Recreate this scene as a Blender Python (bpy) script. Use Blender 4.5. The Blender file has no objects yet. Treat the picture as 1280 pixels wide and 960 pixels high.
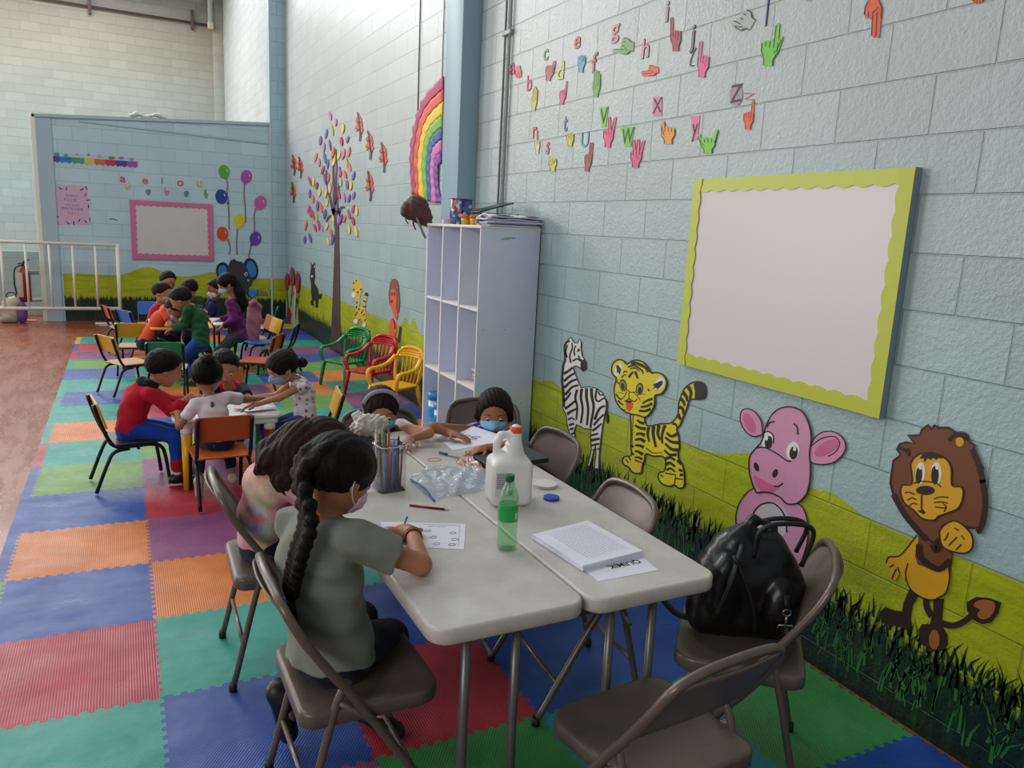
import bpy, bmesh, math, random
import numpy as np
from mathutils import Vector, Matrix, Euler

SC = bpy.context.scene
COL = SC.collection
PI = math.pi

# ------------------------------------------------------------------ camera
CAM = np.array([-2.4955, 0.0, 1.7094])
YAW, PITCH, ROLL, FPX = 0.46870, 0.19568, 0.05050, 966.9

def cam_axes():
    cy, sy, cp, sp = math.cos(YAW), math.sin(YAW), math.cos(PITCH), math.sin(PITCH)
    f = np.array([sy*cp, cy*cp, -sp]); r = np.array([cy, -sy, 0.0]); u = np.cross(r, f)
    c, s = math.cos(ROLL), math.sin(ROLL)
    return f, c*r+s*u, -s*r+c*u
FW, RT, UP = cam_axes()
cam_d = bpy.data.cameras.new('camera')
cam = bpy.data.objects.new('camera', cam_d)
COL.objects.link(cam)
cam.matrix_world = Matrix(((RT[0], UP[0], -FW[0], CAM[0]), (RT[1], UP[1], -FW[1], CAM[1]),
                           (RT[2], UP[2], -FW[2], CAM[2]), (0, 0, 0, 1)))
cam_d.sensor_width = 36.0
cam_d.lens = FPX/1280*36.0
cam_d.clip_start = 0.02
SC.camera = cam

# ------------------------------------------------------------------ light
SC.view_settings.view_transform = 'Standard'
SC.view_settings.look = 'None'
SC.view_settings.gamma = 1.0
SC.view_settings.use_curve_mapping = False
SC.view_settings.exposure = 0.0

w = bpy.data.worlds.new('world'); SC.world = w
w.use_nodes = True
w.node_tree.nodes['Background'].inputs[0].default_value = (0.80, 0.90, 1.0, 1)
w.node_tree.nodes['Background'].inputs[1].default_value = 0.27

def area(name, loc, target, sx, sy, power, color=(1, 1, 1)):
    d = bpy.data.lights.new(name, 'AREA'); d.shape = 'RECTANGLE'
    d.size, d.size_y, d.energy, d.color = sx, sy, power, color
    o = bpy.data.objects.new(name, d); COL.objects.link(o)
    o.location = loc
    o.rotation_euler = (Vector(target)-Vector(loc)).to_track_quat('-Z', 'Y').to_euler()
    return o
area('skylight', (-5.5, 7.0, 7.6), (-5.0, 7.0, 0), 3.0, 12.0, 430, (0.95, 0.98, 1.0))
area('skylight_beyond', (-4.6, 18.4, 7.7), (-4.4, 16.5, 0), 6.0, 4.5, 900, (0.98, 0.98, 1.0))
area('high_window', (-9.5, 22.0, 5.6), (-3.0, 8.0, 1.0), 5.0, 3.2, 900, (1.0, 0.96, 0.88))
area('gate_daylight', (-15.0, 14.5, 2.6), (-3.0, 7.5, 0.6), 5.0, 4.0, 650, (1.0, 0.97, 0.94))
area('camera_side_fill', (-9.0, -2.0, 4.2), (-2.0, 4.0, 0.8), 4.5, 2.0, 230, (1.0, 0.97, 0.93))  # unseen fill lamp, added to brighten surfaces that face the camera

# ------------------------------------------------------------------ materials
def lin(c):
    if isinstance(c, str):
        c = c.lstrip('#'); c = [int(c[i:i+2], 16) for i in (0, 2, 4)]
    o = []
    for v in c[:3]:
        v /= 255.0
        o.append(v/12.92 if v <= 0.04045 else ((v+0.055)/1.055)**2.4)
    return (o[0], o[1], o[2], 1.0)

_M = {}
def new_mat(name):
    m = bpy.data.materials.new(name); m.use_nodes = True
    nt = m.node_tree
    return m, nt, nt.nodes['Principled BSDF']

class NB:
    """small node helper"""
    def __init__(s, nt): s.nt = nt
    def n(s, t, **kw):
        x = s.nt.nodes.new(t)
        for k, v in kw.items():
            if k.startswith('i_'):
                key = k[2:]
                key = int(key) if key.isdigit() else key.replace('_', ' ')
                s.put(x.inputs[key], v)
            else: setattr(x, k, v)
        return x
    def put(s, sock, v):
        if hasattr(v, 'node'): s.nt.links.new(v, sock)
        else: sock.default_value = v
    def math(s, op, a, b=None, c=None, clamp=False):
        x = s.nt.nodes.new('ShaderNodeMath'); x.operation = op; x.use_clamp = clamp
        s.put(x.inputs[0], a)
        if b is not None: s.put(x.inputs[1], b)
        if c is not None: s.put(x.inputs[2], c)
        return x.outputs[0]
    def mix(s, f, a, b, mode='MIX'):
        x = s.nt.nodes.new('ShaderNodeMix'); x.data_type = 'RGBA'; x.blend_type = mode
        s.put(x.inputs[0], f); s.put(x.inputs[6], a); s.put(x.inputs[7], b)
        return x.outputs[2]
    def ramp(s, f, *stops):
        x = s.nt.nodes.new('ShaderNodeValToRGB'); s.put(x.inputs[0], f)
        el = x.color_ramp.elements
        while len(el) < len(stops): el.new(0.5)
        for e, (p, c) in zip(el, stops): e.position = p; e.color = c if len(c) == 4 else (*c, 1)
        return x.outputs[0]
    def noise(s, vec, scale, detail=2.0, rough=0.5):
        x = s.nt.nodes.new('ShaderNodeTexNoise')
        if vec is not None: s.put(x.inputs['Vector'], vec)
        x.inputs['Scale'].default_value = scale; x.inputs['Detail'].default_value = detail
        x.inputs['Roughness'].default_value = rough
        return x.outputs[0]
    def mapping(s, vec, scale=(1, 1, 1), loc=(0, 0, 0), rot=(0, 0, 0)):
        x = s.nt.nodes.new('ShaderNodeMapping'); s.put(x.inputs[0], vec)
        x.inputs['Scale'].default_value = scale; x.inputs['Location'].default_value = loc; x.inputs['Rotation'].default_value = rot
        return x.outputs[0]
    def bump(s, h, strength, dist, normal=None):
        x = s.nt.nodes.new('ShaderNodeBump'); s.put(x.inputs['Height'], h)
        x.inputs['Strength'].default_value = strength; x.inputs['Distance'].default_value = dist
        if normal is not None: s.put(x.inputs['Normal'], normal)
        return x.outputs[0]
    def obj(s): return s.n('ShaderNodeTexCoord').outputs['Object']
    def wpos(s): return s.n('ShaderNodeNewGeometry').outputs['Position']

def M(color, rough=0.5, metal=0.0, var=0.0, vscale=8.0, bump=0.0, bscale=200.0, spec=0.5, coat=0.0, sheen=0.0, trans=0.0, stretch=(1, 1, 1)):
    """plain procedural material: base colour, optional tone variation and bump"""
    key = (str(color), rough, metal, var, vscale, bump, bscale, spec, coat, sheen, trans, stretch)
    if key in _M: return _M[key]
    m, nt, bs = new_mat('mat')
    nb = NB(nt); c = lin(color)
    bs.inputs['Base Color'].default_value = c
    bs.inputs['Roughness'].default_value = rough
    bs.inputs['Metallic'].default_value = metal
    bs.inputs['Specular IOR Level'].default_value = spec
    bs.inputs['Coat Weight'].default_value = coat
    bs.inputs['Sheen Weight'].default_value = sheen
    if trans:
        bs.inputs['Transmission Weight'].default_value = trans; bs.inputs['IOR'].default_value = 1.3
    if var > 0:
        v = nb.mapping(nb.obj(), scale=stretch)
        f = nb.noise(v, vscale, 4.0, 0.6)
        lo = tuple(x*(1-var) for x in c[:3])+(1,); hi = tuple(min(1, x*(1+var)) for x in c[:3])+(1,)
        nt.links.new(nb.ramp(f, (0.3, lo), (0.7, hi)), bs.inputs['Base Color'])
    if bump > 0:
        f = nb.noise(nb.mapping(nb.obj(), scale=stretch), bscale, 3.0, 0.6)
        nt.links.new(nb.bump(f, 0.6, bump), bs.inputs['Normal'])
    _M[key] = m
    return m

# ------------------------------------------------------------------ objects
def tag(o, label=None, cat=None, group=None, kind=None):
    if label: o['label'] = label
    if cat: o['category'] = cat
    if group: o['group'] = group
    if kind: o['kind'] = kind
    return o

def thing(name, label, cat, loc=(0, 0, 0), rz=0.0, group=None):
    o = bpy.data.objects.new(name, None); COL.objects.link(o)
    o.empty_display_size = 0.1
    o.location = loc; o.rotation_euler = (0, 0, rz)
    return tag(o, label, cat, group)

class MB:
    """collects shapes; build() links them as ONE mesh object"""
    def __init__(s): s.bm = bmesh.new(); s.mi = 0
    def _fin(s, faces, smooth):
        for f in faces: f.material_index = s.mi; f.smooth = smooth
    def box(s, x0, x1, y0, y1, z0, z1, bev=0.0, rot=None, seg=2):
        n0 = len(s.bm.faces)
        r = bmesh.ops.create_cube(s.bm, size=1.0)
        vs = r['verts']
        cx, cy, cz = (x0+x1)/2, (y0+y1)/2, (z0+z1)/2
        for v in vs:
            v.co = Vector((v.co.x*(x1-x0), v.co.y*(y1-y0), v.co.z*(z1-z0)))
        if bev > 0:
            es = list({e for v in vs for e in v.link_edges})
            q = bmesh.ops.bevel(s.bm, geom=es, offset=bev, segments=seg, affect='EDGES', profile=0.5)
            vs = list({v for f in q['faces'] for v in f.verts} | {v for v in vs if v.is_valid})
        Mx = Matrix.Translation((cx, cy, cz))
        if rot is not None: Mx = Mx @ Euler(rot).to_matrix().to_4x4()
        for v in vs: v.co = Mx @ v.co
        fs = list({f for v in vs for f in v.link_faces})
        s._fin(fs, bev > 0)
        return s
    def tube(s, pts, r, n=10, closed=False, cap=True, flat=1.0):
        """swept round tube through pts; r a number or one per point"""
        P = [Vector(p) for p in pts]; m = len(P)
        rr = r if isinstance(r, (list, tuple)) else [r]*m
        rings = []; up = None
        for i in range(m):
            if closed: d = P[(i+1) % m]-P[i-1]
            else: d = P[min(i+1, m-1)]-P[max(i-1, 0)]
            d = d.normalized() if d.length > 1e-9 else Vector((0, 0, 1))
            if up is None:
                up = Vector((0, 0, 1)) if abs(d.z) < 0.9 else Vector((1, 0, 0))
            a = d.cross(up)
            if a.length < 1e-6: a = d.orthogonal()
            a.normalize(); b = a.cross(d).normalized(); up = b
            rings.append([s.bm.verts.new(P[i]+(a*math.cos(2*PI*k/n)+b*math.sin(2*PI*k/n)*flat)*rr[i]) for k in range(n)])
        fs = []
        for i in range(m if closed else m-1):
            A, B = rings[i], rings[(i+1) % m]
            for k in range(n):
                fs.append(s.bm.faces.new((A[k], A[(k+1) % n], B[(k+1) % n], B[k])))
        s._fin(fs, True)
        if cap and not closed:
            s._fin([s.bm.faces.new(rings[0][::-1]), s.bm.faces.new(rings[-1])], False)
        return s
    def lathe(s, prof, c=(0, 0, 0), n=24, axis='z', scale=(1, 1)):
        rings = []
        for r, z in prof:
            ring = []
            for k in range(n):
                a = 2*PI*k/n
                x, y = r*math.cos(a)*scale[0], r*math.sin(a)*scale[1]
                co = (x, y, z) if axis == 'z' else ((z, x, y) if axis == 'x' else (x, z, y))
                ring.append(s.bm.verts.new(Vector(co)+Vector(c)))
            rings.append(ring)
        fs = []
        for A, B in zip(rings[:-1], rings[1:]):
            for k in range(n):
                fs.append(s.bm.faces.new((A[k], A[(k+1) % n], B[(k+1) % n], B[k])))
        s._fin(fs, True)
        e = [s.bm.faces.new(rings[0][::-1]), s.bm.faces.new(rings[-1])]
        s._fin(e, False)
        return s
    def prism(s, poly, f0, f1, smooth=False):
        """closed outline poly (any 3-D points) from point map f0 to f1 (front)"""
        a = [s.bm.verts.new(f0(p)) for p in poly]; b = [s.bm.verts.new(f1(p)) for p in poly]
        n = len(poly); fs = []
        for k in range(n):
            fs.append(s.bm.faces.new((a[k], a[(k+1) % n], b[(k+1) % n], b[k])))
        fs += [s.bm.faces.new(a[::-1]), s.bm.faces.new(b)]
        s._fin(fs, smooth)
        return s
    def ball(s, c, r, n=12, rot=None):
        rr = r if isinstance(r, (list, tuple)) else (r, r, r)
        Mx = Matrix.Translation(c) @ (Euler(rot).to_matrix().to_4x4() if rot is not None else Matrix()) @ Matrix.Diagonal((*rr, 1))
        q = bmesh.ops.create_uvsphere(s.bm, u_segments=n*2, v_segments=n, radius=1.0, matrix=Mx)
        s._fin({f for v in q['verts'] for f in v.link_faces}, True)
        return s
    def build(s, name, mats, parent=None, world=False, sub=0, bevel=0.0):
        me = bpy.data.meshes.new(name)
        bmesh.ops.recalc_face_normals(s.bm, faces=s.bm.faces)
        s.bm.to_mesh(me); s.bm.free()
        return link(me, name, mats, parent, world, sub, bevel)

def link(me, name, mats, parent=None, world=False, sub=0, bevel=0.0):
    if not isinstance(mats, (list, tuple)): mats = [mats]
    for m in mats: me.materials.append(m)
    o = bpy.data.objects.new(name, me); COL.objects.link(o)
    if parent is not None:
        o.parent = parent
        if world: o.matrix_parent_inverse = tree_matrix(parent).inverted()
    if bevel > 0:
        b = o.modifiers.new('bevel', 'BEVEL'); b.width = bevel; b.segments = 2; b.limit_method = 'ANGLE'; b.angle_limit = 0.9
    if sub:
        b = o.modifiers.new('sub', 'SUBSURF'); b.levels = sub; b.render_levels = sub
    return o

def tree_matrix(o):
    m = o.matrix_basis.copy()
    while o.parent is not None:
        m = o.parent.matrix_basis @ o.matrix_parent_inverse @ m if False else (o.parent.matrix_basis @ o.matrix_parent_inverse @ m)
        o = o.parent
    return m

def rebase(o):
    """move the origin of a single-mesh thing to its own base"""
    vs = [v.co for v in o.data.vertices]
    c = Vector(((min(v.x for v in vs)+max(v.x for v in vs))/2, (min(v.y for v in vs)+max(v.y for v in vs))/2, min(v.z for v in vs)))
    o.data.transform(Matrix.Translation(-c)); o.location = c
    return o

def copy_tree(o, parent=None):
    c = o.copy(); COL.objects.link(c)
    if parent is not None:
        c.parent = parent; c.matrix_parent_inverse = o.matrix_parent_inverse.copy()
    for ch in KIDS.get(o.name, [x for x in bpy.data.objects if x.parent == o]):
        copy_tree(ch, c)
    return c
KIDS = {}

# ------------------------------------------------------------------ survey of the place: a photo point on a known plane
def _ray(px, py): return FW + RT*(px-640)/FPX - UP*(py-480)/FPX
def on_wall(px, py, X=0.0):
    d = _ray(px, py); t = (X-CAM[0])/d[0]; return Vector(CAM+d*t)
def on_floor(px, py, z=0.0):
    d = _ray(px, py); t = (z-CAM[2])/d[2]; return Vector(CAM+d*t)
def at(px, py, Y):
    d = _ray(px, py); t = (Y-CAM[1])/d[1]; return Vector(CAM+d*t)
# ================================================================== the hall
BACK_Y = 13.7       # painted partition
FAR_Y = 22.3        # far wall of the hall
def struct(o): o['kind'] = 'structure'; return o

def block_material(name, paint, axis, mural=None, phase=(0.0, 0.1), bumpk=1.0, top=None, sheen_rough=0.36, jk=1.0):
    m, nt, bs = new_mat(name); nb = NB(nt)
    pos = nb.wpos()
    sx = nb.n('ShaderNodeSeparateXYZ', i_0=pos)
    u = sx.outputs['Y'] if axis == 'Y' else sx.outputs['X']; z = sx.outputs['Z']
    cv = nb.n('ShaderNodeCombineXYZ')
    nb.put(cv.inputs[0], nb.math('ADD', u, phase[0])); nb.put(cv.inputs[1], nb.math('ADD', z, phase[1]))
    br = nb.n('ShaderNodeTexBrick'); nt.links.new(cv.outputs[0], br.inputs['Vector'])
    br.offset = 0.5; br.squash = 1.0
    for k, v in (('Scale', 1.0), ('Mortar Size', 0.0045), ('Mortar Smooth', 0.55), ('Bias', 0.0), ('Brick Width', 0.4), ('Row Height', 0.2)):
        br.inputs[k].default_value = v
    br.inputs['Color1'].default_value = (0.92, 0.92, 0.92, 1); br.inputs['Color2'].default_value = (1.03, 1.03, 1.03, 1)
    br.inputs['Mortar'].default_value = (1-0.2*jk, 1-0.2*jk, 1-0.2*jk, 1)
    col = lin(paint)
    n1 = nb.noise(pos, 1.3, 3, 0.6)
    base = nb.mix(nb.ramp(n1, (0.35, (0, 0, 0)), (0.65, (1, 1, 1))), tuple(c*0.96 for c in col[:3])+(1,), tuple(min(1, c*1.04) for c in col[:3])+(1,))
    if top is not None:
        tf = nb.math('MULTIPLY', nb.math('SUBTRACT', z, top[1]), 1.0/top[2], clamp=True)
        base = nb.mix(tf, base, lin(top[0]))
    if mural:
        bumps, dark, mleft = mural
        # height of the green band: straight course plus painted hills
        h = nb.math('ADD', 0.70, 0.0)
        for (c0, wd, am) in bumps:
            d = nb.math('DIVIDE', nb.math('SUBTRACT', u, c0), wd)
            g = nb.math('MULTIPLY', nb.math('EXPONENT', nb.math('MULTIPLY', nb.math('MULTIPLY', d, d), -1.0)), am)
            h = nb.math('ADD', h, g)
        st = nb.mapping(pos, scale=(6, 1.6, 9) if axis == 'Y' else (1.6, 6, 9))
        brush = nb.noise(st, 2.2, 4, 0.65)
        green = nb.ramp(brush, (0.25, lin('#8d9a14')), (0.5, lin('#a4ad16')), (0.78, lin('#b4bc22')))
        gm = nb.math('LESS_THAN', z, h)
        if mleft is not None: gm = nb.math('MULTIPLY', gm, nb.math('GREATER_THAN', u, mleft))
        base = nb.mix(gm, base, green)
        bl = nb.noise(nb.mapping(pos, scale=(30, 30, 2.5)), 1.0, 3, 0.7)
        hd = nb.math('ADD', dark-0.10, nb.math('MULTIPLY', bl, 0.26))
        soft = nb.math('MULTIPLY', nb.math('SUBTRACT', hd, z), 22.0, clamp=True)
        if mleft is not None: soft = nb.math('MULTIPLY', soft, nb.math('GREATER_THAN', u, mleft))
        bl2 = nb.noise(nb.mapping(pos, scale=(22, 22, 3.0)), 1.0, 3, 0.6)
        dk = nb.ramp(bl2, (0.42, lin('#0c2118')), (0.60, lin('#12301d')), (0.74, lin('#2c5a26')))
        base = nb.mix(soft, base, dk)
    full = nb.mix(1.0, base, br.outputs['Color'], 'MULTIPLY')
    nt.links.new(full, bs.inputs['Base Color'])
    bs.inputs['Roughness'].default_value = sheen_rough
    fine = nb.noise(pos, 55, 3, 0.65); mid = nb.noise(pos, 16, 2, 0.5)
    hgt = nb.math('ADD', nb.math('MULTIPLY', fine, 0.0042*bumpk), nb.math('MULTIPLY', mid, 0.0030*bumpk))
    hgt = nb.math('SUBTRACT', hgt, nb.math('MULTIPLY', br.outputs['Fac'], 0.0045))
    nt.links.new(nb.bump(hgt, 0.85, 1.0), bs.inputs['Normal'])
    return m

hills_side = [(2.45, 0.22, 0.085), (2.05, 0.12, 0.04), (7.10, 0.10, 0.13), (7.35, 0.09, 0.11), (4.35, .15, .05)]
m_side = block_material('painted_block_side', '#9db3b2', 'Y', (hills_side, 0.30, None), phase=(0.14, 0.1), top=('#b0bab8', 1.5, 1.2))  # paler grey fade upward is skylight put into the paint colour
m_back = block_material('painted_block_partition', '#afc9d1', 'X', ([(-2.15, 0.28, 0.15), (-1.15, 0.3, 0.09), (-3.2, 0.5, 0.03)], 0.36, -3.33), phase=(0.1, 0.1), bumpk=0.5, jk=0.45)
m_far = block_material('painted_block_far', '#98aeac', 'X', None, phase=(0.0, 0.1), bumpk=0.4, jk=0.6, top=('#9d9b8a', 2.2, 3.5))  # beige fade upward is warm high light mixed into the wall colour
m_pier = M('#8fabba', 0.45, bump=0.0012, bscale=60)

struct(MB().box(0, 0.15, -3.0, FAR_Y+0.15, 0, 8.0).build('wall_right', m_side))
struct(MB().box(-22, 0.0, FAR_Y, FAR_Y+0.15, 0, 8.0).build('wall_back', m_far))
# low partition with its sloping cap
pm = MB()
pm.prism([(-3.56, 0), (-0.235, 0), (-0.235, 3.20), (-3.56, 2.99)], lambda p: (p[0], BACK_Y+0.14, p[1]), lambda p: (p[0], BACK_Y, p[1]))
struct(pm.build('wall_partition', m_back))
cm = MB()
cm.prism([(-3.60, 2.985), (-0.235, 3.20), (-0.235, 3.245), (-3.60, 3.03)], lambda p: (p[0], BACK_Y+0.17, p[1]), lambda p: (p[0], BACK_Y-0.03, p[1]))
cm.prism([(-3.0, 2.975), (-0.235, 2.90), (-0.235, 2.935), (-3.0, 3.0)], lambda p: (p[0], BACK_Y, p[1]), lambda p: (p[0], BACK_Y-0.015, p[1]))
struct(cm.build('trim_1', M('#9fb9c0', 0.5)))
# the cream end post of the partition
struct(MB().box(-3.625, -3.56, BACK_Y-0.03, BACK_Y+0.20, 0, 3.03, 0.006).build('trim_2', M('#d8d8c8', 0.5)))
struct(MB().box(-3.56, -3.36, BACK_Y-0.025, BACK_Y, 0, 2.98).build('trim_3', M('#9db4bf', 0.5)))
# piers standing out of the side wall
def pier(name, y0, y1, dx, mural):
    o = MB().box(-dx, 0.0, y0, y1, 0, 8.0, 0.004).build(name, m_pier if not mural else m_pier2)
    return struct(o)
m_pier2 = block_material('painted_pier', '#a4bfca', 'X', ([], 0.33, None), phase=(0.13, 0.1), bumpk=0.3)
pier('wall_pier', 5.73, 6.07, 0.155, False)
pier('wall_pier', BACK_Y-0.04, BACK_Y+0.34, 0.235, True)
struct(MB().box(-0.235, 0.0, FAR_Y-0.3, FAR_Y, 0, 8.0, 0.004).build('wall_pier', m_far))
struct(MB().box(-0.262, -0.235, BACK_Y-0.05, BACK_Y+0.02, 0, 8.0, 0.003).build('trim_6', M('#b4c3c6', 0.5)))

# floor: worn glossy red-brown paint with pale scuffs
m, nt, bs = new_mat('floor_paint'); nb = NB(nt); pos = nb.wpos()
n1 = nb.noise(pos, 1.1, 5, 0.6); n2 = nb.noise(nb.mapping(pos, scale=(3, 0.7, 1), rot=(0, 0, 0.5)), 2.5, 6, 0.75)
c = nb.ramp(n1, (0.35, lin('#7f3a24')), (0.65, lin('#96502f')))
c = nb.mix(nb.ramp(n2, (0.60, (0, 0, 0)), (0.74, (0.30, 0.30, 0.30))), c, lin('#b09a94'))
nt.links.new(c, bs.inputs['Base Color'])
nt.links.new(nb.ramp(n2, (0.4, (0.22, 0.22, 0.22)), (0.7, (0.42, 0.42, 0.42))), bs.inputs['Roughness'])
nt.links.new(nb.bump(nb.noise(pos, 9, 4, 0.6), 0.25, 0.003), bs.inputs['Normal'])
struct(MB().box(-22, 0, -4, FAR_Y, -0.1, 0.0).build('floor', m))
# low plinth line where the red floor meets the far bay
struct(MB().box(-9, -3.72, BACK_Y-0.06, BACK_Y+0.04, 0, 0.018).build('trim_4', M('#b98478', 0.5)))
struct(MB().box(-9.0, -3.60, BACK_Y+0.9, BACK_Y+1.0, 0, 1.0).build('wall_low', m_far))
struct(MB().box(-9.0, -3.60, BACK_Y+0.78, BACK_Y+0.9, 0, 0.27).build('trim_5', M('#a9b3a8', 0.6)))

# ------------------------------------------------------------------ play mats
TILE, TX0, TY0, TT = 0.605, -3.045, 2.755, 0.012
MAT_COL = dict(T='#1f9a86', R='#b5303f', B='#2b4f9c', O='#d9782a', G='#6a9a3a', P='#8c4a78', Y='#cfa22c', D='#1c4ea6', F='#3c8f4c', C='#1893a0')
MAT_NAME = dict(T='teal', R='red', B='blue', O='orange', G='green', P='mauve', Y='yellow', D='blue', F='green', C='teal')
ROWS = {  # row -> colours from the open floor (col 0) to the wall (col 4)
 -4: 'BTGPB', -3: 'OPGBD', -2: 'GPFCF', -1: 'TBRDD', 0: 'RTBDD', 1: 'BOTRG', 2: 'OPBGT', 3: 'BRGOP', 4: 'GPOTG', 5: 'TGBRO', 6: 'OBGTB',
 7: 'TRTGP', 8: 'BOPOT', 9: 'TGTBO', 10: 'BTOGG', 11: 'GPBPB', 12: 'POGPP', 13: 'RBTTT', 14: 'TTOBB', 15: '-OPBB', 16: '--TYY', 17: '---BB', 18: '---YY'}
def mat_material(hexc, ang):
    m, nt, bs = new_mat('foam_mat'); nb = NB(nt); pos = nb.wpos()
    c = lin(hexc)
    n = nb.noise(pos, 3.0, 5, 0.65)
    nt.links.new(nb.ramp(n, (0.3, tuple(x*0.72 for x in c[:3])), (0.7, tuple(min(1, x*1.0+0.008) for x in c[:3]))), bs.inputs['Base Color'])
    r = nb.noise(nb.mapping(pos, scale=(1.5, 3.5, 1), rot=(0, 0, 0.4)), 2.2, 4, 0.6)
    nt.links.new(nb.ramp(r, (0.35, (0.52, 0.52, 0.52)), (0.62, (0.36, 0.36, 0.36)), (0.72, (0.22, 0.22, 0.22))), bs.inputs['Roughness'])
    bs.inputs['Specular IOR Level'].default_value = 0.4
    p2 = nb.mapping(pos, rot=(0, 0, ang))
    wv = nb.n('ShaderNodeTexWave', wave_type='BANDS', bands_direction='X', wave_profile='SIN'); nb.put(wv.inputs['Vector'], p2)
    wv.inputs['Scale'].default_value = 34.0; wv.inputs['Distortion'].default_value = 0.0
    wv2 = nb.n('ShaderNodeTexWave', wave_type='BANDS', bands_direction='Y', wave_profile='SIN'); nb.put(wv2.inputs['Vector'], p2)
    wv2.inputs['Scale'].default_value = 60.0; wv2.inputs['Distortion'].default_value = 0.0
    hh = nb.math('ADD', nb.math('MULTIPLY', wv.outputs[1], 0.0006), nb.math('MULTIPLY', wv2.outputs[1], 0.0003))
    hh = nb.math('ADD', hh, nb.math('MULTIPLY', nb.noise(pos, 5, 2, 0.5), 0.012))
    nt.links.new(nb.bump(hh, 0.8, 1.0), bs.inputs['Normal'])
    return m
MMAT = {k: mat_material(v, 0.0 if i % 2 else 0.6) for i, (k, v) in enumerate(MAT_COL.items())}
TEETH = 12
def edge_pts(a, b, key):
    """jigsaw line from a to b (2-D), the same for both neighbours"""
    fl = a > b
    if fl: a, b = b, a
    (x0, y0), (x1, y1) = a, b
    L = math.hypot(x1-x0, y1-y0); ux, uy = (x1-x0)/L, (y1-y0)/L; nx, ny = -uy, ux
    out = []
    for i in range(TEETH*2):
        s = 1 if i % 2 == 0 else -1
        t0 = 0.014+(L-0.028)*(i+0.12)/(TEETH*2); t1 = 0.014+(L-0.028)*(i+0.88)/(TEETH*2)
        for t in (t0, t1): out.append((x0+ux*t+nx*s*0.0075, y0+uy*t+ny*s*0.0075))
    return out[::-1] if fl else out
def cell(r, c):
    row = ROWS.get(r)
    if row is None or c < 0 or c > 4 or row[c] == '-': return None
    return row[c]
FILE = ['beside the bare floor', 'second from the bare floor', 'in the middle file', 'second from the wall', 'along the mural wall']
nth_seen = {}
for r in sorted(ROWS):
    for c in range(5):
        k = cell(r, c)
        if not k: continue
        x0, x1 = TX0+c*TILE, TX0+(c+1)*TILE; y0, y1 = TY0+r*TILE, TY0+(r+1)*TILE
        if c == 4: x1 -= 0.012
        corners = [(x0, y0), (x1, y0), (x1, y1), (x0, y1)]
        poly = []
        for i in range(4):
            a, b = corners[i], corners[(i+1) % 4]
            poly.append(a); poly += edge_pts(a, b, 0)
        mb = MB(); mb.prism(poly, lambda p: (p[0], p[1], 0.0), lambda p: (p[0], p[1], TT))
        o = rebase(mb.build('foam_mat_tile', MMAT[k]))
        near, far = cell(r-1, c), cell(r+1, c)
        nn = 'a %s' % MAT_NAME[near] if near else 'the near edge'
        ff = 'a %s' % MAT_NAME[far] if far else 'the red floor'
        lab = '%s foam tile %s, between %s and %s tile' % (MAT_NAME[k], FILE[c], nn, ff) if far else '%s foam tile %s, last before the far bay' % (MAT_NAME[k], FILE[c])
        nth_seen[lab] = nth_seen.get(lab, 0)+1
        if nth_seen[lab] >= 2: lab = lab.replace('foam tile', 'farther foam tile' if nth_seen[lab] == 2 else 'farthest foam tile')
        tag(o, lab, 'mat', 'interlocking foam mat tiles')
# narrow border strips along the open side
bs_seen = {}
BS = ['D', 'O', 'B', 'G', 'B', 'B', 'B', 'R', 'T', 'T', 'T', 'T', 'B', 'T', 'R', 'B', 'Y']
for i, k in enumerate(BS):
    r = i-2
    y0, y1 = TY0+r*TILE, TY0+(r+1)*TILE
    poly = [(TX0, y0)]+edge_pts((TX0, y0), (TX0, y1), 0)+[(TX0, y1), (TX0-0.055, y1), (TX0-0.055, y0)]
    o = rebase(MB().prism(poly, lambda p: (p[0], p[1], 0.0), lambda p: (p[0], p[1], TT)).build('foam_border_strip', MMAT[k]))
    nb_ = cell(r, 0)
    lab = 'thin %s foam edging strip on the open side of a %s tile' % (MAT_NAME[k], MAT_NAME[nb_])
    bs_seen[lab] = bs_seen.get(lab, 0)+1
    tag(o, lab if bs_seen[lab] == 1 else lab.replace('edging', 'edging' if bs_seen[lab] == 1 else ('farther' if bs_seen[lab] == 2 else 'farthest')+' edging'), 'mat', 'foam edging strips')

# ------------------------------------------------------------------ railing, pipes
t = thing('metal_railing', 'white painted metal railing standing before the partition', 'railing', (-3.5, 13.3, 0))
wm = M('#e6dfce', 0.45)
MB().tube([(-9, 13.3, 1.195), (-2.57, 13.3, 1.195)], 0.024).build('top_rail', wm, t, True)
MB().tube([(-9, 13.3, 0.235), (-2.57, 13.3, 0.235)], 0.026).build('bottom_rail', wm, t, True)
MB().tube([(-2.57, 13.3, 0.0), (-2.57, 13.3, 1.215)], 0.027).box(-2.92, -2.50, 13.26, 13.34, 0, 0.02, 0.004).build('post', wm, t, True)
for i in range(16):
    x = -2.57-0.298*(i+1)
    MB().tube([(x, 13.3, 0.235), (x, 13.3, 1.195)], 0.016).build('baluster', wm, t, True)
t = thing('conduit_pipe', 'thin grey conduit running down the side wall behind the shelf', 'pipe', (-0.02, 5.24, 1.4))
MB().tube([(-0.016, 5.20, 1.2), (-0.016, 5.20, 8.0)], 0.010).build('pipe', M('#9aa5a4', 0.4), t, True)
MB().tube([(-0.014, 5.28, 1.2), (-0.014, 5.28, 8.0)], 0.008).build('pipe', M('#7d8785', 0.4), t, True)
MB().box(-0.028, 0, 5.17, 5.31, 3.05, 3.08, 0.003).build('clamp', M('#8c9694', 0.4), t, True)
t = thing('wall_pipe', 'dark thin pipe running high across the far wall', 'pipe', (-2.0, FAR_Y-0.05, 6.4))
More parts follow.
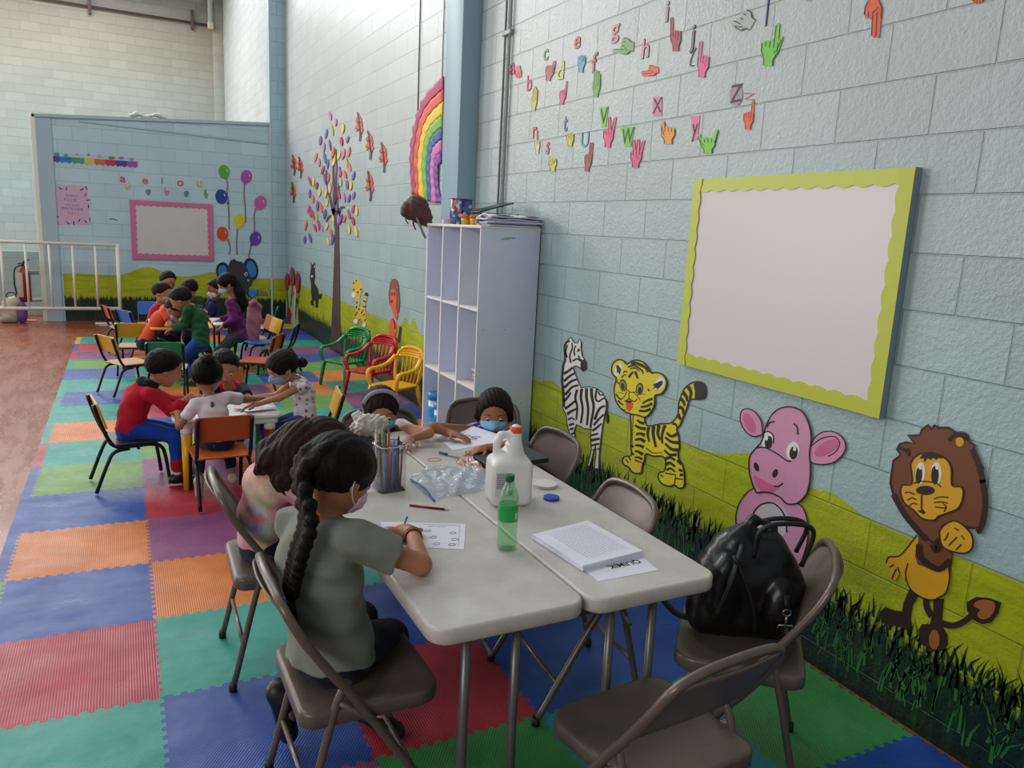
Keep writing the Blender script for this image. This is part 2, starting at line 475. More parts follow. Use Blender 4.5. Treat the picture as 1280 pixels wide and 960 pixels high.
MB().tube([(-14, FAR_Y-0.07, 6.5), (-0.30, FAR_Y-0.07, 6.40)], 0.028).build('pipe', M('#5b4a48', 0.5), t, True)
for x in (-2.96, -0.70, -5.2, -7.5):
    MB().box(x-0.03, x+0.03, FAR_Y-0.11, FAR_Y, 6.25, 6.70, 0.004).build('bracket', M('#5b4a48', 0.5), t, True)
t = thing('downpipe', 'pale vertical pipe with an elbow in the far corner', 'pipe', (-0.35, FAR_Y-0.4, 0))
MB().tube([(-0.30, FAR_Y-0.36, 8.0), (-0.30, FAR_Y-0.36, 6.40)], 0.06).build('pipe', M('#a9b7ae', 0.5), t, True)
MB().box(-0.37, -0.23, FAR_Y-0.43, FAR_Y-0.29, 6.25, 6.42, 0.02).build('elbow', M('#b7b7a0', 0.5), t, True)
# thin cable on the wall left of the rainbow
tag(rebase(MB().tube([(-0.006, 7.12, 1.95), (-0.006, 7.13, 8.0)], 0.005, 6).build('wall_cable', M('#6b6b66', 0.5))), 'thin dark cable running up the wall across the rainbow', 'cable')
tag(rebase(MB().tube([(-0.006, 6.52, 1.93), (-0.006, 6.53, 8.0)], 0.004, 6).build('wall_cable', M('#6b6b66', 0.5))), 'thin dark cable on the wall between the rainbow and the blue pier', 'cable')
# ================================================================== furniture
TZ = 0.74
def rrect(x0, x1, y0, y1, r, n=6):
    o = []
    for cx, cy, a0 in ((x1-r, y0+r, -90), (x1-r, y1-r, 0), (x0+r, y1-r, 90), (x0+r, y0+r, 180)):
        for i in range(n+1):
            a = math.radians(a0+90*i/n); o.append((cx+r*math.cos(a), cy+r*math.sin(a)))
    return o
def slab(mb, poly, z0, z1, bev=0.006, smooth=True):
    """horizontal plate with softened rims"""
    cx = sum(p[0] for p in poly)/len(poly); cy = sum(p[1] for p in poly)/len(poly)
    def ins(d):
        out = []
        n = len(poly)
        for i in range(n):
            a, b, c = Vector(poly[i-1]), Vector(poly[i]), Vector(poly[(i+1) % n])
            e = (c-a); nn = Vector((e.y, -e.x)); nn = nn.normalized() if nn.length > 0 else nn
            out.append(b-nn*d)
        return out
    rings = []
    for d, z in ((bev, z0), (0, z0+bev), (0, z1-bev), (bev*0.3, z1-bev*0.3), (bev, z1)):
        rings.append([mb.bm.verts.new((p.x, p.y, z)) for p in ins(d)])
    n = len(poly); fs = []
    for A, B in zip(rings[:-1], rings[1:]):
        for k in range(n): fs.append(mb.bm.faces.new((A[k], A[(k+1) % n], B[(k+1) % n], B[k])))
    mb._fin(fs, True)
    mb._fin([mb.bm.faces.new(rings[0][::-1]), mb.bm.faces.new(rings[-1])], False)
    return mb

# --- folding banquet tables, 183 x 45 cm
m, nt, bs = new_mat('table_plastic'); nb = NB(nt); pos = nb.obj()
n1 = nb.noise(pos, 5.0, 6, 0.7); n2 = nb.noise(pos, 28, 5, 0.7)
c = nb.ramp(n1, (0.3, lin('#b8b0a4')), (0.55, lin('#c6c0b6')), (0.75, lin('#d2cec8')))
c = nb.mix(nb.ramp(n2, (0.62, (0, 0, 0)), (0.72, (0.35, 0.35, 0.35))), c, lin('#a39b8c'))
nt.links.new(c, bs.inputs['Base Color']); bs.inputs['Roughness'].default_value = 0.42
nt.links.new(nb.bump(nb.noise(pos, 260, 2, 0.6), 0.3, 0.0006), bs.inputs['Normal'])
m_table = m
m_leg = M('#6f6c68', 0.38, 0.6)
def folding_table(x0, x1, y0, y1, rz, label):
    cx, cy = (x0+x1)/2, (y0+y1)/2; hx, hy = (x1-x0)/2, (y1-y0)/2
    t = thing('folding_table', label, 'table', (cx, cy, TT), math.radians(rz), 'folding tables pushed together')
    z = TZ-TT
    mb = MB(); slab(mb, rrect(-hx, hx, -hy, hy, 0.055, 8), z-0.048, z, 0.008)
    mb.build('tabletop', m_table, t)
    for s in (-1, 1):
        yy = s*(hy-0.10)
        for sx in (-0.09, 0.06):
            MB().tube([(sx, yy, z-0.05), (sx-0.01, yy+s*0.02, 0.32), (sx-0.015, yy+s*0.035, 0.0)], 0.0135, 12).build('leg', m_leg, t)
        MB().tube([(-0.20, yy, z-0.056), (0.17, yy, z-0.056)], 0.011).box(-0.12, 0.09, yy-0.01, yy+0.01, z-0.066, z-0.048, 0.003).build('crossbar', m_leg, t)
        MB().tube([(-0.015, yy, z-0.16), (-0.015, yy-s*0.28, z-0.052)], 0.007).build('brace', m_leg, t)
    return t
folding_table(-1.868, -1.418, 1.615, 3.445, 0.6, 'long pale folding table under the pencil jar, on the open-floor side')
folding_table(-1.412, -0.962, 1.615, 3.445, 0.6, 'long pale folding table under the paper stack, on the mural side')

# --- folding chairs
m_ch = M('#6b5f55', 0.34, 0.35, var=0.10, vscale=14)
m_chs = M('#665a4f', 0.40, 0.2, var=0.12, vscale=9)
m_cap = M('#1f1e1d', 0.6)
def smooth_path(pts, n=6, closed=False):
    """Catmull-Rom through pts"""
    P = [Vector(p) for p in pts]; out = []; m = len(P)
    rng = range(m) if closed else range(m-1)
    for i in rng:
        p0 = P[(i-1) % m] if closed or i > 0 else P[0]*2-P[1]
        p1, p2 = P[i], P[(i+1) % m]
        p3 = P[(i+2) % m] if closed or i+2 < m else P[-1]*2-P[-2]
        for k in range(n):
            t = k/n
            out.append(0.5*((2*p1)+(-p0+p2)*t+(2*p0-5*p1+4*p2-p3)*t*t+(-p0+3*p1-3*p2+p3)*t*t*t))
    if not closed: out.append(P[-1])
    return out
def make_folding_chair():
    t = thing('folding_chair', 'x', 'chair', group='grey steel folding chairs')
    hw = 0.205
    # side tube: front foot up past the seat to the back, over the top and down again
    L = [(-hw-0.015, 0.215, 0.010), (-hw-0.01, 0.09, 0.22), (-hw, -0.055, 0.445), (-hw+0.002, -0.12, 0.535), (-hw+0.006, -0.19, 0.64)]
    top = [(-hw+0.020, -0.228, 0.710), (-hw+0.055, -0.243, 0.742), (-hw+0.115, -0.250, 0.756), (0, -0.254, 0.762)]
    left = L+top
    pts = left+[(-x, y, z) for x, y, z in left[:-1][::-1]]
    MB().tube(smooth_path(pts, 5), 0.0125, 12, flat=1.0).build('frame', m_ch, t)
    for s in (-1, 1):
        MB().tube(smooth_path([(s*(hw-0.018), -0.075, 0.50), (s*(hw-0.016), -0.115, 0.41), (s*(hw-0.004), -0.215, 0.010)], 5), 0.0115, 12).build('leg', m_ch, t)
        MB().tube([(s*(hw-0.012), -0.10, 0.445), (s*(hw-0.010), 0.03, 0.335)], 0.007, 8, flat=1.4).build('brace', m_ch, t)
        MB().lathe([(0.015, 0), (0.0155, 0.02), (0.0135, 0.032)], (s*(hw+0.015), 0.215, 0), 12).build('foot_cap', m_cap, t)
        MB().lathe([(0.014, 0), (0.0145, 0.02), (0.0125, 0.032)], (s*(hw-0.004), -0.215, 0), 12).build('foot_cap', m_cap, t)
    MB().tube([(-hw+0.008, -0.175, 0.17), (hw-0.008, -0.175, 0.17)], 0.008, 10).build('crossbar', m_ch, t)
    MB().tube([(-hw-0.012, 0.135, 0.14), (hw+0.012, 0.135, 0.14)], 0.008, 10).build('crossbar', m_ch, t)
    # seat: dished plate with a deep rolled rim
    n = 10
    out = []
    for (x, y, r) in ((-0.165, -0.20, 0.05), (0.165, -0.20, 0.05), (0.195, 0.19, 0.07), (-0.195, 0.19, 0.07)):
        pass
    out = []
    for cx, cy, a0, r in ((0.150-0.0, -0.155, -90, 0.045), (0.135, 0.125, 0, 0.070), (-0.135, 0.125, 90, 0.070), (-0.150, -0.155, 180, 0.045)):
        for i in range(n+1):
            a = math.radians(a0+90*i/n); out.append((cx+r*math.cos(a), cy+r*math.sin(a)))
    mb = MB()
    bm = mb.bm; prof = [(0.0, 0.385), (-0.0, 0.418), (0.004, 0.426), (0.012, 0.428), (0.03, 0.424), (0.09, 0.420)]
    def ins(d):
        res = []
        m_ = len(out)
        for i in range(m_):
            a, b, c_ = Vector(out[i-1]), Vector(out[i]), Vector(out[(i+1) % m_])
            e = c_-a; nn = Vector((e.y, -e.x)).normalized(); res.append(b-nn*d)
        return res
    rings = [[bm.verts.new((p.x, p.y, 0.375)) for p in ins(0.012)]]
    for d, z in prof[:4]: rings.append([bm.verts.new((p.x, p.y, z)) for p in ins(d)])
    for sc, z in ((0.80, 0.424), (0.5, 0.420), (0.2, 0.418)):
        rings.append([bm.verts.new((p[0]*sc, p[1]*sc, z)) for p in out])
    k_ = len(out); fs = []
    for A, B in zip(rings[:-1], rings[1:]):
        for k in range(k_): fs.append(bm.faces.new((A[k], A[(k+1) % k_], B[(k+1) % k_], B[k])))
    fs += [bm.faces.new(rings[-1]), bm.faces.new(rings[0][::-1])]
    mb._fin(fs, True)
    mb.build('seat', m_chs, t)
    # backrest: pressed sheet between the posts, curved, arched upper edge
    mb = MB(); bm = mb.bm
    NX, NZ = 14, 8; g0, g1 = [], []
    for i in range(NX+1):
        u = -1+2*i/NX; c0, c1 = [], []
        zt = 0.750-0.045*abs(u)**5; zb = 0.545+0.030*(1-abs(u)**2.5)
        for j in range(NZ+1):
            v = j/NZ; z = zb+(zt-zb)*v
            yl = -0.130-(z-0.54)*0.58
            y = yl-0.022*(1-u*u)
            x = u*(hw-0.012-0.012*max(0, v-0.75)*4*abs(u)**6)
            c0.append(bm.verts.new((x, y+0.003, z))); c1.append(bm.verts.new((x, y-0.004, z)))
        g0.append(c0); g1.append(c1)
    fs = []
    for i in range(NX):
        for j in range(NZ):
            fs.append(bm.faces.new((g0[i][j], g0[i+1][j], g0[i+1][j+1], g0[i][j+1])))
            fs.append(bm.faces.new((g1[i][j], g1[i][j+1], g1[i+1][j+1], g1[i+1][j])))
        fs.append(bm.faces.new((g0[i][0], g1[i][0], g1[i+1][0], g0[i+1][0])))
        fs.append(bm.faces.new((g0[i][NZ], g0[i+1][NZ], g1[i+1][NZ], g1[i][NZ])))
    for i in (0, NX):
        for j in range(NZ): fs.append(bm.faces.new((g0[i][j], g0[i][j+1], g1[i][j+1], g1[i][j])))
    mb._fin(fs, True)
    mb.build('backrest', m_chs, t)
    return t
fc0 = make_folding_chair()
KIDS[fc0.name] = [x for x in bpy.data.objects if x.parent == fc0]
FCH = [
 (-1.935, 2.03, -89, 'grey folding chair holding the girl with the long braid'),
 (-1.985, 2.90, -91, 'grey folding chair holding the girl in the tie-dye shirt'),
 (-1.36, 3.53, 178, 'grey folding chair at the table end behind the child in the striped shirt'),
 (-0.90, 3.08, 92, 'empty grey folding chair tucked in by the zebra picture'),
 (-1.04, 2.31, 86, 'empty grey folding chair tucked in below the tiger picture'),
 (-0.735, 1.735, 47, 'grey folding chair carrying the black bag'),
 (-1.30, 1.45, 6, 'empty grey folding chair at the near end of the tables'),
 (-0.82, 3.63, 155, 'grey folding chair holding the child in the purple striped shirt'),
]
for i, (x, y, a, lab) in enumerate(FCH):
    o = fc0 if i == 0 else copy_tree(fc0)
    o.location = (x, y, TT); o.rotation_euler.z = math.radians(a); o['label'] = lab

# --- small wooden school chairs on black bent tube
m_tb = M('#141414', 0.35, 0.3)
def make_school_chair(back, seat):
    t = thing('school_chair', 'x', 'chair', group='small coloured school chairs')
    hw = 0.15
    for s in (-1, 1):
        x = s*hw
        p = [(x, -0.215, 0.56), (x, -0.175, 0.42), (x, -0.135, 0.32), (x, -0.09, 0.285), (x, 0.0, 0.283), (x, 0.09, 0.283), (x, 0.145, 0.265), (x, 0.170, 0.20), (x, 0.194, 0.012)]
        MB().tube(smooth_path(p, 5), 0.0115, 10).build('side_tube', m_tb, t)
        MB().tube(smooth_path([(x, -0.03, 0.272), (x, -0.115, 0.255), (x, -0.155, 0.19), (x, -0.224, 0.012)], 5), 0.0115, 10).build('leg', m_tb, t)
    MB().tube([(-hw, 0.02, 0.265), (hw, 0.02, 0.265)], 0.009, 8).build('crossbar', m_tb, t)
    mb = MB(); slab(mb, rrect(-0.165, 0.165, -0.14, 0.165, 0.04, 5), 0.294, 0.306, 0.004)
    mb.build('seat', seat, t)
    mb = MB()
    ang = 0.30
    pl = rrect(-0.165, 0.165, 0.405, 0.565, 0.02, 4)
    f = lambda d: (lambda p: ((p[0], -0.215+(0.56-p[1])*0.30+0.012+d, p[1])))
    mb.prism(pl, f(0.0), f(0.013))
    mb.build('backrest', back, t, bevel=0.003)
    return t
cols = dict(o=M('#b4500f', 0.4, var=0.08), y=M('#d39a17', 0.4, var=0.08), g=M('#15804a', 0.4, var=0.06), b=M('#2b5fae', 0.35, var=0.06), k=M('#26282a', 0.4), n=M('#b98a5a', 0.4), s=M('#c9b49a', 0.4))
protos = {}
def school_chair(back, seat, x, y, a, label):
    k = back+seat
    if k not in protos:
        o = make_school_chair(cols[back], cols[seat]); protos[k] = o
        KIDS[o.name] = [q for q in bpy.data.objects if q.parent == o]
    else: o = copy_tree(protos[k])
    o.location = (x, y, TT if x > -3.05 and y < 12 else 0); o.rotation_euler.z = math.radians(a); o['label'] = label
    return o
school_chair('y', 'k', -2.50, 5.27, -82, 'small chair with mustard backrest holding the child in the red hoodie')
school_chair('o', 'o', -2.02, 4.80, 3, 'small orange chair holding the toddler in the white blouse, back to camera')
school_chair('y', 'n', -1.40, 5.20, 82, 'small chair with yellow backrest beyond the girl in the pineapple top')
school_chair('y', 'n', -2.50, 8.05, -62, 'small chair with golden backrest seen edge-on beside the green chair')
school_chair('g', 's', -2.17, 7.70, -8, 'small chair with green backrest and pale seat, empty')
school_chair('y', 'n', -2.42, 9.05, -8, 'small chair with amber backrest behind the green-backed chair')
school_chair('b', 'n', -2.35, 10.15, -60, 'small chair with royal blue backrest near the railing post')
school_chair('b', 'n', -2.20, 10.85, 178, 'farther small chair with blue backrest below the hill mural')
school_chair('y', 'b', -1.12, 9.15, 100, 'small chair with bright yellow backrest behind the girl in purple')
school_chair('b', 'k', -1.00, 8.72, 70, 'small chair with glossy light blue backrest, tilted toward the wall')
school_chair('o', 'o', -1.32, 7.95, 62, 'small dark orange chair behind the boy in the red vest')
school_chair('g', 'n', -0.92, 10.4, 78, 'small chair with green backrest far off by the dark painted grass')
school_chair('o', 'n', -2.52, 10.55, -75, 'small chair with brown backrest beside the railing post')

# --- monobloc kids' armchairs
def make_armchair(mt):
    t = thing('plastic_armchair', 'x', 'chair', group="children's plastic armchairs")
    mb = MB(); slab(mb, rrect(-0.165, 0.165, -0.15, 0.175, 0.05, 6), 0.245, 0.27, 0.01); mb.build('seat', mt, t)
    for sx in (-1, 1):
        MB().tube([(sx*0.150, 0.150, 0.26), (sx*0.175, 0.180, 0.006)], [0.026, 0.017], 10, flat=0.8).build('leg', mt, t)
        MB().tube([(sx*0.140, -0.135, 0.26), (sx*0.170, -0.195, 0.006)], [0.026, 0.017], 10, flat=0.8).build('leg', mt, t)
        MB().tube(smooth_path([(sx*0.158, 0.150, 0.25), (sx*0.182, 0.165, 0.34), (sx*0.188, 0.140, 0.395), (sx*0.190, 0.03, 0.405), (sx*0.182, -0.08, 0.43), (sx*0.160, -0.165, 0.50)], 5), 0.017, 10, flat=1.3).build('armrest', mt, t)
    mb = MB()
    arc = smooth_path([(-0.14, -0.145, 0.27), (-0.165, -0.175, 0.42), (-0.155, -0.205, 0.52), (-0.09, -0.225, 0.575), (0, -0.232, 0.585), (0.09, -0.225, 0.575), (0.155, -0.205, 0.52), (0.165, -0.175, 0.42), (0.14, -0.145, 0.27)], 5)
    mb.tube(arc, 0.017, 10)
    # solid upper panel
    for k in range(4):
        z = 0.50+0.022*k
        mb.tube(smooth_path([(-0.14, -0.196-0.01*k, z), (0, -0.222-0.004*k, z+0.006), (0.14, -0.196-0.01*k, z)], 4), 0.013, 8)
    mb.build('backrest', mt, t)
    for x in (-0.095, -0.048, 0, 0.048, 0.095):
        MB().tube([(x*0.9, -0.148, 0.265), (x, -0.20, 0.42), (x*1.02, -0.216, 0.51)], 0.0105, 8, flat=0.7).build('slat', mt, t)
    return t
for mt, x, y, a, lab in ((M('#0e7a38', 0.22, var=0.04), -0.44, 8.00, 122, 'green plastic armchair for small children by the mural wall'),
                         (M('#b81722', 0.2, var=0.04), -0.33, 7.42, 122, 'red plastic armchair for small children by the mural wall'),
                         (M('#e2a50c', 0.25, var=0.04), -0.32, 6.66, 118, 'yellow plastic armchair partly behind the white shelf')):
    o = make_armchair(mt); o.location = (x, y, TT); o.rotation_euler.z = math.radians(a); o['label'] = lab

# --- kids' play table (mid group)
t = thing('play_table', 'low white plastic table with coloured tube legs in the middle group', 'table', (-1.93, 5.12, TT))
wh = M('#e4e2dd', 0.4)
mb = MB(); slab(mb, rrect(-2.27, -1.62, 4.98, 5.58, 0.04, 5), 0.452, 0.478, 0.006); slab(mb, rrect(-2.25, -1.64, 5.00, 5.56, 0.03, 5), 0.415, 0.454, 0.003)
mb.build('tabletop', wh, t, True)
for (x, y, c_) in ((-2.19, 5.04, '#e3a400'), (-1.69, 5.04, '#b3121c'), (-2.19, 5.5, '#1f5bb0'), (-1.69, 5.5, '#1f8a3c')):
    MB().lathe([(0.032, 0.36), (0.036, 0.37), (0.036, 0.43)], (x, y, TT), 18).build('leg_collar', wh, t, True)
    MB().lathe([(0.026, 0.0), (0.033, 0.36)], (x, y, TT), 18).build('leg', M(c_, 0.3), t, True)
# --- far school tables
def school_table(x, y, hx, hy, z, top, label, rz=0):
    t = thing('school_table', label, 'table', (x, y, TT), math.radians(rz), 'far school tables')
    mb = MB(); slab(mb, rrect(-hx, hx, -hy, hy, 0.04, 5), z-0.022, z, 0.004); mb.build('tabletop', top, t)
    for sx in (-1, 1):
        p = [(sx*(hx-0.05), -hy+0.04, 0), (sx*(hx-0.05), -hy+0.05, z-0.08), (sx*(hx-0.05), -hy+0.10, z-0.03), (sx*(hx-0.05), hy-0.10, z-0.03), (sx*(hx-0.05), hy-0.05, z-0.08), (sx*(hx-0.05), hy-0.04, 0)]
        MB().tube(smooth_path(p, 5), 0.012, 10).build('leg', m_tb, t)
    MB().tube([(-hx+0.05, 0, z-0.04), (hx-0.05, 0, z-0.04)], 0.010, 8).build('crossbar', m_tb, t)
    return t
school_table(-1.98, 8.98, 0.30, 0.42, 0.55, M('#dca73a', 0.4), 'low school table with yellow top before the boy in orange')
school_table(-1.52, 9.12, 0.13, 0.30, 0.55, wh, 'low school table with white top before the girl in purple')

# ------------------------------------------------------------------ white cubby shelf
SX, SY0, SY1, SH = -0.44, 4.60, 5.59, 1.715
m_sh = M('#d3dbee', 0.45, var=0.03); m_she = M('#e6e0dc', 0.5)
t = thing('cubby_shelf', 'tall white open cubby shelf standing against the side wall', 'shelf', (-0.22, 5.09, TT))
MB().box(SX, -0.012, SY0, SY0+0.018, TT, SH, 0.001).build('side_panel', m_sh, t, True)
MB().box(SX, -0.012, SY1-0.018, SY1, TT, SH, 0.001).build('side_panel', m_sh, t, True)
MB().box(-0.024, -0.012, SY0+0.018, SY1-0.018, TT, SH-0.018).build('back_panel', m_sh, t, True)
MB().box(SX-0.006, -0.010, SY0-0.004, SY1+0.004, SH-0.001, SH+0.017, 0.001).build('top_panel', m_she, t, True)
for yy in (4.93, 5.262):
    MB().box(SX+0.001, -0.024, yy-0.008, yy+0.008, TT+0.05, SH-0.001).build('divider', m_sh, t, True)
for zz in (0.095, 0.655, 1.185):
    for a, b in ((SY0+0.018, 4.922), (4.938, 5.254), (5.270, SY1-0.018)):
        MB().box(SX+0.002, -0.024, a, b, zz-0.008, zz+0.008).build('shelf_board', m_she, t, True)
for yy in (SY0, 4.93, 5.262, SY1-0.009):
    MB().box(SX-0.003, SX, yy-0.006 if yy != SY0 else yy, yy+0.012, TT, SH).build('edge_band', m_she, t, True)
for xx in (-0.395, -0.24, -0.05):
    MB().lathe([(0.004, 0), (0.004, 0.001)], (xx, SY0-0.0012, 1.06), 8, 'y').build('screw_cap', M('#6f7f93', 0.5), t, True)
for p in ((-0.09, 0.55), ):
    MB().lathe([(0.004, 0), (0.004, 0.001)], (p[0], SY0-0.0012, p[1]), 8, 'y').build('screw_cap', M('#6f7f93', 0.5), t, True)
MB().prism([(-0.30, 1.655), (-0.27, 1.662), (-0.20, 1.668), (-0.19, 1.660), (-0.24, 1.650), (-0.29, 1.646)], lambda p: (p[0], SY0, p[1]), lambda p: (p[0], SY0-0.001, p[1])).build('tape_mark', M('#a8aaa0', 0.7), t, True)
# ================================================================== smooth organic surfaces: blended volumes -> one continuous mesh
def seg(P, a, b, ra, rb, flat=None):
    ab = b-a; L2 = float(ab@ab)+1e-12
    t = np.clip((P-a)@ab/L2, 0, 1)
    d = P-(a+t[:, None]*ab)
    if flat is not None:      # flat = (axis vector, factor): thinner or thicker along an axis
        ax, k = flat; q = d@ax; d = d+np.outer(q*(k-1), ax)
    return np.sqrt((d*d).sum(1))-(ra+(rb-ra)*t)
def ell(P, c, r, R=None):
    q = P-c
    if R is not None: q = q@R
    k0 = np.sqrt(((q/r)**2).sum(1)); k1 = np.sqrt(((q/(r*r))**2).sum(1))+1e-9
    return k0*(k0-1)/k1
class V:
    """list of volumes: add(kind...) with a blend radius; cut() removes; clip() keeps"""
    def __init__(s): s.it = []
    def seg(s, a, b, ra, rb=None, k=0.02, flat=None, clip=None, op='+'):
        a, b = np.array(a, float), np.array(b, float); rb = ra if rb is None else rb
        c = (a+b)/2; R = np.linalg.norm(b-a)/2+max(ra, rb)*(1 if flat is None else max(1, 1/flat[1]))
        s.it.append((op, lambda P: seg(P, a, b, ra, rb, flat), k, c, R, clip)); return s
    def path(s, pts, rs, k=0.02, **kw):
        for i in range(len(pts)-1): s.seg(pts[i], pts[i+1], rs[i], rs[i+1], k, **kw)
        return s
    def ell(s, c, r, R=None, k=0.02, op='+', clip=None):
        c, r = np.array(c, float), np.array(r, float)
        s.it.append((op, lambda P: ell(P, c, r, R), k, c, float(max(r)), clip)); return s
    def half(s, p, n, k=0.004, op='&'):
        p, n = np.array(p, float), np.array(n, float); n = n/np.linalg.norm(n)
        s.it.append((op, lambda P: (P-p)@n, k, None, 0, None)); return s
    def fn(s, f, op='w'):
        s.it.append((op, f, 0, None, 0, None)); return s
    def __call__(s, P, c=None, R=None):
        d = np.full(len(P), 1.0)
        for op, f, k, cc, rr, clip in s.it:
            if cc is not None and c is not None and np.linalg.norm(cc-c) > rr+R+k+0.02: continue
            if op == 'w': d = d+f(P); continue
            e = f(P)
            if clip is not None:
                for (p, n) in clip: e = np.maximum(e, (P-p)@n)
            if op == '+':
                if k > 0:
                    h = np.maximum(k-np.abs(d-e), 0)/k; d = np.minimum(d, e)-h*h*k*0.25
                else: d = np.minimum(d, e)
            elif op == '-':
                h = np.maximum(k-np.abs(d+e), 0)/max(k, 1e-6); d = np.maximum(d, -e)+h*h*k*0.25
            elif op == '&':
                h = np.maximum(k-np.abs(d-e), 0)/max(k, 1e-6); d = np.maximum(d, e)+h*h*k*0.25
        return d
    def bounds(s):
        lo = np.min([c-R for op, f, k, c, R, cl in s.it if c is not None and op == '+'], axis=0)
        hi = np.max([c+R for op, f, k, c, R, cl in s.it if c is not None and op == '+'], axis=0)
        return lo, hi

def sdf_mesh(vol, h, pad=0.015):
    lo, hi = vol.bounds(); lo = lo-pad; hi = hi+pad
    B = 8
    n = np.maximum(1, np.ceil((hi-lo)/h/B).astype(int))*B+1
    D = np.full(n, 1.0, np.float32)
    done = np.zeros(n, bool)
    ax = [lo[i]+h*np.arange(n[i]) for i in range(3)]
    rad = B*h*0.87
    for i in range(0, n[0]-1, B):
        for j in range(0, n[1]-1, B):
            for k in range(0, n[2]-1, B):
                c = lo+h*(np.array([i, j, k])+B/2)
                dc = vol(c[None], c, rad)[0]
                sl = (slice(i, i+B+1), slice(j, j+B+1), slice(k, k+B+1))
                if abs(dc) > rad*1.25+0.015:
                    if dc < 0:
                        sub = D[sl]; sub[~done[sl]] = -1.0
                    continue
                X, Y, Z = np.meshgrid(ax[0][sl[0]], ax[1][sl[1]], ax[2][sl[2]], indexing='ij')
                D[sl] = vol(np.stack([X.ravel(), Y.ravel(), Z.ravel()], 1), c, rad).reshape(X.shape)
                done[sl] = True
    S = D < 0
    nx, ny, nz = n
    cnt = np.zeros((nx-1, ny-1, nz-1), np.int8)
    for dx in (0, 1):
        for dy in (0, 1):
            for dz in (0, 1): cnt += S[dx:nx-1+dx, dy:ny-1+dy, dz:nz-1+dz]
    act = (cnt > 0) & (cnt < 8)
    I = np.argwhere(act)
    idx = -np.ones(act.shape, np.int64); idx[act] = np.arange(len(I))
    acc = np.zeros((len(I), 3)); num = np.zeros(len(I))
    for a in range(3):
        o1, o2 = [x for x in range(3) if x != a]
        for u in (0, 1):
            for v in (0, 1):
                p = I.copy(); p[:, o1] += u; p[:, o2] += v
                q = p.copy(); q[:, a] += 1
                d0 = D[p[:, 0], p[:, 1], p[:, 2]]; d1 = D[q[:, 0], q[:, 1], q[:, 2]]
                m = (d0 < 0) != (d1 < 0)
                t = np.where(m, d0/np.where(m, d0-d1, 1), 0)
                pos = p.astype(float); pos[:, a] += t
                acc[m] += pos[m]; num[m] += 1
    vts = lo+h*acc/num[:, None]
    F = []
    for a in range(3):
        b, c = (a+1) % 3, (a+2) % 3
        sA = [slice(None)]*3; sB = [slice(None)]*3
        sA[a] = slice(0, n[a]-1); sB[a] = slice(1, n[a])
        E = S[tuple(sA)] != S[tuple(sB)]
        P = np.argwhere(E)
        ok = (P[:, b] > 0) & (P[:, c] > 0) & (P[:, b] < n[b]-1) & (P[:, c] < n[c]-1)
        P = P[ok]
        ins = S[P[:, 0], P[:, 1], P[:, 2]]
        def g(db, dc):
            q = P.copy(); q[:, b] += db; q[:, c] += dc
            return idx[q[:, 0], q[:, 1], q[:, 2]]
        Q = np.stack([g(-1, -1), g(0, -1), g(0, 0), g(-1, 0)], 1)
        Q[~ins] = Q[~ins][:, ::-1]
        F.append(Q)
    F = np.concatenate(F); F = F[(F >= 0).all(1)]
    return vts, F
def sdf_obj(vol, h, name, mats, parent=None, origin=None, colors=None):
    v, f = sdf_mesh(vol, h)
    if len(v) == 0: return None
    me = bpy.data.meshes.new(name)
    me.vertices.add(len(v)); me.vertices.foreach_set('co', v.astype(np.float32).ravel())
    me.loops.add(len(f)*4); me.loops.foreach_set('vertex_index', f.astype(np.int32).ravel())
    me.polygons.add(len(f)); me.polygons.foreach_set('loop_start', np.arange(0, len(f)*4, 4, dtype=np.int32))
    me.polygons.foreach_set('loop_total', np.full(len(f), 4, np.int32))
    me.polygons.foreach_set('use_smooth', np.ones(len(f), bool))
    me.update(calc_edges=True); me.validate()
    o = link(me, name, mats, parent, parent is not None)
    return o
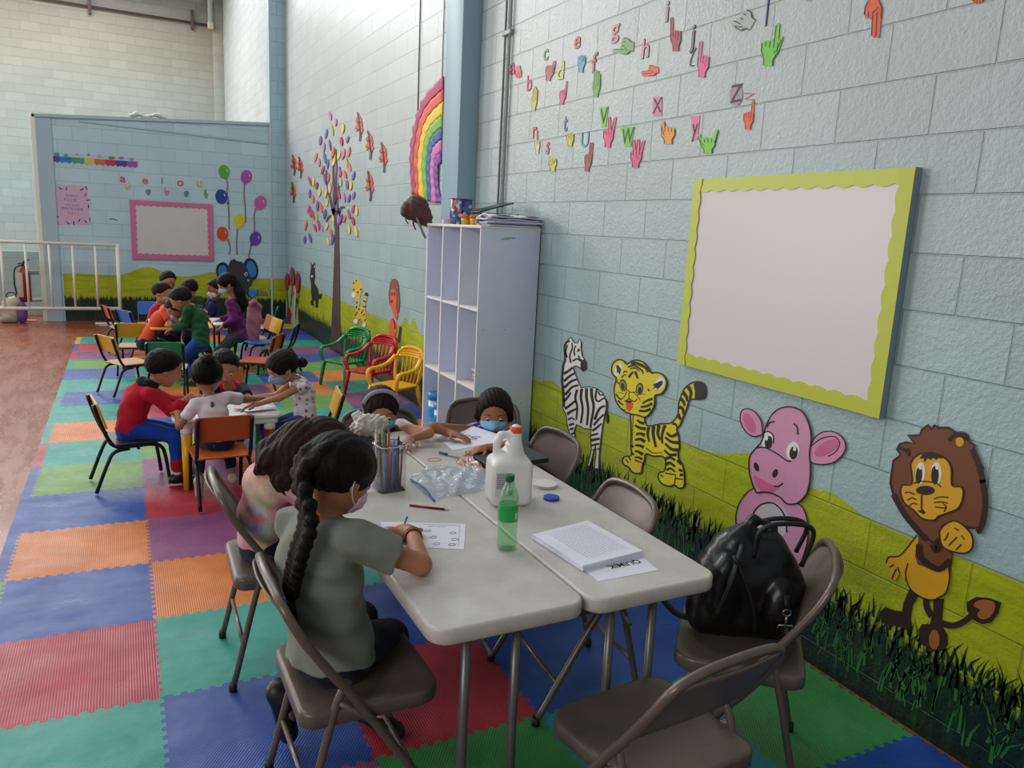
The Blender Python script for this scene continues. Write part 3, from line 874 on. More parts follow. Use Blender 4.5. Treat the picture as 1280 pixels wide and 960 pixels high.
# ================================================================== wall decorations (cut paper and painted foam on the walls)
def plane_side(p, d):
    v = on_wall(*p); return Vector((-d-0.0008, v.y, v.z))
def plane_back(p, d):
    v = at(p[0], p[1], BACK_Y); return Vector((v.x, BACK_Y-d-0.0008, v.z))
class Cut:
    """flat cut-outs on a wall, drawn in a local survey grid (origin, scale)"""
    def __init__(s, ox, oy, sc, plane=plane_side, wk=1.0):
        s.ox, s.oy, s.sc, s.pl, s.wk = ox, oy, sc, plane, wk
    def q(s, p): return (s.ox+p[0]/s.sc, s.oy+p[1]/s.sc)
    def poly(s, mb, pts, d0, d1, smooth=0):
        if smooth:
            pts = [(v.x, v.y) for v in smooth_path([(x, y, 0) for x, y in pts], smooth, True)]
        mb.prism(pts, lambda p: s.pl(s.q(p), d0), lambda p: s.pl(s.q(p), d1))
        return s
    def ell(s, mb, cx, cy, rx, ry, d0, d1, rot=0, n=20, a0=0, a1=360):
        c, sn = math.cos(math.radians(rot)), math.sin(math.radians(rot)); pts = []
        for k in range(n):
            a = math.radians(a0+(a1-a0)*k/(n if a1-a0 == 360 else n-1))
            x, y = rx*math.cos(a), ry*math.sin(a)
            pts.append((cx+x*c-y*sn, cy+x*sn+y*c))
        return s.poly(mb, pts, d0, d1)
    def stroke(s, mb, pts, w, d0, d1, closed=False, sm=4, taper=0.0):
        w = w*s.wk
        P = smooth_path([(x, y, 0) for x, y in pts], sm, closed) if sm and len(pts) > 2 else [Vector((x, y, 0)) for x, y in pts]
        n = len(P)
        for i in range(n if closed else n-1):
            a, b = P[i], P[(i+1) % n]
            pa, pb = P[i-1] if (i > 0 or closed) else a, P[(i+2) % n] if (i+2 < n or closed) else b
            def nr(u, v):
                e = (v-u); e = Vector((-e.y, e.x, 0)); return e.normalized() if e.length > 1e-9 else Vector((0, 1, 0))
            na, nb_ = nr(pa, b), nr(a, pb)
            wa = w*(1-taper*i/n)/2; wb = w*(1-taper*(i+1)/n)/2
            q4 = [a+na*wa, b+nb_*wb, b-nb_*wb, a-na*wa]
            f0 = [mb.bm.verts.new(s.pl(s.q((v.x, v.y)), d1)) for v in q4]
            mb._fin([mb.bm.faces.new(f0)], False)
        return s
def ground_origin(t, parts):
    pass
m_blk = M('#15120f', 0.5); m_wht = M('#dcd8d2', 0.5)

def cutout(name, label, cat, anchor, group=None):
    """empty at the cut-out's lowest middle point on its wall"""
    return thing(name, label, cat, anchor, 0, group)

# --- zebra and tiger (near wall)
K = Cut(680, 410, 4.3625, plane_side, 1.3)
t = cutout('zebra_cutout', 'black and white zebra cutout standing on the painted grass', 'wall decoration', plane_side(K.q((240, 780)), 0))
zo = [(120, 85), (138, 62), (150, 48), (160, 66), (170, 80), (186, 84), (198, 58), (208, 80), (205, 110), (212, 150), (232, 182), (236, 215), (215, 236), (200, 215), (175, 205), (160, 214), (175, 252), (190, 292), (205, 325), (250, 320), (290, 328), (322, 352), (340, 390), (345, 430), (333, 480), (322, 540), (312, 620), (304, 700), (302, 778), (276, 772), (288, 690), (286, 630), (270, 690), (252, 758), (236, 758), (246, 735), (262, 660), (258, 590), (262, 550), (225, 548), (180, 525), (168, 560), (176, 620), (190, 690), (194, 720), (176, 724), (168, 690), (155, 610), (140, 565), (128, 520), (126, 478), (108, 440), (106, 380), (100, 300), (105, 220), (118, 170), (113, 120)]
mb = MB(); K.poly(mb, zo, 0, 0.004); mb.build('body', m_wht, t, True)
mb = MB()
K.stroke(mb, zo, 4, 0, 0.0048, True, 0)
for s_, w_ in (([(112, 430), (108, 330), (103, 290), (108, 210), (120, 170), (116, 110), (125, 80), (145, 70)], 12),
    ([(130, 160), (122, 130), (132, 90)], 8), ([(150, 190), (145, 150), (158, 110), (156, 80)], 8), ([(172, 150), (168, 120), (178, 95)], 7), ([(192, 150), (200, 170), (215, 175)], 7), ([(185, 130), (200, 120)], 6), ([(160, 180), (185, 168), (205, 182)], 8),
    ([(112, 250), (140, 232), (160, 215)], 12), ([(112, 290), (145, 262), (172, 245)], 12), ([(115, 325), (150, 292), (182, 280)], 12), ([(118, 365), (140, 340), (160, 320), (192, 312)], 12), ([(112, 400), (135, 375), (150, 350)], 11), ([(118, 440), (140, 425), (178, 395)], 12), ([(130, 470), (150, 455), (180, 440)], 12),
    ([(185, 335), (175, 380), (185, 430), (180, 500)], 11), ([(210, 330), (205, 380), (215, 440), (205, 520)], 12), ([(236, 328), (236, 380), (245, 440), (238, 530)], 13), ([(262, 328), (266, 380), (275, 430), (262, 510), (258, 545)], 13),
    ([(292, 332), (285, 380), (300, 400), (325, 385), (338, 385)], 9), ([(300, 345), (310, 365), (330, 362)], 7), ([(280, 500), (300, 450), (320, 430), (340, 425)], 12), ([(275, 530), (300, 500), (330, 470)], 10), ([(268, 560), (290, 545), (318, 520)], 11), ([(262, 585), (300, 575)], 9), ([(262, 612), (308, 602)], 12), ([(262, 640), (306, 630)], 9), ([(270, 668), (282, 660)], 8), ([(294, 662), (306, 655)], 8),
    ([(135, 500), (155, 490), (172, 500)], 8), ([(140, 530), (168, 520)], 10), ([(145, 555), (165, 545)], 8), ([(152, 580), (172, 570)], 8), ([(160, 605), (174, 600)], 9)):
    K.stroke(mb, s_, w_, 0, 0.0050, taper=0.35)
K.poly(mb, [(205, 180), (222, 172), (236, 195), (235, 222), (218, 236), (205, 222), (203, 200)], 0.004, 0.0052)
K.stroke(mb, [(338, 385), (348, 410), (346, 450), (348, 470)], 5, 0, 0.005); K.poly(mb, [(342, 460), (354, 475), (357, 500), (350, 522), (342, 505)], 0.0, 0.005)
for p in ([(236, 745), (252, 752), (256, 772), (232, 768)], [(276, 762), (300, 765), (306, 790), (276, 778)], [(176, 700), (192, 704), (194, 724), (174, 722)]): K.poly(mb, p, 0.004, 0.0053)
K.ell(mb, 192, 118, 5, 8, 0.004, 0.0055)
mb.build('stripe', m_blk, t, True)

K.wk = 1.6
t = cutout('tiger_cutout', 'yellow tiger cub cutout with its tongue out and tail raised', 'wall decoration', plane_side(K.q((640, 800)), 0))
my = M('#d6c51e', 0.4, var=0.05)
tb = [(480, 470), (545, 475), (555, 510), (575, 535), (640, 522), (690, 520), (712, 505), (735, 470), (738, 420), (752, 370), (775, 325), (810, 300), (850, 292), (880, 310), (888, 350), (875, 385), (830, 388), (798, 390), (785, 430), (765, 480), (745, 530), (728, 548), (738, 590), (742, 650), (735, 700), (760, 750), (770, 800), (768, 862), (740, 873), (716, 855), (690, 862), (650, 850), (628, 820), (632, 790), (660, 780), (668, 740), (655, 700), (600, 698), (560, 685), (552, 720), (540, 750), (535, 785), (515, 793), (485, 785), (465, 758), (440, 745), (432, 720), (445, 700), (480, 695), (478, 640), (480, 560), (478, 510)]
hd = [(402, 275), (380, 250), (376, 215), (390, 185), (415, 172), (440, 178), (458, 198), (480, 182), (510, 175), (545, 185), (575, 215), (592, 245), (620, 242), (655, 255), (675, 290), (668, 330), (645, 358), (612, 368), (610, 410), (595, 450), (560, 485), (520, 475), (480, 468), (440, 450), (408, 415), (392, 370), (390, 320)]
mb = MB(); K.poly(mb, tb, 0, 0.004); mb.build('body', my, t, True)
mb = MB(); K.poly(mb, hd, 0.003, 0.0075); h_ = mb.build('head', my, t, True)
mb = MB(); K.stroke(mb, tb, 5, 0, 0.0048, True, 3); K.stroke(mb, hd, 5, 0, 0.0083, True, 3)
K.poly(mb, [(820, 302), (850, 292), (880, 310), (888, 350), (875, 385), (826, 388), (828, 345)], 0.004, 0.0052)
for s_, w_ in (([(790, 318), (806, 350), (800, 385)], 14), ([(762, 350), (780, 372), (786, 400)], 14), ([(748, 385), (765, 400), (772, 425)], 13), ([(742, 430), (760, 440), (766, 470)], 13), ([(736, 470), (742, 485), (752, 500)], 14), ([(705, 520), (722, 525), (730, 540)], 10),
    ([(575, 540), (570, 580), (578, 620)], 11), ([(602, 535), (600, 580), (615, 650)], 13), ([(632, 528), (625, 575), (638, 610)], 12), ([(665, 528), (648, 580), (650, 630)], 11),
    ([(735, 575), (700, 590), (672, 570)], 12), ([(740, 625), (700, 620), (665, 595)], 12), ([(735, 665), (700, 660), (665, 630)], 13), ([(728, 690), (690, 690), (660, 665)], 11), ([(665, 715), (690, 705), (720, 720)], 12), ([(668, 745), (690, 735), (720, 755)], 12), ([(730, 720), (745, 735), (752, 745)], 10), ([(740, 770), (760, 780)], 10), ([(745, 800), (765, 800)], 10), ([(672, 775), (695, 765), (720, 785)], 9),
    ([(552, 520), (530, 515), (512, 500)], 11), ([(560, 550), (530, 545), (500, 530)], 12), ([(555, 585), (530, 575), (505, 580)], 12), ([(555, 620), (530, 605), (500, 610)], 12), ([(548, 650), (525, 640), (500, 640)], 11), ([(545, 690), (520, 675), (500, 670)], 11), ([(480, 640), (492, 650)], 10), ([(480, 680), (495, 690)], 10), ([(540, 715), (520, 705), (498, 705)], 9),
    ([(562, 655), (600, 680), (650, 678)], 4), ([(490, 475), (488, 550), (486, 640)], 3), ([(450, 715), (465, 735)], 5), ([(465, 705), (480, 722)], 5), ([(500, 720), (540, 735)], 5), ([(640, 800), (655, 812)], 5), ([(665, 790), (720, 800)], 5), ([(722, 820), (765, 825)], 5), ([(716, 855), (722, 800)], 4)):
    K.stroke(mb, s_, w_, 0, 0.0050, taper=0.45)
for s_, w_ in (([(480, 188), (520, 195), (560, 215), (575, 240)], 12), ([(465, 212), (500, 205), (540, 230), (548, 250)], 7), ([(478, 222), (505, 218), (528, 235)], 5), ([(470, 270), (480, 252), (495, 238)], 9), ([(505, 235), (512, 258), (520, 275)], 9), ([(440, 245), (450, 235), (462, 240)], 5),
    ([(430, 270), (445, 255), (455, 260)], 4), ([(600, 385), (570, 395), (545, 410)], 9), ([(598, 410), (570, 425), (535, 430)], 10), ([(590, 440), (560, 452), (525, 450)], 10), ([(400, 360), (412, 378), (430, 392)], 6), ([(410, 395), (425, 410), (440, 418)], 6), ([(415, 425), (430, 440), (450, 448)], 5), ([(575, 330), (580, 345)], 6), ([(405, 290), (415, 305)], 5),
    ([(455, 330), (480, 350), (520, 345)], 3), ([(460, 345), (440, 380), (425, 385)], 3), ([(495, 350), (520, 375), (535, 400)], 3), ([(470, 385), (455, 395), (445, 400)], 4), ([(470, 385), (500, 400), (515, 385)], 4), ([(470, 350), (470, 388)], 3), ([(440, 355), (410, 350)], 2), ([(520, 360), (560, 360)], 2)):
    K.stroke(mb, s_, w_, 0, 0.0085, taper=0.3)
mb.build('stripe', m_blk, t, True)
mb = MB(); K.ell(mb, 412, 228, 20, 36, 0.007, 0.0082, 15); K.ell(mb, 637, 305, 24, 38, 0.007, 0.0082, 25); mb.build('inner_ear', m_wht, t, True)
mb = MB(); K.poly(mb, [(400, 205), (412, 200), (428, 225), (420, 255), (412, 240), (405, 245), (405, 225)], 0.008, 0.0090); K.poly(mb, [(655, 285), (640, 290), (600, 310), (612, 318), (600, 330), (625, 325), (620, 342), (642, 320), (655, 305)], 0.008, 0.0090)
for ex, ey, r_ in ((438, 312, -8), (528, 332, 8)):
    K.ell(mb, ex, ey, 20, 34, 0.007, 0.0086, r_)
K.ell(mb, 470, 402, 17, 8, 0.0075, 0.0087)
mb.build('ear_tuft', m_blk, t, True)
mb = MB()
for ex, ey, r_ in ((438, 314, -8), (528, 334, 8)): K.ell(mb, ex, ey, 16, 28, 0.008, 0.0092, r_)
mb.build('iris', M('#8a8448', 0.4), t, True)
mb = MB()
for ex, ey, r_ in ((438, 318, -8), (530, 340, 8)): K.ell(mb, ex, ey, 10, 19, 0.009, 0.0098, r_)
mb.build('pupil', m_blk, t, True)
mb = MB(); K.poly(mb, [(452, 402), (470, 410), (494, 408), (490, 435), (470, 455), (456, 435)], 0.0075, 0.0092); mb.build('tongue', M('#e04a28', 0.4), t, True)

# --- pink hippo and lion
K = Cut(900, 490, 2.742, plane_side, 1.35)
t = cutout('hippo_cutout', 'pink smiling hippo cutout behind the black bag', 'wall decoration', plane_side(K.q((190, 640)), 0))
mp = M('#c98aa6', 0.45, var=0.04); mp2 = M('#c95f88', 0.45, var=0.08)
bd = [(130, 322), (95, 345), (66, 390), (58, 440), (70, 500), (90, 560), (110, 610), (120, 660), (200, 660), (262, 600), (290, 560), (305, 500), (303, 440), (290, 400), (270, 382), (230, 375), (190, 345)]
mb = MB(); K.poly(mb, bd, 0, 0.004); mb.build('body', mp, t, True)
mb = MB(); K.poly(mb, [(298, 535), (320, 570), (328, 610), (300, 640), (262, 640), (262, 600), (290, 565)], 0, 0.0035); K.poly(mb, [(298, 700), (318, 730), (312, 770), (285, 795), (280, 760)], 0, 0.0035); mb.build('foot', mp2, t, True)
mb = MB(); K.ell(mb, 178, 445, 62, 68, 0.004, 0.0050); mb.build('belly', M('#b9b2b6', 0.5), t, True)
hp = [(130, 345), (115, 310), (105, 265), (108, 220), (130, 190), (150, 165), (165, 110), (195, 65), (240, 50), (285, 65), (310, 110), (318, 160), (312, 210), (315, 260), (312, 310), (300, 350), (270, 380), (235, 382), (212, 360), (180, 345), (150, 342)]
mb = MB(); K.poly(mb, hp, 0.003, 0.0075)
K.poly(mb, [(150, 145), (120, 152), (92, 135), (74, 100), (78, 65), (100, 57), (125, 70), (145, 100)], 0.0, 0.0060, 4)
K.poly(mb, [(305, 205), (330, 155), (365, 135), (405, 140), (432, 170), (430, 205), (395, 240), (345, 248), (310, 238)], 0.0, 0.0060, 4)
mb.build('head', mp, t, True)
mb = MB(); K.ell(mb, 105, 105, 16, 36, 0.005, 0.0072, -25); K.ell(mb, 370, 190, 20, 48, 0.005, 0.0072, 58); K.poly(mb, [(122, 285), (150, 300), (195, 322), (215, 318), (185, 342), (150, 340), (128, 318)], 0.007, 0.0085, 3); mb.build('inner_ear', mp2, t, True)
mb = MB(); K.ell(mb, 168, 165, 20, 30, 0.007, 0.0084, 8); K.ell(mb, 255, 202, 22, 32, 0.007, 0.0084, 8); mb.build('eye_white', m_wht, t, True)
mb = MB()
K.ell(mb, 172, 172, 13, 22, 0.008, 0.0092, 8); K.ell(mb, 258, 208, 14, 23, 0.008, 0.0092, 8); K.ell(mb, 130, 256, 8, 16, 0.007, 0.0085, -20); K.ell(mb, 194, 278, 9, 15, 0.007, 0.0085, 20)
for s_, w_ in ((hp+[hp[0]], 3.5), ([(130, 190), (160, 190), (200, 210), (235, 235), (250, 235)], 3.5), ([(190, 322), (205, 322), (222, 312)], 3.5), ([(165, 120), (175, 105), (192, 100)], 4), ([(258, 108), (270, 120), (272, 145)], 4), ([(150, 140), (172, 135), (188, 150), (188, 175)], 3)):
    K.stroke(mb, s_, w_, 0, 0.0090)
for s_, w_ in ((bd+[bd[0]], 3), ([(112, 455), (118, 415), (145, 385), (185, 380), (215, 405), (230, 440), (232, 480)], 3.5), ([(298, 535), (280, 590), (262, 620)], 3), ([(150, 145), (120, 152), (92, 135), (74, 100), (78, 65), (100, 57), (125, 70), (145, 100), (150, 145)], 3), ([(305, 205), (330, 155), (365, 135), (405, 140), (432, 170), (430, 205), (395, 240), (345, 248), (310, 238)], 3), ([(310, 190), (350, 160), (395, 152), (415, 175), (400, 205), (375, 220)], 3)):
    K.stroke(mb, s_, w_, 0, 0.0064)
mb.build('ink_line', m_blk, t, True)
mb = MB(); K.ell(mb, 166, 158, 5, 8, 0.009, 0.0098); K.ell(mb, 262, 194, 5, 8, 0.009, 0.0098); mb.build('eye_glint', m_wht, t, True)

t = cutout('lion_cutout', 'brown-maned lion cutout standing on two legs with its fist raised', 'wall decoration', plane_side(K.q((740, 880)), 0))
mo = M('#d19a1c', 0.45, var=0.05); mbr = M('#6e3d1c', 0.5, var=0.06); mdk = M('#2b1711', 0.5)
mane = [(600, 235), (625, 215), (612, 195), (622, 178), (645, 172), (672, 175), (650, 148), (690, 148), (698, 128), (720, 112), (730, 128), (742, 112), (752, 122), (790, 122), (815, 140), (848, 145), (858, 170), (880, 182), (870, 200), (908, 262), (888, 262), (912, 310), (918, 370), (915, 430), (890, 485), (888, 465), (845, 462), (800, 470), (780, 500), (745, 520), (715, 500), (690, 480), (660, 450), (630, 400), (602, 360), (590, 310), (595, 270)]
mb = MB(); K.poly(mb, [(688, 490), (672, 560), (682, 590), (740, 612), (785, 600), (800, 560), (770, 520), (720, 490)], 0.003, 0.0062); K.poly(mb, [(705, 520), (800, 545), (790, 640), (775, 690), (730, 712), (690, 700), (655, 670), (638, 625), (640, 590), (670, 545)], 0, 0.003); chest = mb.build('chest_fur', mbr, t, True)
mb = MB(); K.poly(mb, [(678, 540), (648, 580), (640, 625), (655, 672), (690, 700), (730, 712), (775, 690), (790, 640), (788, 600), (740, 605), (700, 585), (685, 560)], 0.003, 0.0050)
K.poly(mb, [(680, 488), (640, 540), (615, 562), (582, 565), (573, 585), (582, 600), (590, 640), (605, 645), (618, 620), (635, 645), (642, 625), (645, 590), (672, 545), (685, 520)], 0.002, 0.0045)
mb.build('body', mo, t, True)
mb = MB(); K.poly(mb, [(655, 668), (632, 720), (626, 752), (600, 748), (570, 738), (552, 750), (555, 785), (575, 802), (610, 800), (640, 815), (658, 812), (655, 770), (662, 730), (680, 700)], 0, 0.004)
K.poly(mb, [(735, 710), (768, 708), (764, 760), (760, 800), (780, 830), (782, 865), (765, 886), (730, 885), (690, 860), (682, 815), (695, 795), (722, 795), (732, 760)], 0, 0.004)
K.stroke(mb, [(708, 705), (712, 740), (728, 770)], 16, 0, 0.0032)
K.stroke(mb, [(758, 790), (800, 800), (840, 785), (880, 750)], 16, 0, 0.0042)
K.poly(mb, [(848, 720), (880, 702), (920, 705), (965, 720), (955, 760), (930, 790), (900, 795), (870, 780), (850, 750)], 0, 0.0045)
mb.build('leg', mdk, t, True)
mb = MB(); K.ell(mb, 738, 848, 18, 34, 0.004, 0.0052, 0); K.poly(mb, [(872, 730), (895, 712), (935, 715), (948, 735), (930, 770), (900, 778), (885, 760), (895, 745)], 0.004, 0.0058, 3); mb.build('foot_sole', M('#9a5a2c', 0.5), t, True)
mb = MB(); K.poly(mb, [(x_, y_) for x_, y_ in mane], 0.003, 0.0078)
K.ell(mb, 640, 198, 24, 24, 0.003, 0.0082); K.ell(mb, 830, 162, 28, 28, 0.003, 0.0082); mb.build('mane', mbr, t, True)
mb = MB(); face = [(660, 245), (675, 222), (705, 208), (750, 212), (785, 232), (800, 265), (802, 318), (835, 325), (840, 355), (825, 395), (790, 412), (755, 425), (740, 438), (700, 432), (672, 405), (640, 380), (626, 345), (632, 318), (665, 312)]
K.poly(mb, face, 0.0075, 0.0095); K.ell(mb, 828, 170, 14, 16, 0.008, 0.0090); K.poly(mb, [(758, 478), (775, 455), (808, 440), (840, 455), (870, 490), (872, 530), (850, 550), (815, 548), (785, 538), (765, 520)], 0.0075, 0.0095, 3)
mb.build('face', mo, t, True)
mb = MB(); K.ell(mb, 693, 278, 16, 38, 0.009, 0.0102, 4); K.ell(mb, 748, 278, 18, 38, 0.009, 0.0102, 0); mb.build('eye_white', m_wht, t, True)
mb = MB(); K.ell(mb, 689, 284, 11, 30, 0.010, 0.0110, 4); K.ell(mb, 744, 284, 13, 32, 0.010, 0.0110, 0); K.ell(mb, 711, 336, 32, 16, 0.009, 0.0108)
K.poly(mb, [(690, 228), (705, 208), (735, 204), (775, 222), (768, 228), (755, 225), (748, 232), (738, 224), (728, 232), (718, 226), (708, 240), (704, 226)], 0.0095, 0.0104)
K.poly(mb, [(700, 398), (712, 412), (705, 418), (682, 405), (698, 402)], 0.0095, 0.0104)
for s_, w_ in ((face+[face[0]], 4), ([(698, 352), (698, 400)], 4), ([(640, 345), (655, 342), (675, 350)], 3), ([(648, 370), (665, 362), (680, 368)], 3), ([(655, 390), (668, 380), (684, 384)], 3), ([(740, 365), (765, 358), (790, 360)], 3), ([(740, 378), (765, 375), (788, 380)], 3), ([(745, 392), (765, 395), (785, 396)], 3), ([(770, 380), (782, 392), (775, 410)], 3), ([(670, 312), (700, 305), (745, 310), (765, 325)], 3),
    ([(790, 165), (805, 150), (830, 145), (850, 160)], 8), ([(620, 190), (640, 198), (655, 215)], 8),
    ([(758, 478), (775, 455), (808, 440), (840, 455), (870, 490), (872, 530), (850, 550), (815, 548), (785, 538), (765, 520), (758, 478)], 4), ([(775, 508), (785, 495), (790, 480)], 3.5), ([(790, 525), (810, 505), (820, 495)], 3.5), ([(815, 540), (835, 520)], 3.5), ([(810, 465), (825, 472)], 3), ([(835, 490), (845, 505)], 3)):
    K.stroke(mb, s_, w_, 0, 0.0106, taper=0)
K.stroke(mb, mane, 6, 0, 0.0084, True, 0)
for s_ in ([(905, 300), (915, 370), (908, 440), (890, 480)], [(870, 195), (895, 255), (908, 310)], [(600, 350), (640, 420), (690, 480), (715, 505)], [(688, 520), (690, 560), (720, 590), (760, 605), (795, 575)], [(745, 505), (760, 520), (745, 540), (735, 520)]):
    K.stroke(mb, s_, 15, 0, 0.0088)
for s_ in ([(678, 490), (640, 540), (615, 562), (582, 565), (573, 585)], [(648, 585), (640, 625), (655, 672), (690, 700), (730, 712), (775, 690), (790, 640), (788, 600)], [(585, 600), (600, 590)], [(592, 640), (608, 605)], [(620, 620), (612, 600)]):
    K.stroke(mb, s_, 3.5, 0, 0.0056)
K.ell(mb, 650, 202, 9, 10, 0.008, 0.0092); K.ell(mb, 835, 158, 12, 12, 0.008, 0.0088)
mb.build('ink_line', mdk, t, True)
mb = MB(); K.ell(mb, 694, 256, 5, 9, 0.011, 0.0118); K.ell(mb, 752, 256, 6, 9, 0.011, 0.0118); mb.build('eye_glint', m_wht, t, True)

# --- painted grass blades over the lower courses (paint on the wall)
random.seed(5)
mb1 = MB(); mb2 = MB()
def blades(mb, y0, y1, n, zlo, zhi, hlo, hhi, lean):
    for _ in range(n):
        y = random.uniform(y0, y1); z = random.uniform(zlo, zhi); h = random.uniform(hlo, hhi); l = random.uniform(-lean, lean); wdt = random.uniform(0.005, 0.014)
        P = [(y, z), (y+l*0.25, z+h*0.5), (y+l, z+h)]
        P2 = [(y+wdt, z), (y+wdt*0.8+l*0.25, z+h*0.5)]
        ring = [P[0], P[1], P[2], P2[1], P2[0]]
        vs = [mb.bm.verts.new((-0.0012, a, b)) for a, b in ring]
        mb._fin([mb.bm.faces.new(vs)], False)
blades(mb1, 0.8, 4.6, 1100, 0.20, 0.34, 0.04, 0.105, 0.045)
blades(mb1, 6.1, 13.5, 300, 0.22, 0.34, 0.06, 0.13, 0.05)
blades(mb2, 0.8, 4.6, 330, 0.06, 0.26, 0.06, 0.17, 0.07)
g = mb1.build('painted_grass', M('#16311d', 0.5), None); tag(g, 'dark painted grass blades along the top of the dark band on the mural wall', 'painted grass', kind='stuff'); rebase(g)
g = mb2.build('painted_grass', M('#2f6a2c', 0.5), None); tag(g, 'light green painted grass blades inside the dark band of the mural', 'painted grass', kind='stuff'); rebase(g)

# --- far-wall animals: black horse, spotted cub, orange lion, on the long wall
K = Cut(355, 310, 7.314)
t = cutout('horse_cutout', 'small black long-necked animal cutout left of the paper tree', 'wall decoration', plane_side(K.q((280, 540)), 0))
mb = MB(); K.poly(mb, [(245, 130), (255, 150), (272, 150), (280, 130), (288, 165), (282, 200), (288, 260), (278, 320), (300, 350), (315, 380), (320, 430), (345, 415), (352, 430), (340, 465), (318, 465), (315, 500), (312, 545), (288, 545), (292, 500), (282, 475), (272, 480), (275, 530), (250, 520), (244, 490), (258, 470), (250, 400), (250, 330), (240, 270), (246, 200), (250, 170)], 0, 0.005); mb.build('body', M('#1b1816', 0.5), t, True)
mb = MB(); K.ell(mb, 283, 170, 6, 12, 0.005, 0.006); mb.build('muzzle', M('#c99a94', 0.5), t, True)
mb = MB(); K.ell(mb, 260, 258, 7, 12, 0.005, 0.006); mb.build('chest_patch', m_wht, t, True)
t = cutout('cub_cutout', 'small yellow spotted cub cutout right of the paper tree', 'wall decoration', plane_side(K.q((710, 720)), 0))
mcb = M('#cfae3c', 0.5)
mb = MB(); K.poly(mb, [(630, 295), (650, 285), (690, 292), (715, 340), (725, 375), (705, 420), (695, 470), (700, 500), (690, 530), (720, 560), (750, 590), (748, 640), (758, 680), (742, 722), (718, 715), (725, 670), (700, 645), (680, 660), (675, 695), (648, 690), (638, 660), (660, 630), (655, 560), (668, 500), (640, 450), (622, 400), (625, 340)], 0, 0.005)
K.stroke(mb, [(735, 580), (738, 520), (745, 470), (760, 420)], 26, 0, 0.005); mb.build('body', mcb, t, True)
mb = MB()
for x_, y_ in ((640, 320), (642, 380), (680, 405), (708, 378), (665, 300), (672, 500), (668, 540), (690, 560), (672, 590), (715, 590), (735, 610), (745, 660), (660, 610)): K.ell(mb, x_, y_, 7, 11, 0.005, 0.0062, 20, 8)
K.ell(mb, 758, 424, 14, 18, 0.005, 0.0062); K.stroke(mb, [(728, 480), (752, 492)], 12, 0, 0.006); K.stroke(mb, [(726, 530), (750, 540)], 12, 0, 0.006)
mb.build('spot', m_blk, t, True)
mb = MB(); K.ell(mb, 660, 672, 20, 20, 0.005, 0.0066); K.ell(mb, 736, 705, 16, 18, 0.005, 0.0066); K.ell(mb, 640, 430, 18, 26, 0.005, 0.0066); mb.build('paw', m_wht, t, True)
t = cutout('small_lion_cutout', 'small orange lion cutout above the red plastic armchair', 'wall decoration', plane_side(K.q((1010, 860)), 0))
mb = MB(); K.poly(mb, [(975, 320), (990, 285), (1015, 280), (1040, 295), (1052, 340), (1060, 420), (1064, 500), (1056, 580), (1040, 600), (1035, 560), (1010, 570), (985, 540), (965, 500), (960, 420), (968, 360)], 0, 0.006); mb.build('mane', M('#7a4630', 0.5), t, True)
mb = MB(); K.poly(mb, [(985, 380), (1010, 370), (1030, 400), (1035, 480), (1030, 540), (1045, 620), (1035, 660), (1020, 640), (1005, 600), (985, 540), (978, 470)], 0.003, 0.0075); K.poly(mb, [(975, 660), (1000, 640), (1028, 680), (1032, 760), (1015, 820), (990, 825), (968, 790), (966, 720)], 0, 0.0055); mb.build('body', M('#d8532c', 0.5), t, True)
mb = MB(); K.ell(mb, 992, 488, 9, 12, 0.007, 0.0085); K.ell(mb, 995, 420, 6, 18, 0.007, 0.0085); K.ell(mb, 1018, 420, 6, 18, 0.007, 0.0085); K.stroke(mb, [(1000, 640), (1018, 690), (1020, 740)], 8, 0, 0.0085); K.stroke(mb, [(988, 820), (992, 870)], 20, 0, 0.004); K.stroke(mb, [(1050, 860), (1060, 790), (1068, 720)], 22, 0, 0.004); mb.build('ink_line', mdk, t, True)
# flower panel leaning where the two walls meet
t = thing('flower_panel', 'cream painted panel with tall red flowers in the far corner', 'wall decoration', (-0.12, 12.9, 0))
K = Cut(340, 330, 4.8, plane_side)
mb = MB(); K.poly(mb, [(85, 130), (150, 130), (160, 400), (148, 395), (72, 350)], 0, 0.02); mb.build('panel', M('#a9a27e', 0.6), t, True)
mb = MB(); K.stroke(mb, [(88, 130), (75, 350)], 5, 0, 0.025, sm=0); K.stroke(mb, [(150, 150), (140, 392)], 6, 0, 0.025, sm=0); K.stroke(mb, [(72, 350), (140, 392)], 4, 0, 0.025, sm=0); mb.build('frame', M('#d8cdb8', 0.5), t, True)
mb = MB()
for p in ([(98, 50), (110, 90), (108, 150), (96, 165), (85, 120), (88, 80)], [(128, 15), (140, 60), (142, 110), (132, 148), (118, 110), (118, 50)], [(162, 45), (175, 90), (172, 150), (162, 185), (152, 140), (152, 80)], [(115, 260), (126, 300), (118, 355), (106, 340), (104, 290)]): K.poly(mb, p, 0.02, 0.030)
mb.build('flower', M('#8c1c2c', 0.5), t, True)
mb = MB()
for p in ([(98, 160), (105, 260), (100, 350)], [(130, 145), (124, 220), (122, 260)], [(162, 180), (152, 260), (150, 330)], [(100, 200), (88, 180)], [(124, 200), (140, 170)], [(152, 230), (162, 200)], [(104, 320), (90, 330)]): K.stroke(mb, p, 7, 0, 0.027)
mb.build('stem', M('#4f7a3a', 0.5), t, True)

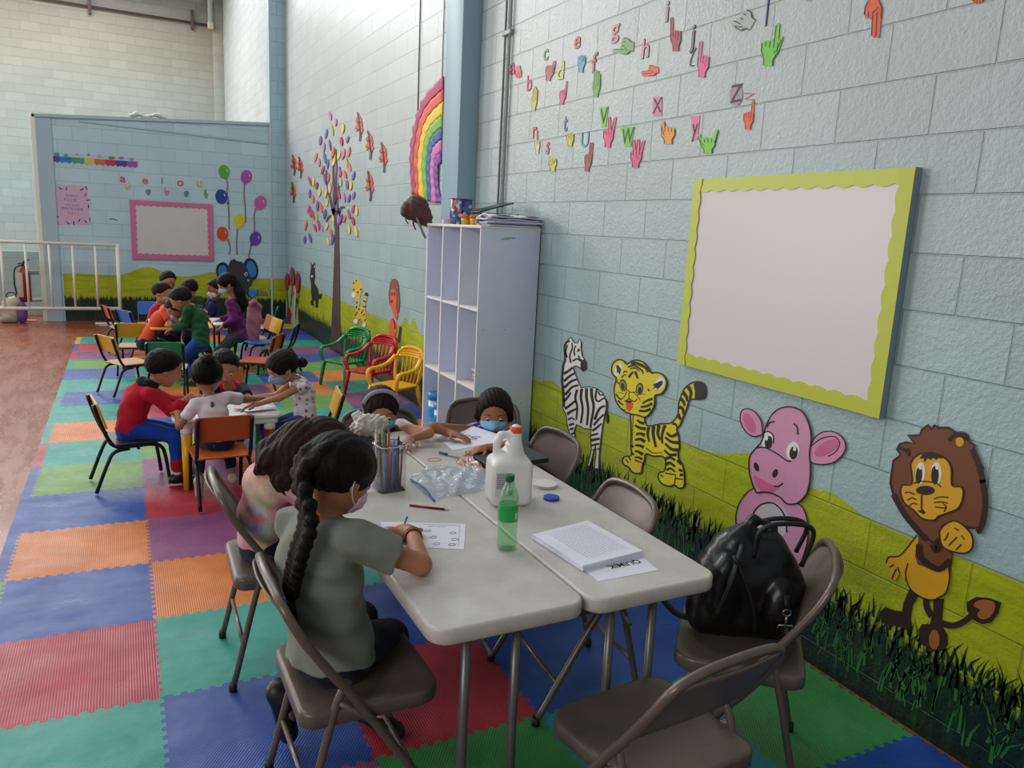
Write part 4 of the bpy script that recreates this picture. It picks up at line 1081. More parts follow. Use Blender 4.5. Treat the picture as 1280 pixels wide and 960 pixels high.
# --- paper tree
K = Cut(370, 130, 5.3333)
t = cutout('paper_tree', 'tall brown paper tree with colourful leaves on the long wall', 'wall decoration', plane_side((414, 430), 0))
mb = MB(); K2 = Cut(340, 100, 2.6667); mtr = M('#3f2a22', 0.7, var=0.1)
K2.poly(mb, [(193, 895), (198, 850), (203, 740), (208, 600), (211, 500), (204, 450), (198, 430), (222, 425), (228, 440), (224, 480), (226, 600), (228, 740), (228, 850), (236, 905)], 0, 0.006)
for s_, w_ in (([(208, 450), (196, 400), (186, 350), (182, 300)], 9), ([(212, 440), (207, 380), (206, 320), (202, 240)], 9), ([(216, 440), (220, 380), (226, 330), (228, 290)], 8), ([(214, 430), (214, 360), (216, 280), (214, 230)], 6), ([(206, 455), (192, 455), (182, 472)], 9), ([(222, 450), (232, 425), (244, 425)], 9)):
    K2.stroke(mb, s_, w_, 0, 0.006, taper=0.5)
mb.build('trunk', mtr, t, True)
LC = dict(P='#5f4a9c', K='#c06aa8', O='#d8603a', Y='#d8c048', M='#a8346a', R='#b02c3c', G='#9cb83c', B='#7a3a20', C='#c9b9a0')
leaves = [(232, 80, 'K'), (270, 125, 'K'), (245, 175, 'G'), (205, 200, 'P'), (167, 245, 'P'), (190, 290, 'K'), (230, 275, 'P'), (318, 165, 'Y'), (308, 250, 'R'), (348, 238, 'P'), (135, 357, 'O'), (158, 390, 'K'), (252, 318, 'O'), (290, 340, 'Y'), (320, 335, 'K'), (358, 320, 'O'), (342, 385, 'G'), (360, 420, 'O'), (195, 360, 'P'), (215, 400, 'P'), (258, 385, 'Y'), (270, 420, 'P'), (297, 452, 'M'), (330, 470, 'O'), (388, 480, 'P'), (370, 545, 'Y'), (182, 440, 'M'), (196, 500, 'P'), (220, 490, 'O'), (96, 515, 'M'), (120, 520, 'Y'), (142, 545, 'B'), (160, 590, 'Y'), (95, 598, 'P'), (116, 632, 'O'), (205, 595, 'Y'), (250, 560, 'M'), (290, 600, 'R'), (325, 625, 'K'), (358, 630, 'P'), (388, 612, 'P'), (148, 680, 'P'), (170, 690, 'O'), (210, 660, 'Y'), (83, 700, 'K'), (100, 722, 'M'), (120, 740, 'R'), (138, 755, 'G'), (196, 735, 'P'), (250, 765, 'Y'), (285, 765, 'K'), (302, 770, 'P'), (327, 765, 'O'), (357, 735, 'M'), (408, 715, 'Y'), (385, 780, 'R'), (360, 835, 'Y'), (405, 850, 'Y'), (70, 812, 'O'), (130, 825, 'R'), (155, 810, 'M'), (175, 830, 'K'), (208, 815, 'Y'), (238, 860, 'O'), (62, 905, 'P'), (98, 895, 'P'), (218, 915, 'Y'), (248, 905, 'P'), (300, 520, 'C'), (345, 540, 'P'), (275, 690, 'P'), (228, 560, 'C'), (385, 700, 'M')]
random.seed(3)
for x_, y_, c_ in leaves[:98]:
    mb = MB(); a_ = random.uniform(-18, 18); w_ = random.uniform(6.5, 10); h_ = random.uniform(26, 40)
    pts = [(0, -h_), (w_*0.8, -h_*0.5), (w_, 0), (w_*0.7, h_*0.6), (0, h_), (-w_*0.8, h_*0.5), (-w_, 0), (-w_*0.7, -h_*0.6)]
    ca, sa = math.cos(math.radians(a_)), math.sin(math.radians(a_))
    pts = [(x_+p*ca-q_*sa, y_+p*sa+q_*ca) for p, q_ in pts]
    K.poly(mb, pts, 0.006, 0.009+random.uniform(0, 0.006)); mb.build('leaf', M(LC[c_], 0.6), t, True)
# --- butterflies
for i, (x_, y_, s_, lab) in enumerate(((450, 158, 1, 'highest orange butterfly, between the tree and the rainbow'), (463, 181, 1, 'orange butterfly just below the highest one beside the tree'), (480, 196, 1.05, 'orange butterfly nearest the rainbow'), (463, 232, 1.05, 'lowest orange butterfly on the rainbow side of the tree'), (368, 206, .72, 'orange butterfly nearest the corner pier'), (376, 209, .75, 'orange butterfly close beside the tree on the corner side'), (367, 240, .72, 'lowest orange butterfly on the corner side of the tree'))):
    K = Cut(x_, y_, 1.0)
    t = cutout('paper_butterfly', lab, 'wall decoration', plane_side((x_, y_), 0), 'orange paper butterflies')
    mb = MB()
    S = lambda p: [(a*s_*1.25, b*s_*1.1) for a, b in p]
    K.poly(mb, S([(-1, -14), (2, -9), (3, -3), (2.5, 0), (4, 4), (1.5, 9), (-0.5, 4), (-3.5, 6), (-4, 1), (-2.5, -2), (-4, -7), (-2, -10)]), 0, 0.008); mb.build('wing', M('#c8481f', 0.5), t, True)
    mb = MB(); K.stroke(mb, S([(-1.8, -16), (-1, -11), (0, -3), (1, 9), (0.4, 17)]), 1.7*s_, 0, 0.012); K.stroke(mb, S([(-4, 2), (-2, 3), (1, 4)]), 1.0*s_, 0, 0.012); K.stroke(mb, S([(-3, -6), (-1, -4), (2, -5)]), 0.9*s_, 0, 0.012); mb.build('body', m_blk, t, True)

# --- rainbow of pleated crepe paper
t = cutout('paper_rainbow', 'half rainbow of pleated crepe paper beside the blue pier', 'wall decoration', (0, 6.9, 1.9))
RB = ['#a82a5c', '#d8502a', '#e2c21f', '#6fae3a', '#22558f', '#c86aa8', '#6a3a8c']
K = Cut(500, 90, 5.65)
outer = [(312, 30), (240, 100), (185, 165), (130, 280), (95, 420), (75, 580), (80, 740), (90, 865)]
inner = [(298, 560), (292, 600), (285, 640), (282, 700), (280, 760), (285, 820), (292, 870), (300, 930)]
inner = [(300, 640), (298, 642), (290, 650), (276, 660), (274, 720), (276, 780), (285, 850), (300, 925)]
bott = [(90, 865), (110, 868), (140, 880), (180, 900), (200, 912), (225, 918), (262, 925), (305, 925)]
topk = [(312, 30), (312, 125), (310, 210), (303, 310), (302, 395), (300, 480), (296, 570), (295, 640)]
def arcpts(i):
    f = i/7.0
    # seven bands: interpolate between outer and inner curves, with the measured top and bottom crossings
    o_ = [Vector((*p, 0)) for p in outer]; n_ = [Vector((*p, 0)) for p in inner]
    P = [o_[k].lerp(n_[k], f) for k in range(8)]
    P[0] = Vector((*topk[i], 0)); P[-1] = Vector((*bott[i], 0))
    P[1] = P[0].lerp(P[1], 0.6)
    return smooth_path(P, 5)
for i in range(7):
    A, B = arcpts(i), arcpts(i+1)
    mb = MB(); N = len(A); rows = []
    for k in range(N):
        row = []
        for j in range(5):
            v = A[k].lerp(B[k], j/4)
            if i == 0 and j == 0: v = v+Vector((6*math.sin(k*1.9), 0, 0))
            q_ = K.q((v.x, v.y)); dd = 0.006+0.008*(0.5+0.5*math.sin(k*1.7+i*0.8+j*0.35))
            row.append((mb.bm.verts.new(plane_side(q_, dd)), mb.bm.verts.new(plane_side(q_, 0.001))))
        rows.append(row)
    fs = []
    for k in range(N-1):
        for j in range(4):
            fs.append(mb.bm.faces.new((rows[k][j][0], rows[k+1][j][0], rows[k+1][j+1][0], rows[k][j+1][0])))
            fs.append(mb.bm.faces.new((rows[k][j][1], rows[k][j+1][1], rows[k+1][j+1][1], rows[k+1][j][1])))
        for j in (0, 4): fs.append(mb.bm.faces.new((rows[k][j][0], rows[k][j][1], rows[k+1][j][1], rows[k+1][j][0])))
    for k in (0, N-1):
        for j in range(4): fs.append(mb.bm.faces.new((rows[k][j][0], rows[k][j+1][0], rows[k][j+1][1], rows[k][j][1])))
    mb._fin(fs, True)
    mb.build('band', M(RB[i], 0.6), t, True)

# --- letters and hand signs
def text_obj(body, mat_, parent, d, size, cx, cy, plane='side', offset=0.0, ex=0.001, name='lettering', rot=0.0, sx=1.0):
    """lettering standing off a wall; cx, cy = centre (wall metres)"""
    c = bpy.data.curves.new(name, 'FONT'); c.body = body; c.size = size; c.align_x = 'CENTER'; c.align_y = 'CENTER'
    c.offset = offset; c.extrude = ex; c.materials.append(mat_)
    o = bpy.data.objects.new(name, c); COL.objects.link(o)
    if plane == 'side': Mx = Matrix(((0, 0, -1, -d), (-1, 0, 0, cx), (0, 1, 0, cy), (0, 0, 0, 1)))
    elif plane == 'back': Mx = Matrix(((1, 0, 0, cx), (0, 0, -1, BACK_Y-d), (0, 1, 0, cy), (0, 0, 0, 1)))
    Mx = Mx @ Matrix.Rotation(rot, 4, 'Z') @ Matrix.Diagonal((sx, 1, 1, 1))
    if parent is not None:
        o.parent = parent; o.matrix_parent_inverse = tree_matrix(parent).inverted()
    o.matrix_basis = Mx
    return o
def letter(ch, ox, oy, sc, cx, cy, w_, h_, col, backing=None, plane='side', where=''):
    px, py = ox+cx/sc, oy+cy/sc
    pf = plane_side if plane == 'side' else plane_back
    K = Cut(ox, oy, sc, pf)
    c0 = pf((px, py), 0); top = pf((px, py-h_/sc/2), 0); bot = pf((px, py+h_/sc/2), 0)
    hm = (top-bot).length
    lft = pf((px-w_/sc/2, py), 0); rgt = pf((px+w_/sc/2, py), 0); wm_ = (lft-rgt).length
    cn = [k for k, v in dict(pink='#d8356f', yellow='#cfc53b', green='#6cc02f').items() if v == col]
    name = 'paper_letter'
    t = thing(name, where, 'letter', tuple(c0), 0, 'paper letters of the hand alphabet' if plane == 'side' else 'paper vowels')
    asc = {'b': .73, 'd': .73, 'f': .73, 'h': .73, 'l': .73, 'k': .73, 't': .66, 'g': .75, 'y': .75, 'j': .92, 'i': .73, 'p': .75}.get(ch, .54)
    if ch.isupper(): asc = .7
    size = hm/asc*0.92; yc = c0.z; hc = c0.y if plane == 'side' else c0.x
    wn = size*{'i': .28, 'l': .28, 'j': .3, 'f': .32, 't': .33, 'r': .36, 'w': .75, 'm': .8, 'W': .95}.get(ch, .54)
    sx = max(0.5, min(1.6, wm_/wn))
    if backing:
        mb = MB()
        if backing == 'oval': K.ell(mb, cx, cy, w_/2, h_/2, 0, 0.002)
        elif backing == 'rect': K.poly(mb, [(cx-w_/2, cy-h_/2), (cx+w_/2, cy-h_/2), (cx+w_/2*0.9, cy+h_/2), (cx-w_/2*0.9, cy+h_/2)], 0, 0.002)
        else: K.poly(mb, [(cx-w_/2, cy-h_/2), (cx-w_*.1, cy-h_/2), (cx+w_*.1, cy-h_/2), (cx+w_/2, cy-h_/2), (cx+w_*0.22, cy+h_/2), (cx-w_*0.22, cy+h_/2)], 0, 0.002)
        mb.build('backing', M(col, 0.5), t, True)
        text_obj(ch, m_blk, t, 0.0035, size*0.85, hc, yc, plane, 0.0, 0.0006, sx=sx*0.85)
    else:
        text_obj(ch, m_blk, t, 0.0012, size, hc, yc, plane, 0.022*size, 0.0011, sx=sx)
        text_obj(ch, M(col, 0.5), t, 0.0030, size, hc, yc, plane, 0.004*size, 0.0008, 'letter_face', sx=sx)
    return t
for ch, cx, cy, w_, h_, col, bk, ds in (
    ('a', 147, 298, 28, 60, '#d8356f', None, 'pink letter a'), ('b', 220, 373, 28, 75, '#d8356f', None, 'pink letter b'), ('c', 294, 237, 28, 58, '#7f9f5a', None, 'olive green letter c'),
    ('d', 360, 320, 36, 85, '#cfc53b', None, 'yellow letter d'), ('e', 434, 182, 34, 62, '#c8664e', None, 'brick-coloured letter e'), ('f', 508, 285, 24, 95, '#b0523f', None, 'rust letter f'),
    ('g', 604, 130, 42, 90, '#d28a90', None, 'dusty pink letter g'), ('h', 738, 220, 40, 95, '#cf8f98', None, 'dusty pink letter h'), ('i', 834, 55, 26, 105, '#b98a9c', None, 'mauve letter i'), ('j', 950, 160, 30, 135, '#6a6a7a', None, 'dark grey letter j'),
    ('l', 1277, 62, 12, 130, '#2f5878', None, 'dark blue letter l at the top edge'),
    ('r', 243, 583, 18, 60, '#e0522e', None, 'orange letter r'), ('s', 303, 650, 22, 62, '#e0522e', None, 'orange letter s'), ('t', 381, 550, 16, 75, '#4f86a0', None, 'slim blue letter t'), ('U', 467, 625, 30, 65, '#5fa3bd', None, 'light blue letter u'),
    ('V', 552, 520, 40, 90, '#6cc02f', 'v', 'letter v on a green card'), ('W', 658, 608, 62, 88, '#6cc02f', 'v', 'letter w on a green card'), ('X', 790, 473, 42, 85, '#d8739c', 'rect', 'letter x on a pink card'), ('y', 958, 568, 42, 105, '#d8739c', 'v', 'letter y on a pink card'), ('Z', 1140, 420, 58, 100, '#9a8a98', 'oval', 'letter z on a mauve oval card')):
    letter(ch, 600, 0, 3.5556, cx, cy, w_, h_, col, bk, 'side', ds+' of the hand alphabet on the wall')
for ch, cx, cy, w_, h_, col, ds in (('a', 82, 82, 54, 50, '#d8306f', 'pink'), ('e', 250, 95, 52, 50, '#d87a20', 'orange'), ('i', 382, 98, 16, 62, '#4a8a4a', 'dark green'), ('o', 520, 110, 50, 50, '#e04a20', 'orange-red'), ('u', 664, 116, 46, 54, '#c8c82a', 'yellow')):
    letter(ch, 140, 210, 6.095, cx, cy, w_, h_, col, None, 'back', '%s letter %s above the pink-framed board' % (ds, ch))

HT = dict(
 fist=([0.62, 0.66, 0.66, 0.60], (0.80, 0.62)), flat=([0.93, 1.0, 0.97, 0.88], (0.60, 0.50)), index=([1.0, 0.64, 0.62, 0.58], (0.45, 0.5)), two=([1.0, 1.0, 0.60, 0.55], (0.5, 0.5)),
 three=([0.97, 1.0, 0.97, 0.58], (0.6, 0.45)), hang=([0.62, 0.64, 0.62, 0.95], (0.0, 0.75)), ell=([1.0, 0.62, 0.6, 0.56], (0.0, 0.70)), pinky=([0.60, 0.63, 0.62, 1.0], (0.6, 0.5)), vee=([1.0, 1.0, 0.58, 0.55], (0.6, 0.5)), hook=([0.80, 0.62, 0.60, 0.55], (0.15, 0.72)))
def hand_sign(ox, oy, sc, cx, cy, w_, h_, col, typ, rot, lab, plane='side', flip=False):
    pf = plane_side if plane == 'side' else plane_back
    K = Cut(ox, oy, sc, pf)
    t = thing('paper_hand_sign', lab, 'hand sign', tuple(pf(K.q((cx, cy+h_/2)), 0)), 0, 'paper hand signs' if plane == 'side' else 'paper vowel hand signs')
    up, th = HT[typ]
    if rot in (90, 270, -90): ww, hh = h_, w_
    else: ww, hh = w_, h_
    def T(x, y):
        x, y = (x-0.5)*ww*(-1 if flip else 1), (0.5-y)*hh
        c, s = math.cos(math.radians(rot)), math.sin(math.radians(rot))
        return (cx+x*c-y*s, cy+x*s+y*c)
    mb = MB(); m_ = M(col, 0.5)
    K.poly(mb, [T(*p) for p in ((0.30, 0), (0.72, 0), (0.72, 0.16), (0.88, 0.32), (0.86, 0.56), (0.14, 0.58), (0.14, 0.30), (0.30, 0.16))], 0, 0.0030)
    xs = [0.23, 0.42, 0.61, 0.79]; spread = {'vee': [-0.16, 0.12, 0, 0], 'three': [-0.18, 0, 0.17, 0], 'hang': [0, 0, 0, 0.18]}.get(typ, [0, 0, 0, 0])
    for x, y, sp in zip(xs, up, spread):
        K.stroke(mb, [T(x, 0.45), T(x+sp*0.5, (0.45+y)/2), T(x+sp, y-0.05)], 0.19*ww, 0, 0.0032, sm=3, taper=0.25)
        K.ell(mb, *T(x+sp, y-0.06), 0.085*ww, 0.085*ww, 0, 0.0031, n=8)
    K.stroke(mb, [T(0.22, 0.25), T((0.2+th[0])/2, (0.3+th[1])/2-0.03), T(*th)], 0.17*ww, 0, 0.0036, sm=3, taper=0.2)
    mb.build('hand', m_, t, True)
    mb = MB(); lw = max(1.2, 0.035*ww)
    for i, (x, y, sp) in enumerate(zip(xs, up, spread)):
        K.stroke(mb, [T(x+0.095, 0.42), T(x+0.095+sp*0.5, (0.42+y)/2), T(x+0.08+sp, y-0.06)], lw, 0, 0.0042, sm=0)
    K.stroke(mb, [T(0.14, 0.55), T(0.14, 0.30), T(0.30, 0.14), T(0.30, 0)], lw, 0, 0.0042, sm=0)
    K.stroke(mb, [T(0.88, 0.5), T(0.88, 0.32), T(0.72, 0.14), T(0.72, 0)], lw, 0, 0.0042, sm=0)
    K.stroke(mb, [T(0.30, 0.30), T((0.3+th[0])/2, 0.38), T(th[0], th[1]-0.08)], lw, 0, 0.0042, sm=0)
    mb.build('ink_line', m_blk, t, True)
A_ = (600, 0, 3.5556)
for cx, cy, w_, h_, col, typ, rot, lab, fl in (
    (173, 335, 36, 85, '#e0591f', 'fist', 180, 'small orange fist sign beside the letter a', False), (243, 437, 34, 115, '#c9c234', 'flat', 4, 'yellow flat hand sign below the letter b', False),
    (315, 300, 48, 120, '#a84c48', 'hook', 10, 'brick red curved hand sign beside the letter c', True), (372, 410, 36, 110, '#d8407a', 'index', 8, 'pink pointing hand sign below the letter d', True),
    (455, 260, 42, 125, '#5f9fbd', 'fist', 5, 'blue hand sign beside the letter e', False), (520, 370, 42, 125, '#62b038', 'flat', 3, 'green hand sign with fingers up below the letter f', False),
    (640, 205, 95, 90, '#7ba05a', 'index', -85, 'olive green sideways hand sign beside the letter g', False), (758, 315, 62, 75, '#e2521f', 'two', -95, 'orange sideways hand sign below the letter h', False),
    (873, 150, 60, 155, '#a8403f', 'pinky', 0, 'dark red hand sign beside the letter i', True), (997, 262, 65, 165, '#e05a92', 'pinky', 6, 'pink hand sign beside the letter j', True),
    (1165, 85, 125, 110, '#9fb0a8', 'hook', -60, 'grey hand sign pointing down at the top edge', False), (1293, 195, 95, 196, '#6cc02f', 'ell', 6, 'bright green hand sign with thumb out below the letter l', True),
    (1750, 70, 100, 200, '#d8592c', 'two', 184, 'large orange hand sign with fingers pointing down', False), (2214, 0, 64, 80, '#d8592c', 'fist', 180, 'orange hand sign cut by the top edge of the view', False), (1462, -8, 50, 50, '#4f9fc0', 'fist', 180, 'blue hand sign just showing at the top edge', False), (1106, -8, 36, 40, '#4f9fc0', 'fist', 180, 'small blue sign just showing above the grey hand', False),
    (257, 630, 28, 110, '#d8cf9a', 'two', 0, 'cream hand sign with crossed fingers below the letter r', False), (325, 715, 45, 95, '#c9c234', 'fist', 0, 'yellow fist sign below the letter s', False), (403, 603, 42, 95, '#c9c234', 'fist', 0, 'yellow fist sign beside the letter t', True),
    (485, 695, 42, 135, '#a8403f', 'two', 6, 'dark red two-finger hand sign below the letter u', True), (575, 585, 58, 140, '#e0457a', 'vee', 4, 'pink hand sign showing two spread fingers', True), (698, 680, 64, 130, '#e0457a', 'three', 4, 'pink hand sign showing three fingers', True),
    (838, 575, 80, 130, '#e8901c', 'hook', 0, 'orange-yellow hooked finger sign below the letter x', False), (1015, 625, 84, 112, '#7cc530', 'hang', 0, 'green hand sign with thumb and little finger out', False), (1198, 510, 56, 130, '#e8541f', 'index', 4, 'orange pointing hand sign below the letter z', True)):
    hand_sign(*A_, cx, cy, w_, h_, col, typ, rot, lab, 'side', fl)
for cx, cy, w_, h_, col, typ, rot, lab in ((125, 155, 48, 75, '#cfc184', 'fist', 170, 'cream fist sign below the vowel a'), (276, 172, 48, 70, '#8a6f90', 'fist', 0, 'mauve fist sign below the vowel e'), (418, 178, 46, 68, '#c08a98', 'pinky', 0, 'pale pink hand sign below the vowel i'), (566, 186, 44, 70, '#3f8fb0', 'fist', 0, 'blue hand sign below the vowel o'), (716, 196, 40, 70, '#6aa850', 'two', 0, 'green hand sign below the vowel u')):
    hand_sign(140, 210, 6.095, cx, cy, w_, h_, col, typ, rot, lab, 'back', typ == 'pinky')
K = Cut(*A_)
t = cutout('paper_motion_mark', 'thin orange zigzag above the orange pointing hand sign', 'wall decoration', plane_side(K.q((1200, 440)), 0)); mb = MB(); K.stroke(mb, [(1178, 415), (1222, 415), (1178, 440), (1222, 445)], 6, 0, 0.002, sm=0); mb.build('line', M('#b0502c', 0.5), t, True)
t = cutout('paper_motion_mark', 'thin black hook line beside the pink hand sign of letter j', 'wall decoration', plane_side(K.q((950, 290)), 0)); mb = MB(); K.stroke(mb, [(962, 212), (940, 260), (938, 292), (955, 290)], 5, 0, 0.002); mb.build('line', m_blk, t, True)

# --- whiteboards
def scallop_board(name, label, plane, quad, th, frame_col, bw, nseg, mface, edge):
    """quad: (h0,h1,z0,z1) in wall metres, h grows to the viewer's right"""
    h0, h1, z0, z1 = quad
    if plane == 'side': F = lambda h, z, d: Vector((-d, -h, z))
    else: F = lambda h, z, d: Vector((h, BACK_Y-d, z))
    t = thing(name, label, 'whiteboard', tuple(F((h0+h1)/2, z0, 0)))
    mb = MB(); mb.prism([(h0, z0), (h1, z0), (h1, z1), (h0, z1)], lambda p: F(p[0], p[1], 0.004), lambda p: F(p[0], p[1], th)); mb.build('backing', edge, t, True)
    mb = MB(); mb.prism([(h0+.01, z0+.01), (h1-.01, z0+.01), (h1-.01, z1-.01), (h0+.01, z1-.01)], lambda p: F(p[0], p[1], th-0.001), lambda p: F(p[0], p[1], th+0.001)); mb.build('writing_surface', mface, t, True)
    def strip(a, b, n, inner, horizontal, z):
        L = b-a
        for s in range(n):
            mb = MB(); u0, u1 = a+L*s/n, a+L*(s+1)/n; k = 36; top = []; low = []
            for i in range(k+1):
                u = u0+(u1-u0)*i/k; d = bw*(0.84+0.18*abs(math.sin(PI*u/0.088)))
                low.append((u, inner[0]+inner[1]*d)); top.append((u, inner[0]))
            P = low+top[::-1]
            if not horizontal: P = [(q_, p) for p, q_ in P]
            m = len(low); fs = []
            bow = lambda i: 0.0
            A = [mb.bm.verts.new(F(*(P[i]), z+0.004+bow(i))) for i in range(m)]; B = [mb.bm.verts.new(F(*(P[2*m-1-i]), z+0.0015)) for i in range(m)]
            A2 = [mb.bm.verts.new(F(*(P[i]), z+0.002)) for i in range(m)]
            for i in range(m-1):
                fs.append(mb.bm.faces.new((A[i], A[i+1], B[i+1], B[i]))); fs.append(mb.bm.faces.new((A[i+1], A[i], A2[i], A2[i+1])))
            mb._fin(fs, False)
            mb.build('scalloped_border', frame_col, t, True)
    strip(h0, h1, nseg, (z1, -1), True, th); strip(h0, h1, nseg+1, (z0, 1), True, th)
    strip(z0, z1, 2, (h0, 1), False, th+0.0022); strip(z0, z1, 2, (h1, -1), False, th+0.0022)
    return t
face = M('#d3c9c8', 0.33, spec=0.35)
t = scallop_board('whiteboard', 'large whiteboard with scalloped yellow-green border on the mural wall', 'side', (-3.04, -1.862, 1.10, 1.993), 0.035, M('#b9bf3c', 0.42), 0.062, 3, face, M('#8296a4', 0.5, 0.2))
scallop_board('whiteboard', 'smaller whiteboard with scalloped pink border on the far partition', 'back', (-2.37, -1.165, 0.98, 1.885), 0.03, M('#c0688f', 0.4), 0.085, 3, M('#c6c2be', 0.3, var=0.04, vscale=3), M('#b8a8b0', 0.5))

# --- balloons
K = Cut(140, 210, 6.095, plane_back)
for cx, cy, r_, col, tail, lab in ((853, 28, 46, '#4f9f2c', [(870, 80), (880, 130), (875, 180), (890, 260)], 'green paper balloon, highest of the bunch'), (1022, 66, 46, '#a8489a', [(1010, 122), (1005, 200), (1015, 300), (1018, 420)], 'magenta paper balloon at the top right of the bunch'),
    (833, 218, 50, '#133f86', [(885, 272), (890, 350), (892, 470)], 'dark blue paper balloon beside the pink-framed board'), (1130, 264, 49, '#c0589a', [(1092, 318), (1082, 370), (1086, 430), (1085, 490)], 'pink paper balloon nearest the corner'),
    (968, 402, 46, '#d8c018', [(955, 460), (950, 560), (952, 665)], 'yellow paper balloon in the middle of the bunch'), (842, 500, 48, '#cc4420', [(885, 555), (900, 610), (892, 662)], 'orange-red paper balloon low beside the board'), (1092, 538, 48, '#5a3f96', [(1060, 590), (1045, 650), (1042, 690)], 'purple paper balloon just above the elephant')):
    t = cutout('paper_balloon', lab, 'balloon', plane_back(K.q((cx, cy+60)), 0), 'paper balloons')
    mb = MB(); K.ell(mb, cx, cy, r_*0.92, r_*1.12, 0, 0.012, 12 if tail[0][0] < cx else -12); tx, ty = tail[0]; K.poly(mb, [(tx-6, ty-14), (tx+6, ty-14), (tx+9, ty+2), (tx-9, ty+2)], 0, 0.010); mb.build('balloon', M(col, 0.35), t, True)
    mb = MB(); K.stroke(mb, tail, 11, 0, 0.006); mb.build('ribbon', M('#8a6a78', 0.6), t, True)
    mb = MB(); K.poly(mb, [(cx+r_*.35, cy-r_*.5), (cx+r_*.6, cy-r_*.2), (cx+r_*.55, cy+r_*.1), (cx+r_*.42, cy-r_*.2)], 0.012, 0.0135); mb.build('glint', M('#d8d0c8' if col not in ('#d8c018',) else '#b08a18', 0.5), t, True)
# --- elephant
K = Cut(240, 320, 8.0, plane_back)
t = cutout('elephant_cutout', 'grey elephant head cutout with blue ears behind the far group', 'wall decoration', plane_back(K.q((480, 400)), 0))
mg = M('#2f2f33', 0.6); mg2 = M('#1a1c22', 0.6); mbl = M('#2676b8', 0.5)
mb = MB(); K.ell(mb, 305, 145, 66, 84, 0, 0.010, 5); K.ell(mb, 588, 130, 72, 112, 0, 0.010, -12); mb.build('ear', mg2, t, True)
mb = MB(); K.ell(mb, 303, 150, 44, 60, 0.010, 0.0125, 5); K.ell(mb, 592, 130, 48, 82, 0.010, 0.0125, -12); mb.build('inner_ear', mbl, t, True)
mb = MB(); K.poly(mb, [(360, 100), (385, 45), (420, 28), (445, 48), (500, 60), (545, 110), (580, 200), (608, 240), (590, 290), (560, 320), (575, 380), (600, 410), (560, 410), (520, 340), (440, 360), (380, 330), (350, 220)], 0.010, 0.02); mb.build('head', mg, t, True)
mb = MB(); K.ell(mb, 538, 180, 18, 20, 0.02, 0.023); K.ell(mb, 562, 243, 10, 10, 0.02, 0.023); mb.build('eye', M('#a8b0b8', 0.5), t, True)
mb = MB(); K.ell(mb, 540, 182, 8, 10, 0.023, 0.025); mb.build('pupil', mg2, t, True)
mb = MB(); K.ell(mb, 605, 368, 40, 40, 0.0, 0.022); mb.build('ball', M('#2f7fd0', 0.4), t, True)
t = cutout('painted_plants', 'teal painted grass tufts on both sides of the elephant', 'painted grass', plane_back(K.q((700, 400)), 0)); random.seed(8)
mb = MB()
for x0, x1 in ((150, 250), (570, 790)):
    for i in range(26):
        x_ = random.uniform(x0, x1); K.poly(mb, [(x_-10, 400), (x_+random.uniform(-22, 22), random.uniform(318, 352)), (x_+10, 400)], 0, 0.0015+0.0001*i)
mb.build('leaves', M('#1f7a5c', 0.6), t, True)
mb = MB(); K.ell(mb, 715, 372, 38, 20, 0.004, 0.006, 0, 14); mb.build('flower', M('#a85a48', 0.5), t, True)
# --- poster and train banner
K = Cut(55, 180, 8.727, plane_back)
t = cutout('poster', 'pink poster with purple writing on the far partition', 'poster', plane_back(K.q((310, 880)), 0))
mb = MB(); K.poly(mb, [(102, 440), (468, 462), (505, 878), (140, 880)], 0, 0.003); mb.build('sheet', M('#c3a2bc', 0.5), t, True)
mb = MB(); random.seed(2)
cc = ['#a8384c', '#2a2c5a', '#4a3f86', '#c8b04a', '#2a2c3a', '#b0503a']
conf = [(115, 470, 90, 0), (178, 485, 35, 1), (245, 485, 100, 2), (335, 490, 80, 3), (415, 495, -25, 1), (462, 480, 60, 2), (455, 552, -60, 5), (118, 560, 90, 2), (483, 612, 0, 2), (485, 680, 90, 1), (145, 788, 45, 1), (150, 860, 60, 0), (262, 862, 40, 2), (325, 862, 90, 1), (385, 835, -55, 1), (455, 845, 50, 1), (500, 826, 90, 2), (140, 645, 0, 3)]
for ci in range(6):
    mb = MB()
    for x_, y_, a_, k_ in conf:
        if k_ != ci: continue
        dx, dy = math.cos(math.radians(a_))*20, math.sin(math.radians(a_))*20
        K.stroke(mb, [(x_-dx, y_-dy), (x_+dx, y_+dy)], 13, 0, 0.0042, sm=0)
    mb.build('confetti_print', M(cc[ci], 0.5), t, True)
for s_, x_, y_, h_, col in (('AS DRA IS', 300, 565, 32, '#3f3576'), ('P E C IC', 290, 612, 42, '#35306a'), ('COMO A MESA', 305, 668, 24, '#4a3f86'), ('PUNCELA NAVE', 310, 708, 34, '#3f3576'), ('E A T T', 325, 758, 40, '#a04050')):
    v = plane_back(K.q((x_, y_)), 0); a = plane_back(K.q((x_, y_-h_/2)), 0); b = plane_back(K.q((x_, y_+h_/2)), 0)
    text_obj(s_, M(col, 0.5), t, 0.0042, (a-b).length*0.98, v.x, v.z, 'back', 0.0, 0.0004, sx=0.86, rot=-0.02)
t = cutout('train_banner', 'long paper train in rainbow colours above the pink poster', 'wall decoration', plane_back(K.q((545, 220)), 0))
tc = ['#5a2c78', '#1f6fae', '#4a8a68', '#c8b04c', '#c0602c', '#b02c54', '#4a2f88', '#8a4498']
xs = [68, 172, 305, 440, 548, 668, 778, 905, 1022]
ty = lambda x: 128+(x-70)*0.068
